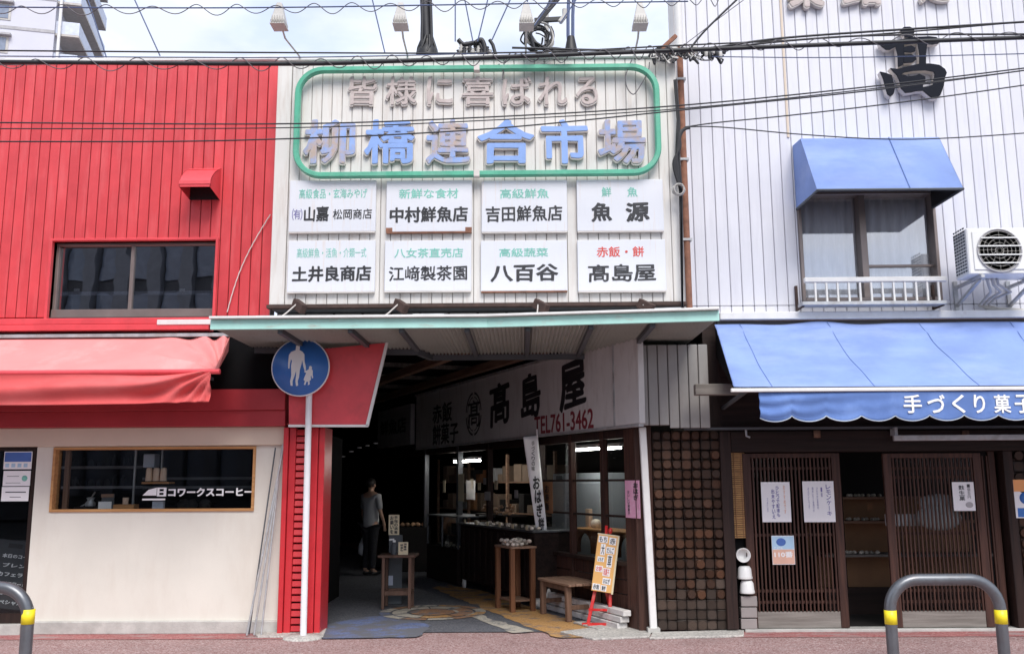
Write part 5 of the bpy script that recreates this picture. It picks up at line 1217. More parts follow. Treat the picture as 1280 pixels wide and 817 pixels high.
x, z = ph(735, 648, .45); b = MB(FP); b.box(x - .07, x + .03, .45, .5, zt_, zt_ + .22, Matrix.Rotation(.0, 4, 'Y')); tag(b.build('cardboard_box', M['cup'], bevel=.004), 'tan cardboard box standing on the arched counter', 'box')
for k, (pa, pb, py) in enumerate(((713, 750, 563), (752, 776, 561))):
    a = ph(pa, py, .35); c = ph(pb, py, .35); t_ = thing('ceiling_light', ['lit fluorescent tube behind the shop glass, left of the mullion', 'lit fluorescent tube behind the shop glass, right of the mullion'][k], 'light', tuple(rotF(((a[0] + c[0]) / 2, .35, a[1]))), 'lit tubes in the shop')
    b = MB(FP); b.tube([(a[0], .35, a[1]), (c[0], .35, a[1])], .012, 10); b.build('tube', M['tube_lit'], t_)
    b = MB(FP); b.box(a[0] - .03, c[0] + .03, .32, .38, a[1] + .02, a[1] + .06); b.build('fitting', M['white_metal'], t_)
# pink poster, kraft poster
def pnotice(px, y, lab, m):
    x0, z0, x1, z1 = RC(*px, y, FP); t_ = thing('poster', lab, 'poster', tuple(rotF(((x0 + x1) / 2, y, z0))), rotz=math.atan2(xa.y, xa.x))
    b = MB(FP); b.box(x0, x1, y - .004, y, z0, z1); b.build('sheet', M[m], t_); return t_, x0, z0, x1, z1
t_, x0, z0, x1, z1 = pnotice((782, 600, 800, 647), -.06, 'pink poster with vertical writing beside the corner post', 'pink_paper')
b = MB(FP); vtext(b, 'おはぎ', x1 - .07, .09, z1 - .02, z0 + .18, -.065, .001, .03); vtext(b, 'おいしい和菓子', x0 + .07, .04, z1 - .1, z0 + .03, -.065, .001, .01); b.build('writing', M['black_text'], t_)
t_, x0, z0, x1, z1 = pnotice((678, 602, 691, 641), -.05, 'brown vertical poster left of the refrigerator', 'kraft')
b = MB(FP); vtext(b, 'お赤飯', (x0 + x1) / 2, .11, z1 - .03, z0 + .03, -.055, .001, .02); b.build('writing', M['sign_ink'], t_)

# open part of the side shop: dark posts, display cases
for px, m_ in ((613, 'dark_wood'), (575, 'steel'), (533, 'steel')): x = postx(px); pbox('shop_post', x - .04, x + .04, -.05, .03, 0, sz_b - .03, m_, bevel=.004)
pbox('head_rail', s_l - 3, xg0, -.04, .02, sz_b - .12, sz_b - .032, 'dark_wood', bevel=0)
a = ph(568, 577, .2); c = ph(600, 575, .2)
t_ = thing('ceiling_light', 'lit fluorescent tube in the open dark shop front', 'light', tuple(rotF(((a[0] + c[0]) / 2, .2, a[1]))), 'lit tubes in the shop')
b = MB(FP); b.tube([(a[0], .2, a[1]), (c[0], .2, a[1])], .016, 10); b.build('tube', M['tube_lit'], t_); b = MB(FP); b.box(a[0], c[0], .17, .23, a[1] + .02, a[1] + .06); b.build('fitting', M['white_metal'], t_)
# small pale cards deep inside
for k, (px, lab) in enumerate((((573, 592, 580, 626), 'tall cream strip notice left of the dark shop post'), ((583, 600, 594, 624), 'pale grey poster in the open shop'), ((606, 614, 613, 625), 'small white card on the dark shop post'))):
    x0, z0, x1, z1 = RC(*px, -.06 if k != 1 else .5, FP); yq = -.06 if k != 1 else .5; t_ = thing('poster', lab, 'poster', tuple(rotF((x0, yq, z0))))
    b = MB(FP); b.box(x0, x1, yq - .004, yq, z0, z1); b.build('sheet', M['cream_paper' if k == 0 else 'bld_slab'], t_)
# rolling counter with goods
def groundp(px, py): return FP.inverted() @ G(px, py)
g0 = groundp(585, 718); g1 = groundp(672, 737)
rc0, rc1 = postx(576, -.3), postx(668, -.3)
ztop = ph(620, 658, -.35)[1]
rc = thing('rolling_counter', 'dark rolling counter with a tray of packaged sweets under the light tube', 'counter', tuple(rotF(((rc0 + rc1) / 2, 0, 0))), rotz=math.atan2(xa.y, xa.x))
b = MB(FP); b.box(rc0, rc1, -.3, .25, .13, ztop - .03); b.build('cabinet', M['dark_wood_h'], rc, bevel=.006)
for k in range(12): x = rc0 + (rc1 - rc0) * (k + .5) / 12; piece('front_slat', rc, x - .05, x + .05, -.315, -.302, .16, ztop - .07, M['dark_wood_h'], .004, F=FP)
b = MB(FP); b.box(rc0 - .02, rc1 + .02, -.33, .27, ztop - .028, ztop); b.build('counter_top', M['steel'], rc, bevel=.004)
for x in (rc0 + .06, rc1 - .06): b = MB(FP); b.lathe((x, -.27, .055), [(.055, -.015), (.055, .015), (.001, .016)], 16, 'y'); b.box(x - .015, x + .015, -.29, -.24, .05, .13); b.build('castor', M['white_plastic'], rc)
rg = random.Random(9)
def goods(n, x0, x1, y0, y1, z, lab, grp, m='goods_wrap', r=.03, cat='sweet pack', stack=1):
    for i in range(n):
        x = x0 + (x1 - x0) * ((i % max(1, n // stack)) + .5) / max(1, n // stack); y = rg.uniform(y0, y1); lev = i // max(1, n // stack)
        b = MB(FP); b.blob((x, y, z + r * .7 + lev * r * 1.2), r * 1.15, r, r * .75, 7, 5, .12)
        tag(b.build('sweet_pack', M[m]), lab, cat, grp)
goods(26, rc0 + .3, rc1, -.3, -.05, ztop, 'small wrapped sweet pack on the rolling counter', 'sweet packs on the rolling counter', stack=1)
# upper shelf with basket
zsh = ph(625, 643, .1)[1]; b = MB(FP); xs0, xs1 = postx(598, .1), postx(640, .1); b.box(xs0, xs1, .05, .35, zsh - .02, zsh); b.box(xs0, xs0 + .03, .05, .1, ztop, zsh - .02); b.box(xs1 - .03, xs1, .05, .1, ztop, zsh - .02)
tag(b.build('small_shelf', M['dark_wood_h']), 'small dark shelf standing on the rolling counter', 'shelf')
goods(18, xs0 + .05, xs1 - .05, .08, .28, zsh, 'brown sweet pack heaped on the small shelf', 'sweet packs on the small shelf', m='goods', r=.035, stack=3)
# glass case
gx0, gx1 = postx(534, -.3), postx(572, -.3)
gc = thing('glass_case', 'dim glass display case left of the rolling counter', 'display case', tuple(rotF(((gx0 + gx1) / 2, 0, 0))), rotz=math.atan2(xa.y, xa.x))
zg1 = ph(550, 645, -.3)[1]; zg0 = ph(550, 682, -.3)[1]
b = MB(FP); b.box(gx0, gx1, -.3, .3, .02, zg0); b.build('base', M['dark_wood_h'], gc)
b = MB(FP)
for x in (gx0, (gx0 + gx1) / 2, gx1): b.box(x - .012, x + .012, -.3, -.276, zg0, zg1)
b.box(gx0, gx1, -.3, .3, zg1, zg1 + .02); b.build('frame', M['steel'], gc)
b = MB(FP); b.box(gx0, gx1, -.29, -.286, zg0, zg1); b.build('pane', M['glass_shop'], gc)
goods(10, gx0 + .05, gx1 - .05, -.2, .1, zg0, 'pale sweet pack inside the glass case', 'sweet packs in the glass case')
# table of goods
tx0, tx1 = ph(617, 680, -.7)[0], ph(638, 685, -.7)[0]; ztb = ph(630, 682, -.7)[1]
tb = thing('goods_table', 'orange brown table covered with wrapped sweets beside the banner', 'table', tuple(rotF(((tx0 + tx1) / 2, -.55, 0))), rotz=math.atan2(xa.y, xa.x))
b = MB(FP); b.box(tx0, tx1, -.69, -.36, ztb - .025, ztb); b.build('tabletop', M['bench_wood'], tb, bevel=.004)
for x in (tx0 + .04, tx1 - .04):
    for y in (-.66, -.4): b = MB(FP); b.box(x - .028, x + .028, y - .028, y + .028, 0.008, ztb - .026); b.build('leg', M['table_orange'], tb, bevel=.004)
b = MB(FP); b.box(tx0 + .07, tx1 - .07, -.65, -.4, .12, .14); b.build('lower_shelf', M['bench_wood'], tb)
goods(30, tx0 + .03, tx1 - .03, -.67, -.4, ztb, 'wrapped sweet pack on the orange brown table', 'sweet packs on the goods table', stack=2)

# stock shelves and hanging cards in the open shop
rk = thing('stock_rack', 'dark rack of boxes standing at the back of the open shop', 'rack', tuple(rotF((-6.5, 1.2, 0))), rotz=math.atan2(xa.y, xa.x))
for z in (.5, 1.0, 1.5): b = MB(FP); b.box(-9.5, -4.2, 1.1, 1.5, z - .02, z); b.build('shelf_board', M['bench_wood'], rk)
for x in (-9.5, -7.8, -6.0, -4.2): b = MB(FP); b.box(x - .03, x + .03, 1.08, 1.12, .01, 1.95); b.build('upright', M['bench_wood'], rk)
rb_ = random.Random(8)
for z, nm_ in ((.5, 'lowest'), (1.0, 'middle'), (1.5, 'top')):
    x = -9.3
    while x < -4.5:
        w_ = rb_.uniform(.16, .38); h_ = rb_.uniform(.12, .32); b = MB(FP); b.box(x, x + w_, 1.13, 1.4, z + .001, z + h_)
        tag(b.build('stock_box', M[rb_.choice(['dull_carton', 'kraft', 'dull_white', 'room_grey', 'dull_carton', 'table_orange'])], bevel=.006), 'stock box on the %s shelf of the dark rack' % nm_, 'box', 'stock boxes on the rack'); x += w_ + rb_.uniform(.02, .18)
for k, (px, py, h_) in enumerate(((590, 598, 14), (599, 603, 10), (606, 597, 9), (620, 600, 12), (645, 612, 10), (555, 600, 18))):
    x, z = ph(px, py, .1); b = MB(FP); b.box(x - .06, x + .06, .10, .104, z - h_ * .011, z)
    tag(b.build('hanging_card', M['cream_paper' if k % 2 else 'bld_slab']), ['grey card hanging right of the cream strip notice', 'small cream card hanging under the light tube', 'small grey card hanging beside the dark post', 'cream card hanging right of the dark post', 'grey card hanging left of the banner', 'tall cream card hanging over the glass case'][k], 'card')
for k in range(6):
    x = rc0 + .25 + (rc1 - rc0 - .4) * k / 5; b = MB(FP); b.box(x - .035, x + .035, -.335, -.331, ztop - .0, ztop + .055)
    tag(b.build('price_card', M['cream_paper']), ['first', 'second', 'third', 'fourth', 'fifth', 'sixth'][k] + ' price card from the left on the rolling counter edge', 'card', 'price cards on the rolling counter')

# ------------------------------------------------------------------ bench
bp = [G(679, 768), G(711, 778), G(735, 773)]
u_ = (bp[1] - bp[0]); u_.z = 0; Lb = u_.length; u_.normalize(); w_ = Vector((0, 0, 1)).cross(u_)     # u towards street, w towards the wall
FB = Matrix((u_, w_, Vector((0, 0, 1)))).transposed().to_4x4(); FB.translation = Vector((bp[0].x, bp[0].y, .012))
Wb = .36; zs = .40
bn = thing('wooden_bench', 'weathered slatted wooden bench in front of the shop wall', 'bench', tuple(FB @ Vector((Lb / 2, Wb / 2, 0))), rotz=math.atan2(u_.y, u_.x))
for i in range(5):
    w0 = -.04 + (Wb + .08) * i / 5; piece('seat_slat', bn, -.07, Lb + .09, w0 + .004, w0 + (Wb + .08) / 5 - .004, zs - .028, zs + random.uniform(-.002, .002), M['bench_wood'], .005, F=FB)
for x in (.0, Lb):
    for y in (0, Wb): b = MB(FB); b.bar((x, y, 0), (x + (-.01 if x == 0 else .01) * -1, y, zs - .03), .06, .06, (0, 1, 0)); b.build('leg', M['bench_leg'], bn, bevel=.006)
    b = MB(FB); b.box(x - .015, x + .015, .035, Wb - .035, .12, .17); b.build('stretcher', M['bench_leg'], bn, bevel=.004)
b = MB(FB); b.box(.03, Lb - .03, .0, .03, zs - .09, zs - .035); b.box(.03, Lb - .03, Wb - .03, Wb, zs - .09, zs - .035); b.build('apron', M['bench_leg'], bn, bevel=.004)

# ------------------------------------------------------------------ easel sign
ea = G(752, 783); ea.z = 0
FE = Matrix.Translation((ea.x, ea.y, .008)) @ Matrix.Rotation(-.25, 4, 'Z')
es = thing('menu_easel', 'orange menu board with paper price slips on a small red easel', 'easel sign', (ea.x, ea.y, .008), rotz=-.25)
dist = (Vector((ea.x, ea.y, 0)) - CAM).length; k_ = 9.95 / 1150
zbo, zto = (785 - 745) * k_ , (785 - 677) * k_
lean = .09
for x in (-.11, .07): b = MB(FE); b.bar((x * 1.3, -.02, 0.01), (x * .8 + .03, .12, zbo + .1), .035, .028, (0, 1, 0)); b.build('leg', M['bright_red'], es, bevel=.004)
b = MB(FE); b.bar((.06, .35, .01), (-.01, .13, zbo + .25), .03, .025); b.build('rear_leg', M['bright_red'], es, bevel=.004)
b = MB(FE); b.bar((-.2, -.05, .02), (.22, .05, .02), .035, .03); b.bar((-.12, -.14, .02), (.2, .12, .02), .03, .03); b.bar((-.14, .02, .16), (.12, .04, .16), .025, .025); b.bar((.02, .14, zbo), (.05, .16, zto + .09), .03, .025, (0, 1, 0)); b.build('stretcher', M['bright_red'], es, bevel=.004)
bw = .215; Tb = FE @ Matrix.Translation((0, 0.02, zbo)) @ Matrix.Rotation(R_(7), 4, 'Y') @ Matrix.Rotation(R_(-9), 4, 'X')
b = MB(Tb); b.box(-bw / 2, bw / 2, 0, .02, 0, zto - zbo); b.build('board', M['orange_paper'], es, bevel=.002)
b = MB(Tb); b.box(bw / 2 + .0005, bw / 2 + .018, -.004, .024, -.01, zto - zbo + .01); b.box(-bw / 2 - .004, bw / 2, -.004, .024, zto - zbo + .0005, zto - zbo + .012); b.build('board_edge', M['cream_paper'], es)
H = zto - zbo
slips = [(.06, .86, .52, .98, 'もち', 'black_text'), (.60, .84, .95, .97, '赤', 'black_text'), (.22, .64, .45, .84, '大', 'black_text'), (.5, .68, .92, .80, 'だんご', 'black_text'), (.12, .52, .46, .61, 'よもぎ', 'black_text'), (.60, .44, .86, .66, '草', 'black_text'), (.08, .34, .44, .45, 'お餅', 'red_text'), (.46, .28, .82, .42, '和菓子', 'red_text'), (.5, .14, .9, .25, 'おはぎ', 'black_text'), (.04, .02, .42, .13, '赤飯', 'black_text'), (.46, .015, .74, .12, '餅', 'black_text')]
for a, c, d_, e_, s, tm_ in slips:
    b = MB(Tb); xa0, xa1 = -bw / 2 + a * bw, -bw / 2 + d_ * bw; b.box(xa0, xa1, -.003, -.0005, c * H, e_ * H); sl0 = b.build('paper_slip', M['paper'], es)
    b = MB(Tb); add_text(b, s, xa0 + .008, c * H + .006, xa1 - .008, e_ * H - .006, -.0032, .001, .02); b.build('writing', M[tm_], sl0)
b = MB(Tb); b.blob((.02, .0, H + .05), .025, .025, .035, 8, 6); b.build('red_clip', M['bright_red'], es)

# white planks along wall base
for i, (z_, l0, l1) in enumerate(((.012, -2.0, -.20), (.078, -2.1, -.16), (.144, -1.9, -.12))):
    b = MB(FP); b.box(l0, l1, -.20 + .015 * i, -.08, z_, z_ + .058); tag(b.build('white_plank', M['planks'], bevel=.006), ['bottom', 'middle', 'top'][i] + ' white painted plank of the pile behind the easel', 'plank', 'white planks piled along the shop wall')
b = MB(FP); b.box(-.75, -.22, -.42, -.26, .016, .03); tag(b.build('flat_slab', M['sky_print'] if False else M['apron']), 'flat pale grey slab on the ground beside the easel', 'slab')

# banner with weight
bw_ = G(677, 759); bs = thing('banner_weight', 'white tapered concrete block holding the banner pole', 'banner stand', (bw_.x, bw_.y, .008))
b = MB(); s0, s1, hh_ = .13, .105, .25
b.add([(bw_.x - s0, bw_.y - s0, .008), (bw_.x + s0, bw_.y - s0, .008), (bw_.x + s0, bw_.y + s0, .008), (bw_.x - s0, bw_.y + s0, .008), (bw_.x - s1, bw_.y - s1, hh_), (bw_.x + s1, bw_.y - s1, hh_), (bw_.x + s1, bw_.y + s1, hh_), (bw_.x - s1, bw_.y + s1, hh_)], [(3, 2, 1, 0), (4, 5, 6, 7), (0, 1, 5, 4), (1, 2, 6, 5), (2, 3, 7, 6), (3, 0, 4, 7)])
b.build('block', M['white_plastic'], bs, bevel=.02)
bf = thing('banner_flag', 'narrow white shop banner with black vertical writing on a thin white pole', 'banner', (bw_.x, bw_.y, hh_))
bt_ = hit(672, 536, bw_.y)
b = MB(); b.tube([(bw_.x + .02, bw_.y, hh_), (bt_[0] - .01, bw_.y, bt_[1])], .013, 8); b.build('pole', M['pole_white'], bf)
tl, tr, br, bl_ = hit(654, 546, bw_.y), hit(672, 544, bw_.y), hit(684, 665, bw_.y), hit(671, 669, bw_.y)
def ban(u, v):
    x = (tl[0] + (bl_[0] - tl[0]) * v) * (1 - u) + (tr[0] + (br[0] - tr[0]) * v) * u; z = (tl[1] + (bl_[1] - tl[1]) * v) * (1 - u) + (tr[1] + (br[1] - tr[1]) * v) * u
    return (x, bw_.y - .02 + .012 * math.sin(v * 9 + u * 3), z)
b = MB(); b.grid(ban, 6, 24); b.build('cloth', M['paper'], bf, solid=.002)
b = MB()
for k, ch in enumerate('おはぎ餅'):
    v0, v1 = .42 + k * .14, .42 + (k + 1) * .14 - .02; x0_, y0_, z0_ = ban(.2, v1); x1_, y1_, z1_ = ban(.85, v0); add_text(b, ch, x0_, z0_, x1_, z1_, y0_ - .018, .002, .04)
x0_, y0_, z0_ = ban(.45, .36); x1_, y1_, z1_ = ban(.6, .05); vtext(b, '手づくりの味', (x0_ + x1_) / 2, .04, z1_, z0_, y0_ - .018, .001, .01)
b.build('writing', M['sign_ink'], bf)

# ------------------------------------------------------------------ high stool table with cards
sg0 = G(494, 762); zt2 = .64; hw_ = .19
st = thing('high_stool', 'tall brown wooden stool table standing in the passage mouth', 'stool', (sg0.x, sg0.y, .012))
X, Y = sg0.x, sg0.y
b = MB(); b.box(X - hw_ - .03, X + hw_ + .05, Y - .03, Y + .36, zt2 - .03, zt2); b.build('seat', M['stool_wood'], st, bevel=.005)
for dx in (-.15, .17):
    for dy in (0, .30): b = MB(); b.box(X + dx - .018, X + dx + .018, Y + dy - .018, Y + dy + .018, .012, zt2 - .031); b.build('leg', M['stool_wood'], st, bevel=.003)
b = MB(); b.box(X - .13, X + .15, Y - .012, Y + .012, .17, .22); b.box(X - .13, X + .15, Y + .288, Y + .312, .17, .22); b.box(X - .162, X - .138, Y + .02, Y + .28, .17, .22); b.box(X + .158, X + .182, Y + .02, Y + .28, .17, .22); b.build('stretcher', M['stool_wood'], st, bevel=.003)
sx_, sz_ = hit(495, 643, Y + .45); 
pn = thing('notice_stand', 'slim dark stand with cream card behind the stool table', 'sign stand', (sx_, Y + .45, .012))
b = MB(); b.box(sx_ - .085, sx_ + .085, Y + .45, Y + .48, .012, hit(495, 668, Y + .45)[1]); b.build('panel', M['joist'], pn, bevel=.004)
x0, z0, x1, z1 = RC(486, 643, 499, 668, Y + .44); b = MB(); b.box(x0, x1, Y + .43, Y + .448, z0, z1); b.build('card', M['cream_paper'], pn)
b = MB(); vtext(b, '手指の消毒', x1 - .04, .045, z1 - .01, z0 + .01, Y + .4295, .001, .03); vtext(b, 'お願いを', x0 + .04, .045, z1 - .01, z0 + .01, Y + .4295, .001, .03); b.build('writing', M['black_text'], pn)
x0, z0, x1, z1 = RC(485, 719, 491, 731, Y + .44); b = MB(); b.box(x0, x1, Y + .44, Y + .449, z0, z1); b.build('label', M['bld_rail'], pn)
x0, z0, x1, z1 = RC(498, 677, 510, 700, Y + .05); cd = thing('table_card', 'small cream card leaning on the stool table beside the bottle', 'card', ((x0 + x1) / 2, Y + .05, zt2))
b = MB(); b.box(x0, x1, Y + .04, Y + .055, zt2 + .001, z1); b.build('card', M['cream_paper'], cd)
b = MB(); vtext(b, '消毒液', x1 - .035, .04, z1 - .01, zt2 + .05, Y + .0395, .001, .03); vtext(b, '検温も', x0 + .04, .035, z1 - .02, zt2 + .04, Y + .0395, .001, .03); b.build('writing', M['black_text'], cd)
bo = thing('spray_bottle', 'small grey pump bottle on the stool table', 'bottle', (x0 - .06, Y + .1, zt2))
b = MB(); b.lathe((x0 - .06, Y + .1, zt2 + .001), [(.035, 0), (.038, .02), (.038, .11), (.015, .13), (.015, .145)], 14); b.build('body', M['joist'], bo)
b = MB(); b.lathe((x0 - .06, Y + .1, zt2 + .146), [(.02, 0), (.02, .025), (.001, .026)], 10); b.bar((x0 - .06, Y + .1, zt2 + .18), (x0 - .12, Y + .1, zt2 + .175), .02, .018); b.build('pump', M['white_plastic'], bo)

# ------------------------------------------------------------------ downpipe at the corner
pt, pb_ = hit(803, 536, -.12), hit(817, 789, -.12)
dp = thing('white_downpipe', 'white square downpipe at the passage corner', 'pipe', (pb_[0], -.12, 0))
b = MB(); b.bar((pb_[0], -.12, .02), (pt[0], -.12, pt[1] + .02), .07, .07, (0, 1, 0)); b.build('pipe', M['white_metal'], dp, bevel=.008)
b = MB(); b.box(pb_[0] - .06, pb_[0] + .06, -.17, -.05, .02, .06); b.build('shoe', M['concrete'], dp)
b = MB(); b.box(CORN.x - .06, CORN.x + .12, -.04, .12, 0, sz_b); tag(b.build('corner_pillar', M['red_wood'], bevel=.006), 'dark reddish timber pillar behind the white downpipe', 'pillar')

# ------------------------------------------------------------------ people
def skin_mesh(nodes, edges, name, m, parent):
    """nodes: (x,y,z,r) joints, edges between them; grown as one continuous skinned surface"""
    me = bpy.data.meshes.new(name); me.from_pydata([n[:3] for n in nodes], edges, []); o = bpy.data.objects.new(name, me); C.objects.link(o)
    md = o.modifiers.new('skin', 'SKIN'); sv = me.skin_vertices[0].data
    for i, n in enumerate(nodes): r = n[3]; sv[i].radius = (r, r) if not isinstance(r, tuple) else r
    sv[0].use_root = True; sd = o.modifiers.new('sub', 'SUBSURF'); sd.levels = sd.render_levels = 2
    bpy.context.view_layer.update(); dg = bpy.context.evaluated_depsgraph_get(); m2 = bpy.data.meshes.new_from_object(o.evaluated_get(dg))
    bpy.data.objects.remove(o); m2.materials.clear(); m2.materials.append(m)
    for p in m2.polygons: p.use_smooth = True
    c = link(name, m2, parent, WM[parent.name] if parent else I4)
    return c
def person(loc, rotz, lab, shirt, legs, bag=False, arm_fwd=.0, h=1.62):
    t_ = thing('person', lab, 'person', loc, rotz=rotz); s = h / 1.7
    N = [(0, 0, .93, .13), (0, 0, 1.1, .12), (0, 0, 1.28, .145), (0, 0, 1.40, .10), (0, 0, 1.47, .048), (0, -.005, 1.53, .055), (0, -.012, 1.60, .078), (0, 0, 1.66, .06)]
    E_ = [(0, 1), (1, 2), (2, 3), (3, 4), (4, 5), (5, 6), (6, 7)]
    def add(chain, root):
        prev = root
        for c in chain: N.append(c); E_.append((prev, len(N) - 1)); prev = len(N) - 1
        return prev
    for sd_ in (-1, 1):
        add([(sd_ * .09, 0, .85, .085), (sd_ * .095, -.02 * sd_, .48, .052), (sd_ * .1, .03, .09, .036), (sd_ * .105, -.06, .04, .035), (sd_ * .11, -.15, .03, .022)], 0)
        a = arm_fwd if sd_ > 0 else .05
        w = add([(sd_ * .18, 0, 1.39, .05), (sd_ * .22, -.02, 1.12, .038), (sd_ * .235, -.05 - a, .90 + a * .6, .024), (sd_ * .235, -.06 - a, .85 + a * .6, .027), (sd_ * .235, -.07 - a, .80 + a * .6, .022)], 3)
        for k in range(4): add([(sd_ * .235 + (k - 1.5) * .004, -.085 - a + k * .016 - .02, .765 + a * .6 - .004 * k, .0075), (sd_ * .225, -.085 - a + k * .016 - .02, .735 + a * .6 + .003 * k, .0065)], w)
        add([(sd_ * .215, -.10 - a, .80 + a * .6, .0085), (sd_ * .205, -.11 - a, .775 + a * .6, .007)], w - 1)
    sc_ = lambda L_: [(x * s, y * s, z * s, r * s) for x, y, z, r in L_]
    inv = [(x, y, z, r) for x, y, z, r in sc_(N)]
    body = skin_mesh(inv, E_, 'body', M['skin'], t_)
    # clothing as slightly larger shells
    T = [(0, 0, .80, .14), (0, 0, .92, .168), (0, 0, 1.1, .15), (0, 0, 1.28, .162), (0, 0, 1.40, .115)]; TE = [(0, 1), (1, 2), (2, 3), (3, 4)]
    for sd_ in (-1, 1): T += [(sd_ * .18, 0, 1.39, .068), (sd_ * .22, -.02, 1.14, .055)]; TE += [(4, len(T) - 2), (len(T) - 2, len(T) - 1)]
    skin_mesh(sc_(T), TE, 'shirt', M[shirt], t_)
    P = [(0, 0, .95, .145)]; PE = []
    for sd_ in (-1, 1): P += [(sd_ * .09, 0, .84, .105), (sd_ * .095, -.02 * sd_, .48, .075), (sd_ * .1, .03, .10, .058)]; PE += [(0, len(P) - 3), (len(P) - 3, len(P) - 2), (len(P) - 2, len(P) - 1)]
    skin_mesh(sc_(P), PE, 'trousers', M[legs], t_)
    R0 = WM[t_.name]
    b = MB(R0); b.blob((0, .012 * s, 1.625 * s), .092 * s, .098 * s, .09 * s, 14, 9, .02); b.build('hair', M['hair'], t_)
    b = MB(R0); b.blob((0, -.098 * s, 1.575 * s), .012 * s, .016 * s, .02 * s, 6, 5); b.build('nose', M['skin'], t_)
    b = MB(R0)
    for sd_ in (-1, 1): b.blob((sd_ * .03 * s, -.085 * s, 1.595 * s), .011 * s, .008 * s, .006 * s, 6, 4)
    b.build('eyes', M['black'], t_)
    b = MB(R0); b.blob((0, -.085 * s, 1.545 * s), .022 * s, .008 * s, .005 * s, 8, 4); b.build('mouth', M['maroon_text'], t_)
    b = MB(R0)
    for sd_ in (-1, 1): b.blob((sd_ * .088 * s, 0, 1.58 * s), .012 * s, .018 * s, .028 * s, 6, 5)
    b.build('ears', M['skin'], t_)
    b = MB(R0)
    for sd_ in (-1, 1): b.blob((sd_ * .105 * s, -.05 * s, .035 * s), .045 * s, .13 * s, .036 * s, 8, 6)
    b.build('shoes', M['black'], t_)
    return t_, s, R0
p1 = G(462, 719)
t_, s, R0 = person((p1.x, p1.y, .012), 2.5, 'person in a white shirt and dark trousers standing in the dark passage', 'shirt', 'trousers', h=1.55)
hb = R0 @ Vector((.245 * s, -.09 * s, .72 * s))
bg_ = thing('shopping_bag', 'pale plastic bag hanging from the hand of the person in the passage', 'bag', (hb.x, hb.y, hb.z - .38))
b = MB(); b.lathe((hb.x, hb.y, hb.z - .36), [(.05, 0), (.10, .03), (.105, .14), (.06, .26), (.02, .34)], 12); b.build('bag_body', M['bag'], bg_)
b = MB(); b.tube([(hb.x - .02, hb.y, hb.z - .04), (hb.x - .015, hb.y, hb.z + .04), (hb.x + .015, hb.y, hb.z + .04), (hb.x + .02, hb.y, hb.z - .04)], .005, 5); b.build('handle', M['bag'], bg_)
p2 = G(401, 742)
person((p2.x - .06, p2.y, .012), .3, 'person in pale clothes half hidden behind the red column', 'shirt', 'grey_trousers', h=1.58, arm_fwd=.12)

# small metal pieces added as garland deep in the passage
gp = hit(430, 566, 3.0, I4)
t_ = thing('glint_row', 'faint glinting foil garland high in the dark passage', 'garland', (gp[0], 3.0, gp[1] - .1))
for k in range(9): b = MB(); b.blob((gp[0] - .45 + k * .11, 3.0, gp[1] - .04 + .03 * math.cos(k * 1.1) + .004 * k * k - .06), .035, .02, .012, 7, 4, .2); b.build('glint_piece', M['galv'], t_)  # metal blobs that stand in for glints in the dark
# crates and stall at the back left
cr_ = G(470, 716)
b = MB(); b.box(cr_.x + .25, cr_.x + .85, cr_.y + .1, cr_.y + .6, .01, .75); tag(b.build('dark_stall', M['room_grey'], bevel=.01), 'dark stall block behind the person in the passage', 'stall')
for k in range(6):
    b = MB(); b.blob((cr_.x + .32 + k * .09, cr_.y + .15 + .05 * (k % 2), .79), .045, .045, .035, 8, 5, .1); tag(b.build('fruit', M['goods']), 'reddish fruit on the dark stall behind the person', 'fruit', 'fruit on the dark stall')
# ------------------------------------------------------------------ coffee shop bits (on the sill behind the window)
def hx(px, py, y): return hit(px, py, y)
zsl = cw[1]
for i, (px, lab) in enumerate(((186, 'left stack of brown paper cups in the cafe window'), (195, 'middle stack of brown paper cups in the cafe window'), (204, 'right stack of brown paper cups in the cafe window'))):
    x, z = hx(px, 601, .45); b = MB(); zz_ = z
    b.lathe((x, .45, zz_), [(.034, 0), (.038, .004)] + [(.038 - .0005 * k - .0015 * (k % 2), .01 + k * .011) for k in range(12)] + [(.024, .145), (.001, .147)], 14)
    tag(b.build('paper_cup_stack', M['cup']), lab, 'cups', 'paper cup stacks in the cafe window')
x0, z = hx(178, 602, .40); x1 = hx(212, 602, .40)[0]
b = MB(); b.box(x0, x1, .38, .55, z - .02, z - .001); tag(b.build('cup_shelf', M['oak']), 'small pine shelf carrying the paper cup stacks', 'shelf')
x0, z0, x1, z1 = RC(179, 567, 193, 584, .6); b = MB(); b.box(x0, x1, .6, .75, z0, z1); tag(b.build('grey_box', M['bld_rail'], bevel=.006), 'pale grey box above the paper cups in the cafe window', 'box')
b = MB(); z = hx(178, 590, .6)[1]; b.box(x0 - .1, x0 - .08, .6, .62, zsl, zw1); b.box(x0 + .2, x0 + .215, .6, .62, z, zw1); tag(b.build('shelf_post', M['galv']), 'thin metal shelf posts inside the cafe window', 'post')
x0, z0, x1, z1 = RC(123, 617, 141, 638, .25); cbd = thing('clipboard_stand', 'white card on a small brown stand on the cafe sill', 'card stand', ((x0 + x1) / 2, .25, zsl))
b = MB(); b.box(x0 + .02, x1, .27, .29, zsl + .001, z1); b.build('stand', M['joist'], cbd, bevel=.006)
b = MB(); b.box(x0, x1 - .015, .25, .258, zsl + .001, z0 + (z1 - z0) * .55); b.build('card', M['paper'], cbd)
b = MB(); add_text(b, 'MENU', x0 + .02, z0 + .05, x1 - .04, z0 + .075, .2495, .001, .02); b.build('writing', M['black_text'], cbd) if False else None
b = MB(); b.box(x0 + .02, x1, .262, .269, z1 - .035, z1); b.build('clip', M['bench_wood'], cbd)
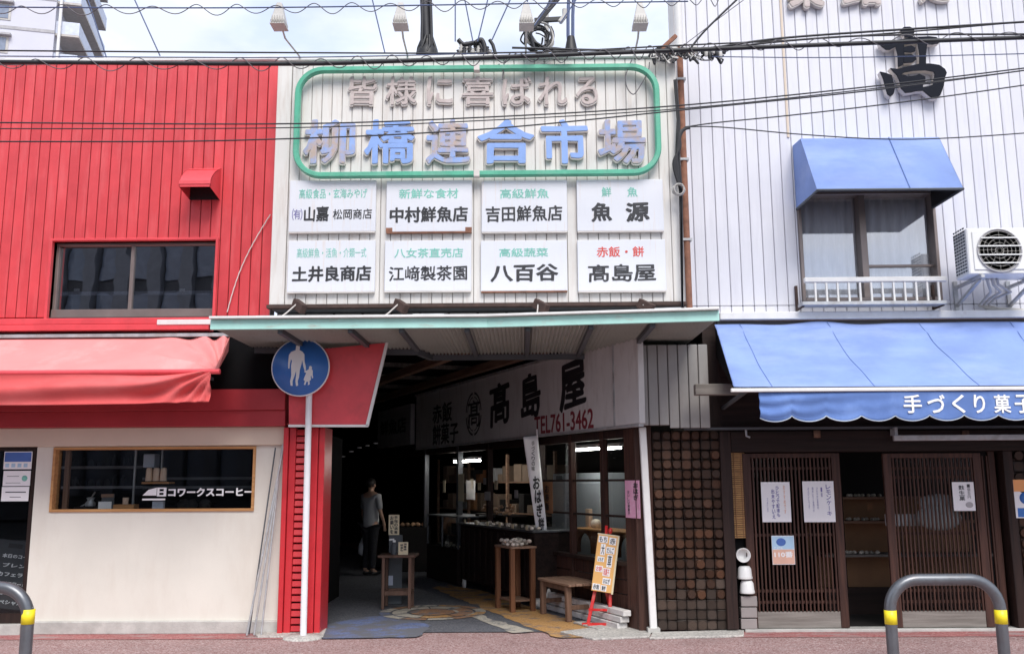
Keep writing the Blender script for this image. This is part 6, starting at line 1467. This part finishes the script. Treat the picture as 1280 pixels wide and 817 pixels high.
x0, z0, x1, z1 = RC(143, 630, 169, 639, .3); b = MB(); b.box(x0, x1, .26, .40, zsl + .001, zsl + .07); tag(b.build('wooden_tray', M['oak'], bevel=.005), 'low wooden tray on the cafe window sill', 'tray')
x, z = hx(155, 636, .3); b = MB(); b.lathe((x, .33, zsl + .071), [(.03, 0), (.032, .07), (.027, .07), (.026, .01)], 14); tag(b.build('brown_cup', M['cup']), 'small brown cup standing in the wooden tray', 'cup')
mc = thing('coffee_grinder', 'dark chrome coffee machine on the cafe window sill', 'coffee machine', (hx(108, 636, .4)[0], .4, zsl))
x, z = hx(108, 636, .4); b = MB(); b.box(x - .12, x + .1, .35, .5, zsl + .001, zsl + .05); b.build('base', M['black'], mc, bevel=.01)
b = MB(); b.lathe((x + .03, .42, zsl + .051), [(.05, 0), (.055, .03), (.03, .06), (.045, .09), (.001, .1)], 14); b.tube([(x - .1, .4, zsl + .03), (x - .02, .4, zsl + .07), (x + .06, .38, zsl + .15), (x + .1, .36, zsl + .2)], .008, 6); b.build('metalwork', M['galv'], mc)
x0, z0, x1, z1 = RC(190, 626, 204, 639, .25); b = MB(); b.box(x0, x1, .25, .3, zsl + .001, z1); tag(b.build('price_stand', M['bld_rail'], bevel=.004), 'small pale stand below the window lettering', 'card stand')
for i, (px, w_) in enumerate(((229, .07), (240, .06), (256, .065))):
    x, z = hx(px, 634, .35); b = MB(); b.blob((x, .35, zsl + .06), w_, .05, .062, 10, 7, .12); tag(b.build('coffee_bag', M['kraft' if i < 2 else 'room_grey'] if False else M['room_grey']), ['left', 'middle', 'right'][i] + ' dark coffee bag on the cafe sill under the lettering', 'bag', 'coffee bags on the cafe sill')
rs = random.Random(4)
for py, n in ((584, 9), (609, 8)):
    for k in range(n):
        px = 82 + k * 10; x, z = hx(px, py, 1.3); h = rs.uniform(.07, .14); b = MB(); b.lathe((x, 1.33, z + .016), [(.03, 0), (.032, h * .7), (.015, h * .8), (.015, h)], 10)
        tag(b.build('jar', M['room_grey']), 'dark jar on the %s cafe shelf' % ('upper' if py == 584 else 'lower'), 'jar', 'jars on the cafe shelves')

# posters on the left door
x0, z0, x1, z1 = RC(5, 564, 40, 586, .06)
t_ = thing('door_poster', 'blue and white printed sheet at the top of the cafe door', 'poster', ((x0 + x1) / 2, .06, z0)); b = MB(); b.box(x0, x1, .058, .062, z0, z1); b.build('sheet', M['paper'], t_)
b = MB(); b.box(x0 + .008, x1 - .008, .0565, .0575, z0 + (z1 - z0) * .42, z1 - .008); b.build('blue_header', M['blue_print'], t_)
b = MB(); 
for k in range(4): b.box(x0 + .02 + k * .065, x0 + .06 + k * .065, .0565, .0575, z0 + .02, z0 + .06)
b.build('print', M['sky_print'], t_)
x0, z0, x1, z1 = RC(4, 588, 38, 607, .06); t_ = thing('door_poster', 'white sheet with a round green mark on the cafe door', 'poster', ((x0 + x1) / 2, .06, z0)); b = MB(); b.box(x0, x1, .058, .062, z0, z1); b.build('sheet', M['paper'], t_)
b = MB(); b.lathe((x1 - .06, .057, (z0 + z1) / 2), [(.03, 0), (.03, .001), (.001, .001)], 20, 'y'); b.build('green_mark', M['teal_text'], t_); b = MB(); b.box(x0 + .04, x1 - .12, .0565, .0575, (z0 + z1) / 2 + .02, (z0 + z1) / 2 + .024); b.box(x0 + .03, x1 - .1, .0565, .0575, z0 + .03, z0 + .034); b.build('print', M['black_text'], t_)
x0, z0, x1, z1 = RC(2, 608, 36, 626, .055); t_ = thing('door_poster', 'plain white sheet lowest on the cafe door', 'poster', ((x0 + x1) / 2, .06, z0)); b = MB(); b.box(x0, x1, .052, .056, z0, z1); b.build('sheet', M['paper'], t_)
b = MB(); b.box(x0 + .04, x1 - .03, .0505, .0515, z1 - .06, z1 - .05); b.box(x0 + .09, x1 - .08, .0505, .0515, z0 + .04, z0 + .046); b.build('print', M['black_text'], t_)
# A-frame chalkboard
g1 = G(14, 777); by_ = g1.y
T = Matrix.Translation((hit(2, 770, by_)[0], by_, .01)) @ Matrix.Rotation(.05, 4, 'Z')
cb = thing('chalkboard_sign', 'black folding chalkboard with handwritten white lines by the cafe door', 'chalkboard', (T.translation.x, by_, .01))
hC = .88; wC = .27
Tf = T @ Matrix.Rotation(R_(-10), 4, 'X')
Tf = Tf @ Matrix.Rotation(R_(6), 4, 'Y')
b = MB(Tf); b.prism([(-wC, .16), (wC * .8, .16), (wC * .8, .05), (wC * .8 - .05, 0), (wC, 0), (wC, hC - .02), (wC - .02, hC), (-wC, hC)], 0, .025) if False else b.box(-wC, wC, 0, .025, .13, hC); b.box(wC - .05, wC, 0, .025, 0, .13); b.box(-wC, -wC + .05, 0, .025, 0, .13); b.build('front_board', M['chalk_black'], cb, bevel=.006)
Tr = T @ Matrix.Translation((0, .42, 0)) @ Matrix.Rotation(R_(12), 4, 'X'); b = MB(Tr); b.box(-wC, wC, 0, .02, 0, hC); b.build('rear_board', M['chalk_black'], cb)
b = MB(Tf); b.box(-.14, .02, -.003, -.0005, hC - .09, hC - .04); b.build('handle_slot', M['black'], cb)
b = MB(Tf)
for k, s in enumerate(('本日のコーヒー', 'ブレンド', 'カフェラテ', 'アイスコーヒー', 'チョコレート', 'スペシャル')): add_text(b, s, -.18 + .03 * (k % 2), hC - .20 - k * .10, .22 - .02 * (k % 3), hC - .155 - k * .10, -.001, .001, .03)
b.build('chalk_writing', M['paper'], cb)

# ------------------------------------------------------------------ guard rails
def guardrail(xl_px, xr_px, y_top, Yd, lab, rpx=36):
    k = (Yd - CAM.y)
    x0, zt_ = hit(xl_px, y_top, Yd); x1, _ = hit(xr_px, y_top, Yd); r = .24; R = .047
    t_ = thing('guard_rail', lab, 'guard rail', ((x0 + x1) / 2, Yd, 0), 'grey tube guard rails on the pavement edge')
    pts = [(x0, Yd, 0.0)] + [(x0, Yd, zt_ - r)] + [(x0 + r - r * math.cos(i * pi / 20), Yd, zt_ - r + r * math.sin(i * pi / 20)) for i in range(1, 11)] + [(x1 - r + r * math.sin(i * pi / 20), Yd, zt_ - r + r * math.cos(i * pi / 20)) for i in range(0, 10)] + [(x1, Yd, zt_ - r), (x1, Yd, 0)]
    b = MB(); b.tube(pts, R, 18); b.build('tube', M['steel'], t_)
    zb_ = hit(xr_px, 770, Yd)[1]
    for x in (x0, x1): b = MB(); b.lathe((x, Yd, zb_ - .055), [(R + .0008, 0), (R + .002, 0), (R + .002, .11), (R + .0008, .11)], 20); b.build('yellow_band', M['yellow'], t_); b = MB(); b.lathe((x, Yd, 0), [(.1, 0), (.1, .012), (.06, .014)], 16); b.build('base_plate', M['galv'], t_)
guardrail(1110, 1247, 724, -1.85, 'grey tubular guard rail with two yellow bands in front of the right lattice door')
x_l = hit(38, 733, -2.3)[0]
guardrail(-112, 38, 734, -2.3, 'grey tubular guard rail cut by the left edge in front of the cafe door')

# ------------------------------------------------------------------ sign floodlights
for i, (hx_, fx_, ftop) in enumerate(((349, 376, 68), (501, 510, 70), (658, 657, 70), (800, 793, 68))):
    Yh = -1.35
    x, z = hit(hx_, 33, Yh); xf = hit(fx_, 70, SY)[0]
    lab = ['leftmost floodlight on a thin arm above the sign wall', 'second floodlight from the left above the sign wall', 'third floodlight beside the looping cables above the sign wall', 'rightmost floodlight above the sign wall'][i]
    t_ = thing('sign_floodlight', lab, 'floodlight', (x, Yh, z), 'floodlights above the market sign')
    b = MB(); s = .062
    def fr(w, d, zz): return [(x - w, Yh - d, zz), (x + w, Yh - d, zz), (x + w, Yh + d, zz), (x - w, Yh + d, zz)]
    vs = fr(s * 1.05, .07, z) + fr(s * 1.1, .08, z + .03) + fr(s * .85, .06, z + .10) + fr(s * .5, .045, z + .20) + fr(s * .4, .035, z + .235)
    fs = [(3, 2, 1, 0), (16, 17, 18, 19)] + [(4 * j + k, 4 * j + (k + 1) % 4, 4 * j + 4 + (k + 1) % 4, 4 * j + 4 + k) for j in range(4) for k in range(4)]
    b.add(vs, fs); b.build('housing', M['lamp_grey'], t_, bevel=.005)
    b = MB(); b.box(x - s * 1.15, x + s * 1.15, Yh - .085, Yh + .085, z - .012, z - .0005); b.build('rim', M['lamp_grey'], t_)
    for k in range(5): xx = x - s * .8 + k * s * .4; piece('guard_fin', t_, xx - .003, xx + .003, Yh - .092, Yh - .081, z + .0, z + .07, M['lamp_grey'], 0)
    b = MB(); b.tube([(x, Yh + .05, z + .05), (x + (xf - x) * .15, Yh + .25, z + .0), (xf, SY - .03, sz1 + .04)], .010, 6); b.build('arm', M['lamp_grey'], t_)

# ------------------------------------------------------------------ poles, cable heads on the roof edge
def PW(px, py, Y): x, z = hit(px, py, Y); return (x, Y, z)
t_ = thing('cable_riser', 'thick black cable riser with flared base above the sign wall', 'cable riser', PW(533, 72, -.2))
b = MB(); b.tube([PW(534, 70, -.2), PW(533, 40, -.2), PW(531, 0, -.2), PW(530, -40, -.2)], .055, 10); b.tube([PW(527, 68, -.24), PW(528, 30, -.24), PW(528, -30, -.24)], .02, 6); b.tube([PW(540, 68, -.24), PW(539, 30, -.24), PW(537, -30, -.24)], .018, 6); b.build('riser', M['cable'], t_)
b = MB(); c0 = PW(534, 72, -.2); b.lathe((c0[0], -.2, c0[2]), [(.125, 0), (.12, .05), (.10, .10), (.07, .14), (.055, .20)], 12)
for k in range(8):
    a_ = k * .8; b.tube([(c0[0] + .11 * math.cos(a_), -.2 + .11 * math.sin(a_), c0[2] + .02), (c0[0] + .10 * math.cos(a_ + .3), -.2 + .1 * math.sin(a_ + .3), c0[2] + .1), (c0[0] + .05 * math.cos(a_ + .5), -.2 + .05 * math.sin(a_ + .5), c0[2] + .24)], .016, 6)
b.build('flared_base', M['black'], t_)
t_ = thing('service_mast', 'grey service mast with crossarm wrapped in black cable loops', 'mast', PW(683, 70, -.25))
b = MB(); b.tube([PW(683, 74, -.25), PW(683, 10, -.25)], .026, 10); b.build('mast', M['lamp_grey'], t_)
b = MB(); p = PW(668, 26, -.28); q = PW(704, 24, -.28); b.bar(p, q, .04, .045); b.build('crossarm', M['cable'], t_)
b = MB(); b.tube([PW(700, 28, -.3), PW(706, 20, -.3), PW(706, 12, -.3)], .03, 8); b.build('insulator', M['lamp_grey'], t_)
rl_ = random.Random(5)
t_ = thing('cable_coil', 'tangle of thick black looping cables at the foot of the mast', 'cable bundle', PW(680, 66, -.35))
for k in range(24):
    b = MB(); yk = -.30 - .015 * k; r_ = rl_.uniform(.006, .014)
    if k < 12:
        cx_, cy_ = 671 + rl_.uniform(-6, 6), 47 + rl_.uniform(-6, 6); rx_, ry_ = rl_.uniform(8, 18), rl_.uniform(9, 18); a0 = rl_.uniform(0, 6); sp_ = rl_.uniform(3.2, 5.6)
        P_ = [PW(cx_ + rx_ * math.cos(a0 + sp_ * i / 9) + rl_.uniform(-1, 1), min(69, cy_ + ry_ * math.sin(a0 + sp_ * i / 9)), yk - .01 * i) for i in range(10)]
    elif k < 19:
        P_ = [PW(654 + rl_.uniform(0, 10), 24 + rl_.uniform(0, 12), yk), PW(660 + rl_.uniform(-4, 6), 46, yk), PW(672 + rl_.uniform(-5, 5), 58 + rl_.uniform(-4, 4), yk), PW(692, 63 + rl_.uniform(-3, 3), yk), PW(716, 64 + rl_.uniform(-3, 3), yk)]
    else:
        P_ = [PW(690 + 4 * (k - 19), -8, yk), PW(684 + 2 * (k - 19), 8, yk), PW(672, 24 + 2 * (k - 19), yk), PW(664, 40, yk), PW(668, 60, yk)]
    b.tube(smooth_path(P_, 5), r_, 6); b.build('cable_loop', M['cable'] if k % 5 else M['lamp_grey'], t_)
t_ = thing('twin_risers', 'pair of dark blue cable risers right of the mast', 'cable riser', PW(712, 70, -.3))
for dx in (-2, 4): b = MB(); b.tube([PW(714 + dx, 68, -.3), PW(712 + dx, 45, -.3), PW(712 + dx, 20, -.3), PW(714 + dx, -30, -.3)], .018, 8); b.build('riser', M['blue_cable'], t_)
b = MB(); c0 = PW(714, 70, -.3); b.lathe((c0[0], -.3, c0[2]), [(.085, 0), (.07, .06), (.04, .22)], 10); b.build('boot', M['black'], t_)
t_ = thing('insulator_cluster', 'cluster of small grey insulators and black connectors above the sign wall', 'insulators', PW(590, 70, -.3))
for k in range(12):
    p = PW(573 + k * 3.6, 66 - (k * 7 % 11), -.3 - .02 * (k % 3)); b = MB(); b.lathe((p[0], p[1], p[2] - .06), [(.02, 0), (.032, .02), (.018, .035), (.03, .05), (.016, .07), (.024, .085)], 8); b.build('insulator', M['lamp_grey'] if k % 2 else M['cable'], t_)
b = MB(); b.tube(smooth_path([PW(573, 50, -.32), PW(580, 56, -.32), PW(592, 54, -.32), PW(600, 56, -.32), PW(606, 70, -.32)]), .026, 7); b.tube(smooth_path([PW(594, 54, -.34), PW(602, 50, -.34), PW(606, 60, -.34), PW(606, 72, -.34)]), .026, 7); b.tube([PW(612, 50, -.34), PW(616, 56, -.34), PW(620, 70, -.34)], .02, 7); b.build('connector', M['cable'], t_)
t_ = thing('conduit_bracket', 'steel bracket with tangled cable ends at the seam of the two buildings', 'bracket', PW(845, 66, -.4))
b = MB(); b.bar(PW(822, 66, -.4), PW(845, 45, -.4), .04, .04); b.bar(PW(822, 66, -.4), PW(868, 66, -.4), .04, .04); b.build('arm', M['rust'], t_)
for k in range(34):
    px = 812 + rl_.uniform(0, 90); py = 64 + rl_.uniform(-5, 7); b = MB(); ps_ = [PW(px, py, -.45)]
    for j in range(4): ps_.append(PW(px + rl_.uniform(-8, 8), py + rl_.uniform(-3, 12), -.45 - .03 * rl_.random()))
    b.tube(smooth_path(ps_), rl_.uniform(.005, .012), 5); b.build('cable_end', M['cable'] if k % 3 else M['lamp_grey'], t_)
for k in range(7):
    b = MB(); p = PW(878 + k * 4.5, 62 + (k % 3) * 3, -.5); b.lathe((p[0], p[1], p[2] - .05), [(.016, 0), (.022, .02), (.022, .06), (.012, .075)], 7); b.build('clamp', M['lamp_grey'] if k % 2 else M['cable'], t_)
# cable bundle going down the seam
t_ = thing('seam_cables', 'black cables running down the seam beside the rusty conduit', 'cables', PW(848, 380, -.42))
for k in range(3):
    b = MB(); b.tube([PW(843 + k, 100, -.42), PW(847 + k, 150, -.42), PW(845 + 2 * k, 200, -.42), PW(850 + k, 240, -.42), PW(853, 385, -.42)], .012, 6); b.build('cable', M['cable'], t_)
for k in range(4): b = MB(); o = k * 2; b.tube(smooth_path([PW(862 - o, 160, -.42), PW(850, 165 + o, -.45), PW(847 + o * .5, 185, -.45), PW(846 - o * .7, 205, -.45), PW(850, 236, -.43)]), .014, 6); b.build('cable_loop', M['cable'], t_)
c_ = PW(848, 238, -.45); b = MB(); b.tube([(c_[0] + .07 * math.cos(a * .6) * (1 - a * .01), -.45 - .002 * a, c_[2] + .06 * math.sin(a * .6)) for a in range(34)], .008, 5); b.build('coiled_wire', M['lamp_grey'], t_)
b = MB(); b.tube(smooth_path([PW(790, 74, -.45), PW(782, 95, -.45), PW(784, 110, -.45), PW(792, 118, -.45), PW(800, 108, -.45), PW(810, 90, -.45), PW(812, 78, -.45)]), .006, 5); tag(b.build('dangling_wire', M['thin_wire']), 'thin loose wire loop dangling over the green frame top right', 'wire')
b = MB(); b.tube([PW(638, 66, -.45), PW(634, 72, -.45), PW(630, 80, -.45), PW(628, 100, -.45)], .007, 5); b.tube([PW(618, 84, -.45), PW(624, 80, -.45), PW(629, 90, -.45)], .005, 5); tag(b.build('dangling_wire', M['thin_wire']), 'short wire end hanging above the mauve slogan letters', 'wire')

# ------------------------------------------------------------------ overhead wires (in front of the facades)
def wire(pix, Y, r, m, lab, grp='overhead wires', wav=None, n=40, name='overhead_wire'):
    P = [Vector(PW(x, y, Y)) for x, y in pix]; pts = []
    for i in range(len(P) - 1):
        p0 = P[max(i - 1, 0)]; p1 = P[i]; p2 = P[i + 1]; p3 = P[min(i + 2, len(P) - 1)]
        for k in range(n):
            t = k / n; pts.append(.5 * ((2 * p1) + (-p0 + p2) * t + (2 * p0 - 5 * p1 + 4 * p2 - p3) * t * t + (-p0 + 3 * p1 - 3 * p2 + p3) * t ** 3))
    pts.append(P[-1])
    if wav:
        amp, per = wav; L = 0; out = []
        ln = (P[-1] - P[0]).length; N = int(ln / per * 16)
        for i in range(N + 1):
            f = i / N * (len(pts) - 1); a = int(f); p = pts[a].lerp(pts[min(a + 1, len(pts) - 1)], f - a); ph_ = 2 * pi * i / 16
            out.append(p + Vector((0, amp * .6 * math.cos(ph_), amp * math.sin(ph_) * (1 + .25 * math.sin(i * .13)))))
        pts = out
    b = MB(); b.tube(pts, r, 5 if r < .012 else 8); tag(b.build(name, M[m]), lab, 'wire', grp)
YW = -1.6
wire([(-60, 9), (300, 10), (640, 5), (860, 2)], YW, .007, 'blue_cable', 'thin bluish straight wire at the very top left')
wire([(-60, 12), (300, 12), (640, 6), (900, 1)], YW, .0045, 'thin_wire', 'wavy spiral wire coiling around the top left line', wav=(.045, .33))
wire([(-60, 63), (340, 66), (640, 66), (850, 57), (1060, 46), (1340, 22)], YW, .008, 'cable', 'thin wire rising above the thick cable toward the upper right')
wire([(-60, 70), (350, 72), (640, 66)], YW, .006, 'blue_cable', 'pale thin wire along the top of the red wall')
wire([(-60, 77), (340, 80), (480, 77), (640, 71), (850, 63), (1060, 55), (1340, 45)], YW - .1, .021, 'cable', 'thickest black cable crossing along the tops of all three facades')
wire([(-60, 79), (340, 80), (640, 72), (850, 64)], YW - .1, .0045, 'thin_wire', 'wavy spiral wire hanging around the thickest cable on the left', wav=(.055, .32))
wire([(850, 62), (1060, 53), (1340, 42)], YW - .1, .0045, 'thin_wire', 'wavy spiral wire around the thickest cable on the right', wav=(.045, .36))
wire([(640, 60), (850, 63), (1000, 46), (1340, 24)], YW, .011, 'cable', 'medium cable branching upward from the seam over the white wall')
wire([(850, 66), (1000, 50), (1120, 44), (1340, 43)], YW, .010, 'cable', 'medium cable just above the thickest one over the black letter')
wire([(-60, 153), (347, 155), (600, 147), (850, 132), (1100, 107), (1340, 78)], YW + .3, .0075, 'cable', 'upper of three parallel wires crossing the blue market letters')
wire([(-60, 161), (347, 160), (600, 151), (850, 136), (1100, 110), (1340, 81)], YW + .3, .006, 'cable', 'middle of three parallel wires crossing the blue market letters')
wire([(-60, 177), (200, 177), (347, 174), (500, 168), (650, 158), (850, 138), (1100, 112), (1340, 80)], YW + .2, .0075, 'cable', 'lowest of three wires crossing the blue market letters')
wire([(856, 159), (900, 153), (1000, 143), (1150, 125), (1340, 98)], -.6, .0075, 'cable', 'wire rising from the seam bracket to the upper right below the black letter')
wire([(856, 159), (900, 159), (1000, 168), (1105, 174), (1200, 172), (1340, 162)], -.95, .0065, 'cable', 'sagging wire passing just over the blue window awning')
wire([(890, 71), (1060, 72), (1340, 66)], YW, .005, 'blue_cable', 'faint bluish wire passing behind the thickest cable on the right')
wire([(855, 72), (880, 40), (925, -4), (940, -20)], YW, .010, 'cable', 'twisted cable rising steeply from the seam to the top edge')
wire([(848, 62), (890, 30), (930, 0), (950, -12)], YW, .004, 'thin_wire', 'hair thin wire rising steeply beside the twisted cable')
for a, c, lab in (((463, -10), (481, 66), 'thin slanting wire above the left half of the sign wall'), ((166, -5), (200, 70), 'thin slanting wire left of the leftmost floodlight'), ((110, 0), (133, 72), 'thin wire slanting down beside the apartment block'), ((569, -10), (569, 52), 'upright wire left of the insulator cluster'), ((579, -10), (591, 52), 'wire slanting to the middle of the insulator cluster'), ((612, -10), (597, 52), 'wire slanting left into the insulator cluster'), ((640, -5), (615, 50), 'wire slanting down left of the mast'), ((660, -5), (655, 35), 'wire dropping to the third floodlight'), ((697, -10), (668, 32), 'dark wire slanting down to the mast crossarm'), ((728, -12), (700, 30), 'wire rising right from the mast insulator')):
    wire([a, c], -.8, .007, 'blue_cable', lab, 'drop wires above the sign wall', n=4, name='drop_wire')

# ------------------------------------------------------------------ distant apartment block, upper left
D_ = 74.0
def far(px, py, D): d = ray(px, py); return CAM + d * (D / d.y)
cb0 = far(68, 40, D_)
ang = R_(14.4)
FA = Matrix.Translation((cb0.x, cb0.y, 0)) @ Matrix.Rotation(ang, 4, 'Z')      # x along the front to the right, y going back
ap = thing('apartment_building', 'pale grey apartment block with balconies behind the red building', 'building', (cb0.x, cb0.y, 0), rotz=ang)
zt0 = 75
b = MB(FA); b.box(-22, 0, 0, 11, 0, zt0); b.build('main_wall', M['bld_white'], ap)
zl_ = far(40, 40, D_).z
fh = 3.0
for k in range(-14, 10):
    z = zl_ + k * fh
    if z > zt0 - 1 or z < 10: continue
    b = MB(FA); b.box(-22, .01, -.05, -.001, z - .18, z + .10); b.build('floor_band', M['bld_slab'], ap)
    w = thing('window', None, None, tuple(FA @ Vector((-4.4, 0, z + .9)))); w.parent = ap; w.matrix_local = WM[ap.name].inverted() @ WM[w.name]
    b = MB(FA); b.box(-5.3, -3.5, -.06, .02, z + .6, z + 2.1); b.build('frame', M['lamp_grey'], w); b = MB(FA); b.box(-5.1, -3.7, -.1, -.061, z + .75, z + 1.95); b.build('pane', M['office_glass'], w); b = MB(FA); b.box(-5.5, -3.3, -.45, -.0, z + 2.12, z + 2.3); b.build('hood', M['bld_slab'], w)
    bal = thing('balcony', None, None, tuple(FA @ Vector((1, 8, z)))); bal.parent = ap; bal.matrix_local = WM[ap.name].inverted() @ WM[bal.name]
    b = MB(FA); b.box(.002, 1.9, .3, 11, z - .2, z - .002); b.build('slab', M['bld_under'], bal)
    b = MB(FA); b.box(1.78, 1.9, .3, 11, z, z + 1.15); b.box(.002, 1.78, .3, .42, z, z + 1.15); b.build('parapet', M['bld_rail'], bal)
b = MB(FA); b.tube([(.35, .1, 5), (.35, .1, zt0)], .14, 8); b.build('downpipe', M['white_metal'], ap)

# ------------------------------------------------------------------ office block across the street, seen only mirrored in the glass
ob = thing('office_block', 'charcoal office block with vertical fins standing across the street', 'building', (-16, -30, 0))
b = MB(); b.box(-30, -7, -40, -30, 0, 17); b.build('main_wall', M['office'], ob)
for k in range(16): x = -29.5 + k * 1.45; piece('fin', ob, x, x + .55, -29.999, -29.5, 1, 17, M['office_fin'], 0); 
for k in range(15):
    for j in range(5): x = -28.9 + k * 1.45; piece('window_pane', ob, x + .02, x + .85, -29.998, -29.9, 1.2 + j * 3.1, 3.6 + j * 3.1, M['office_glass'], 0)
bpy.context.view_layer.update()
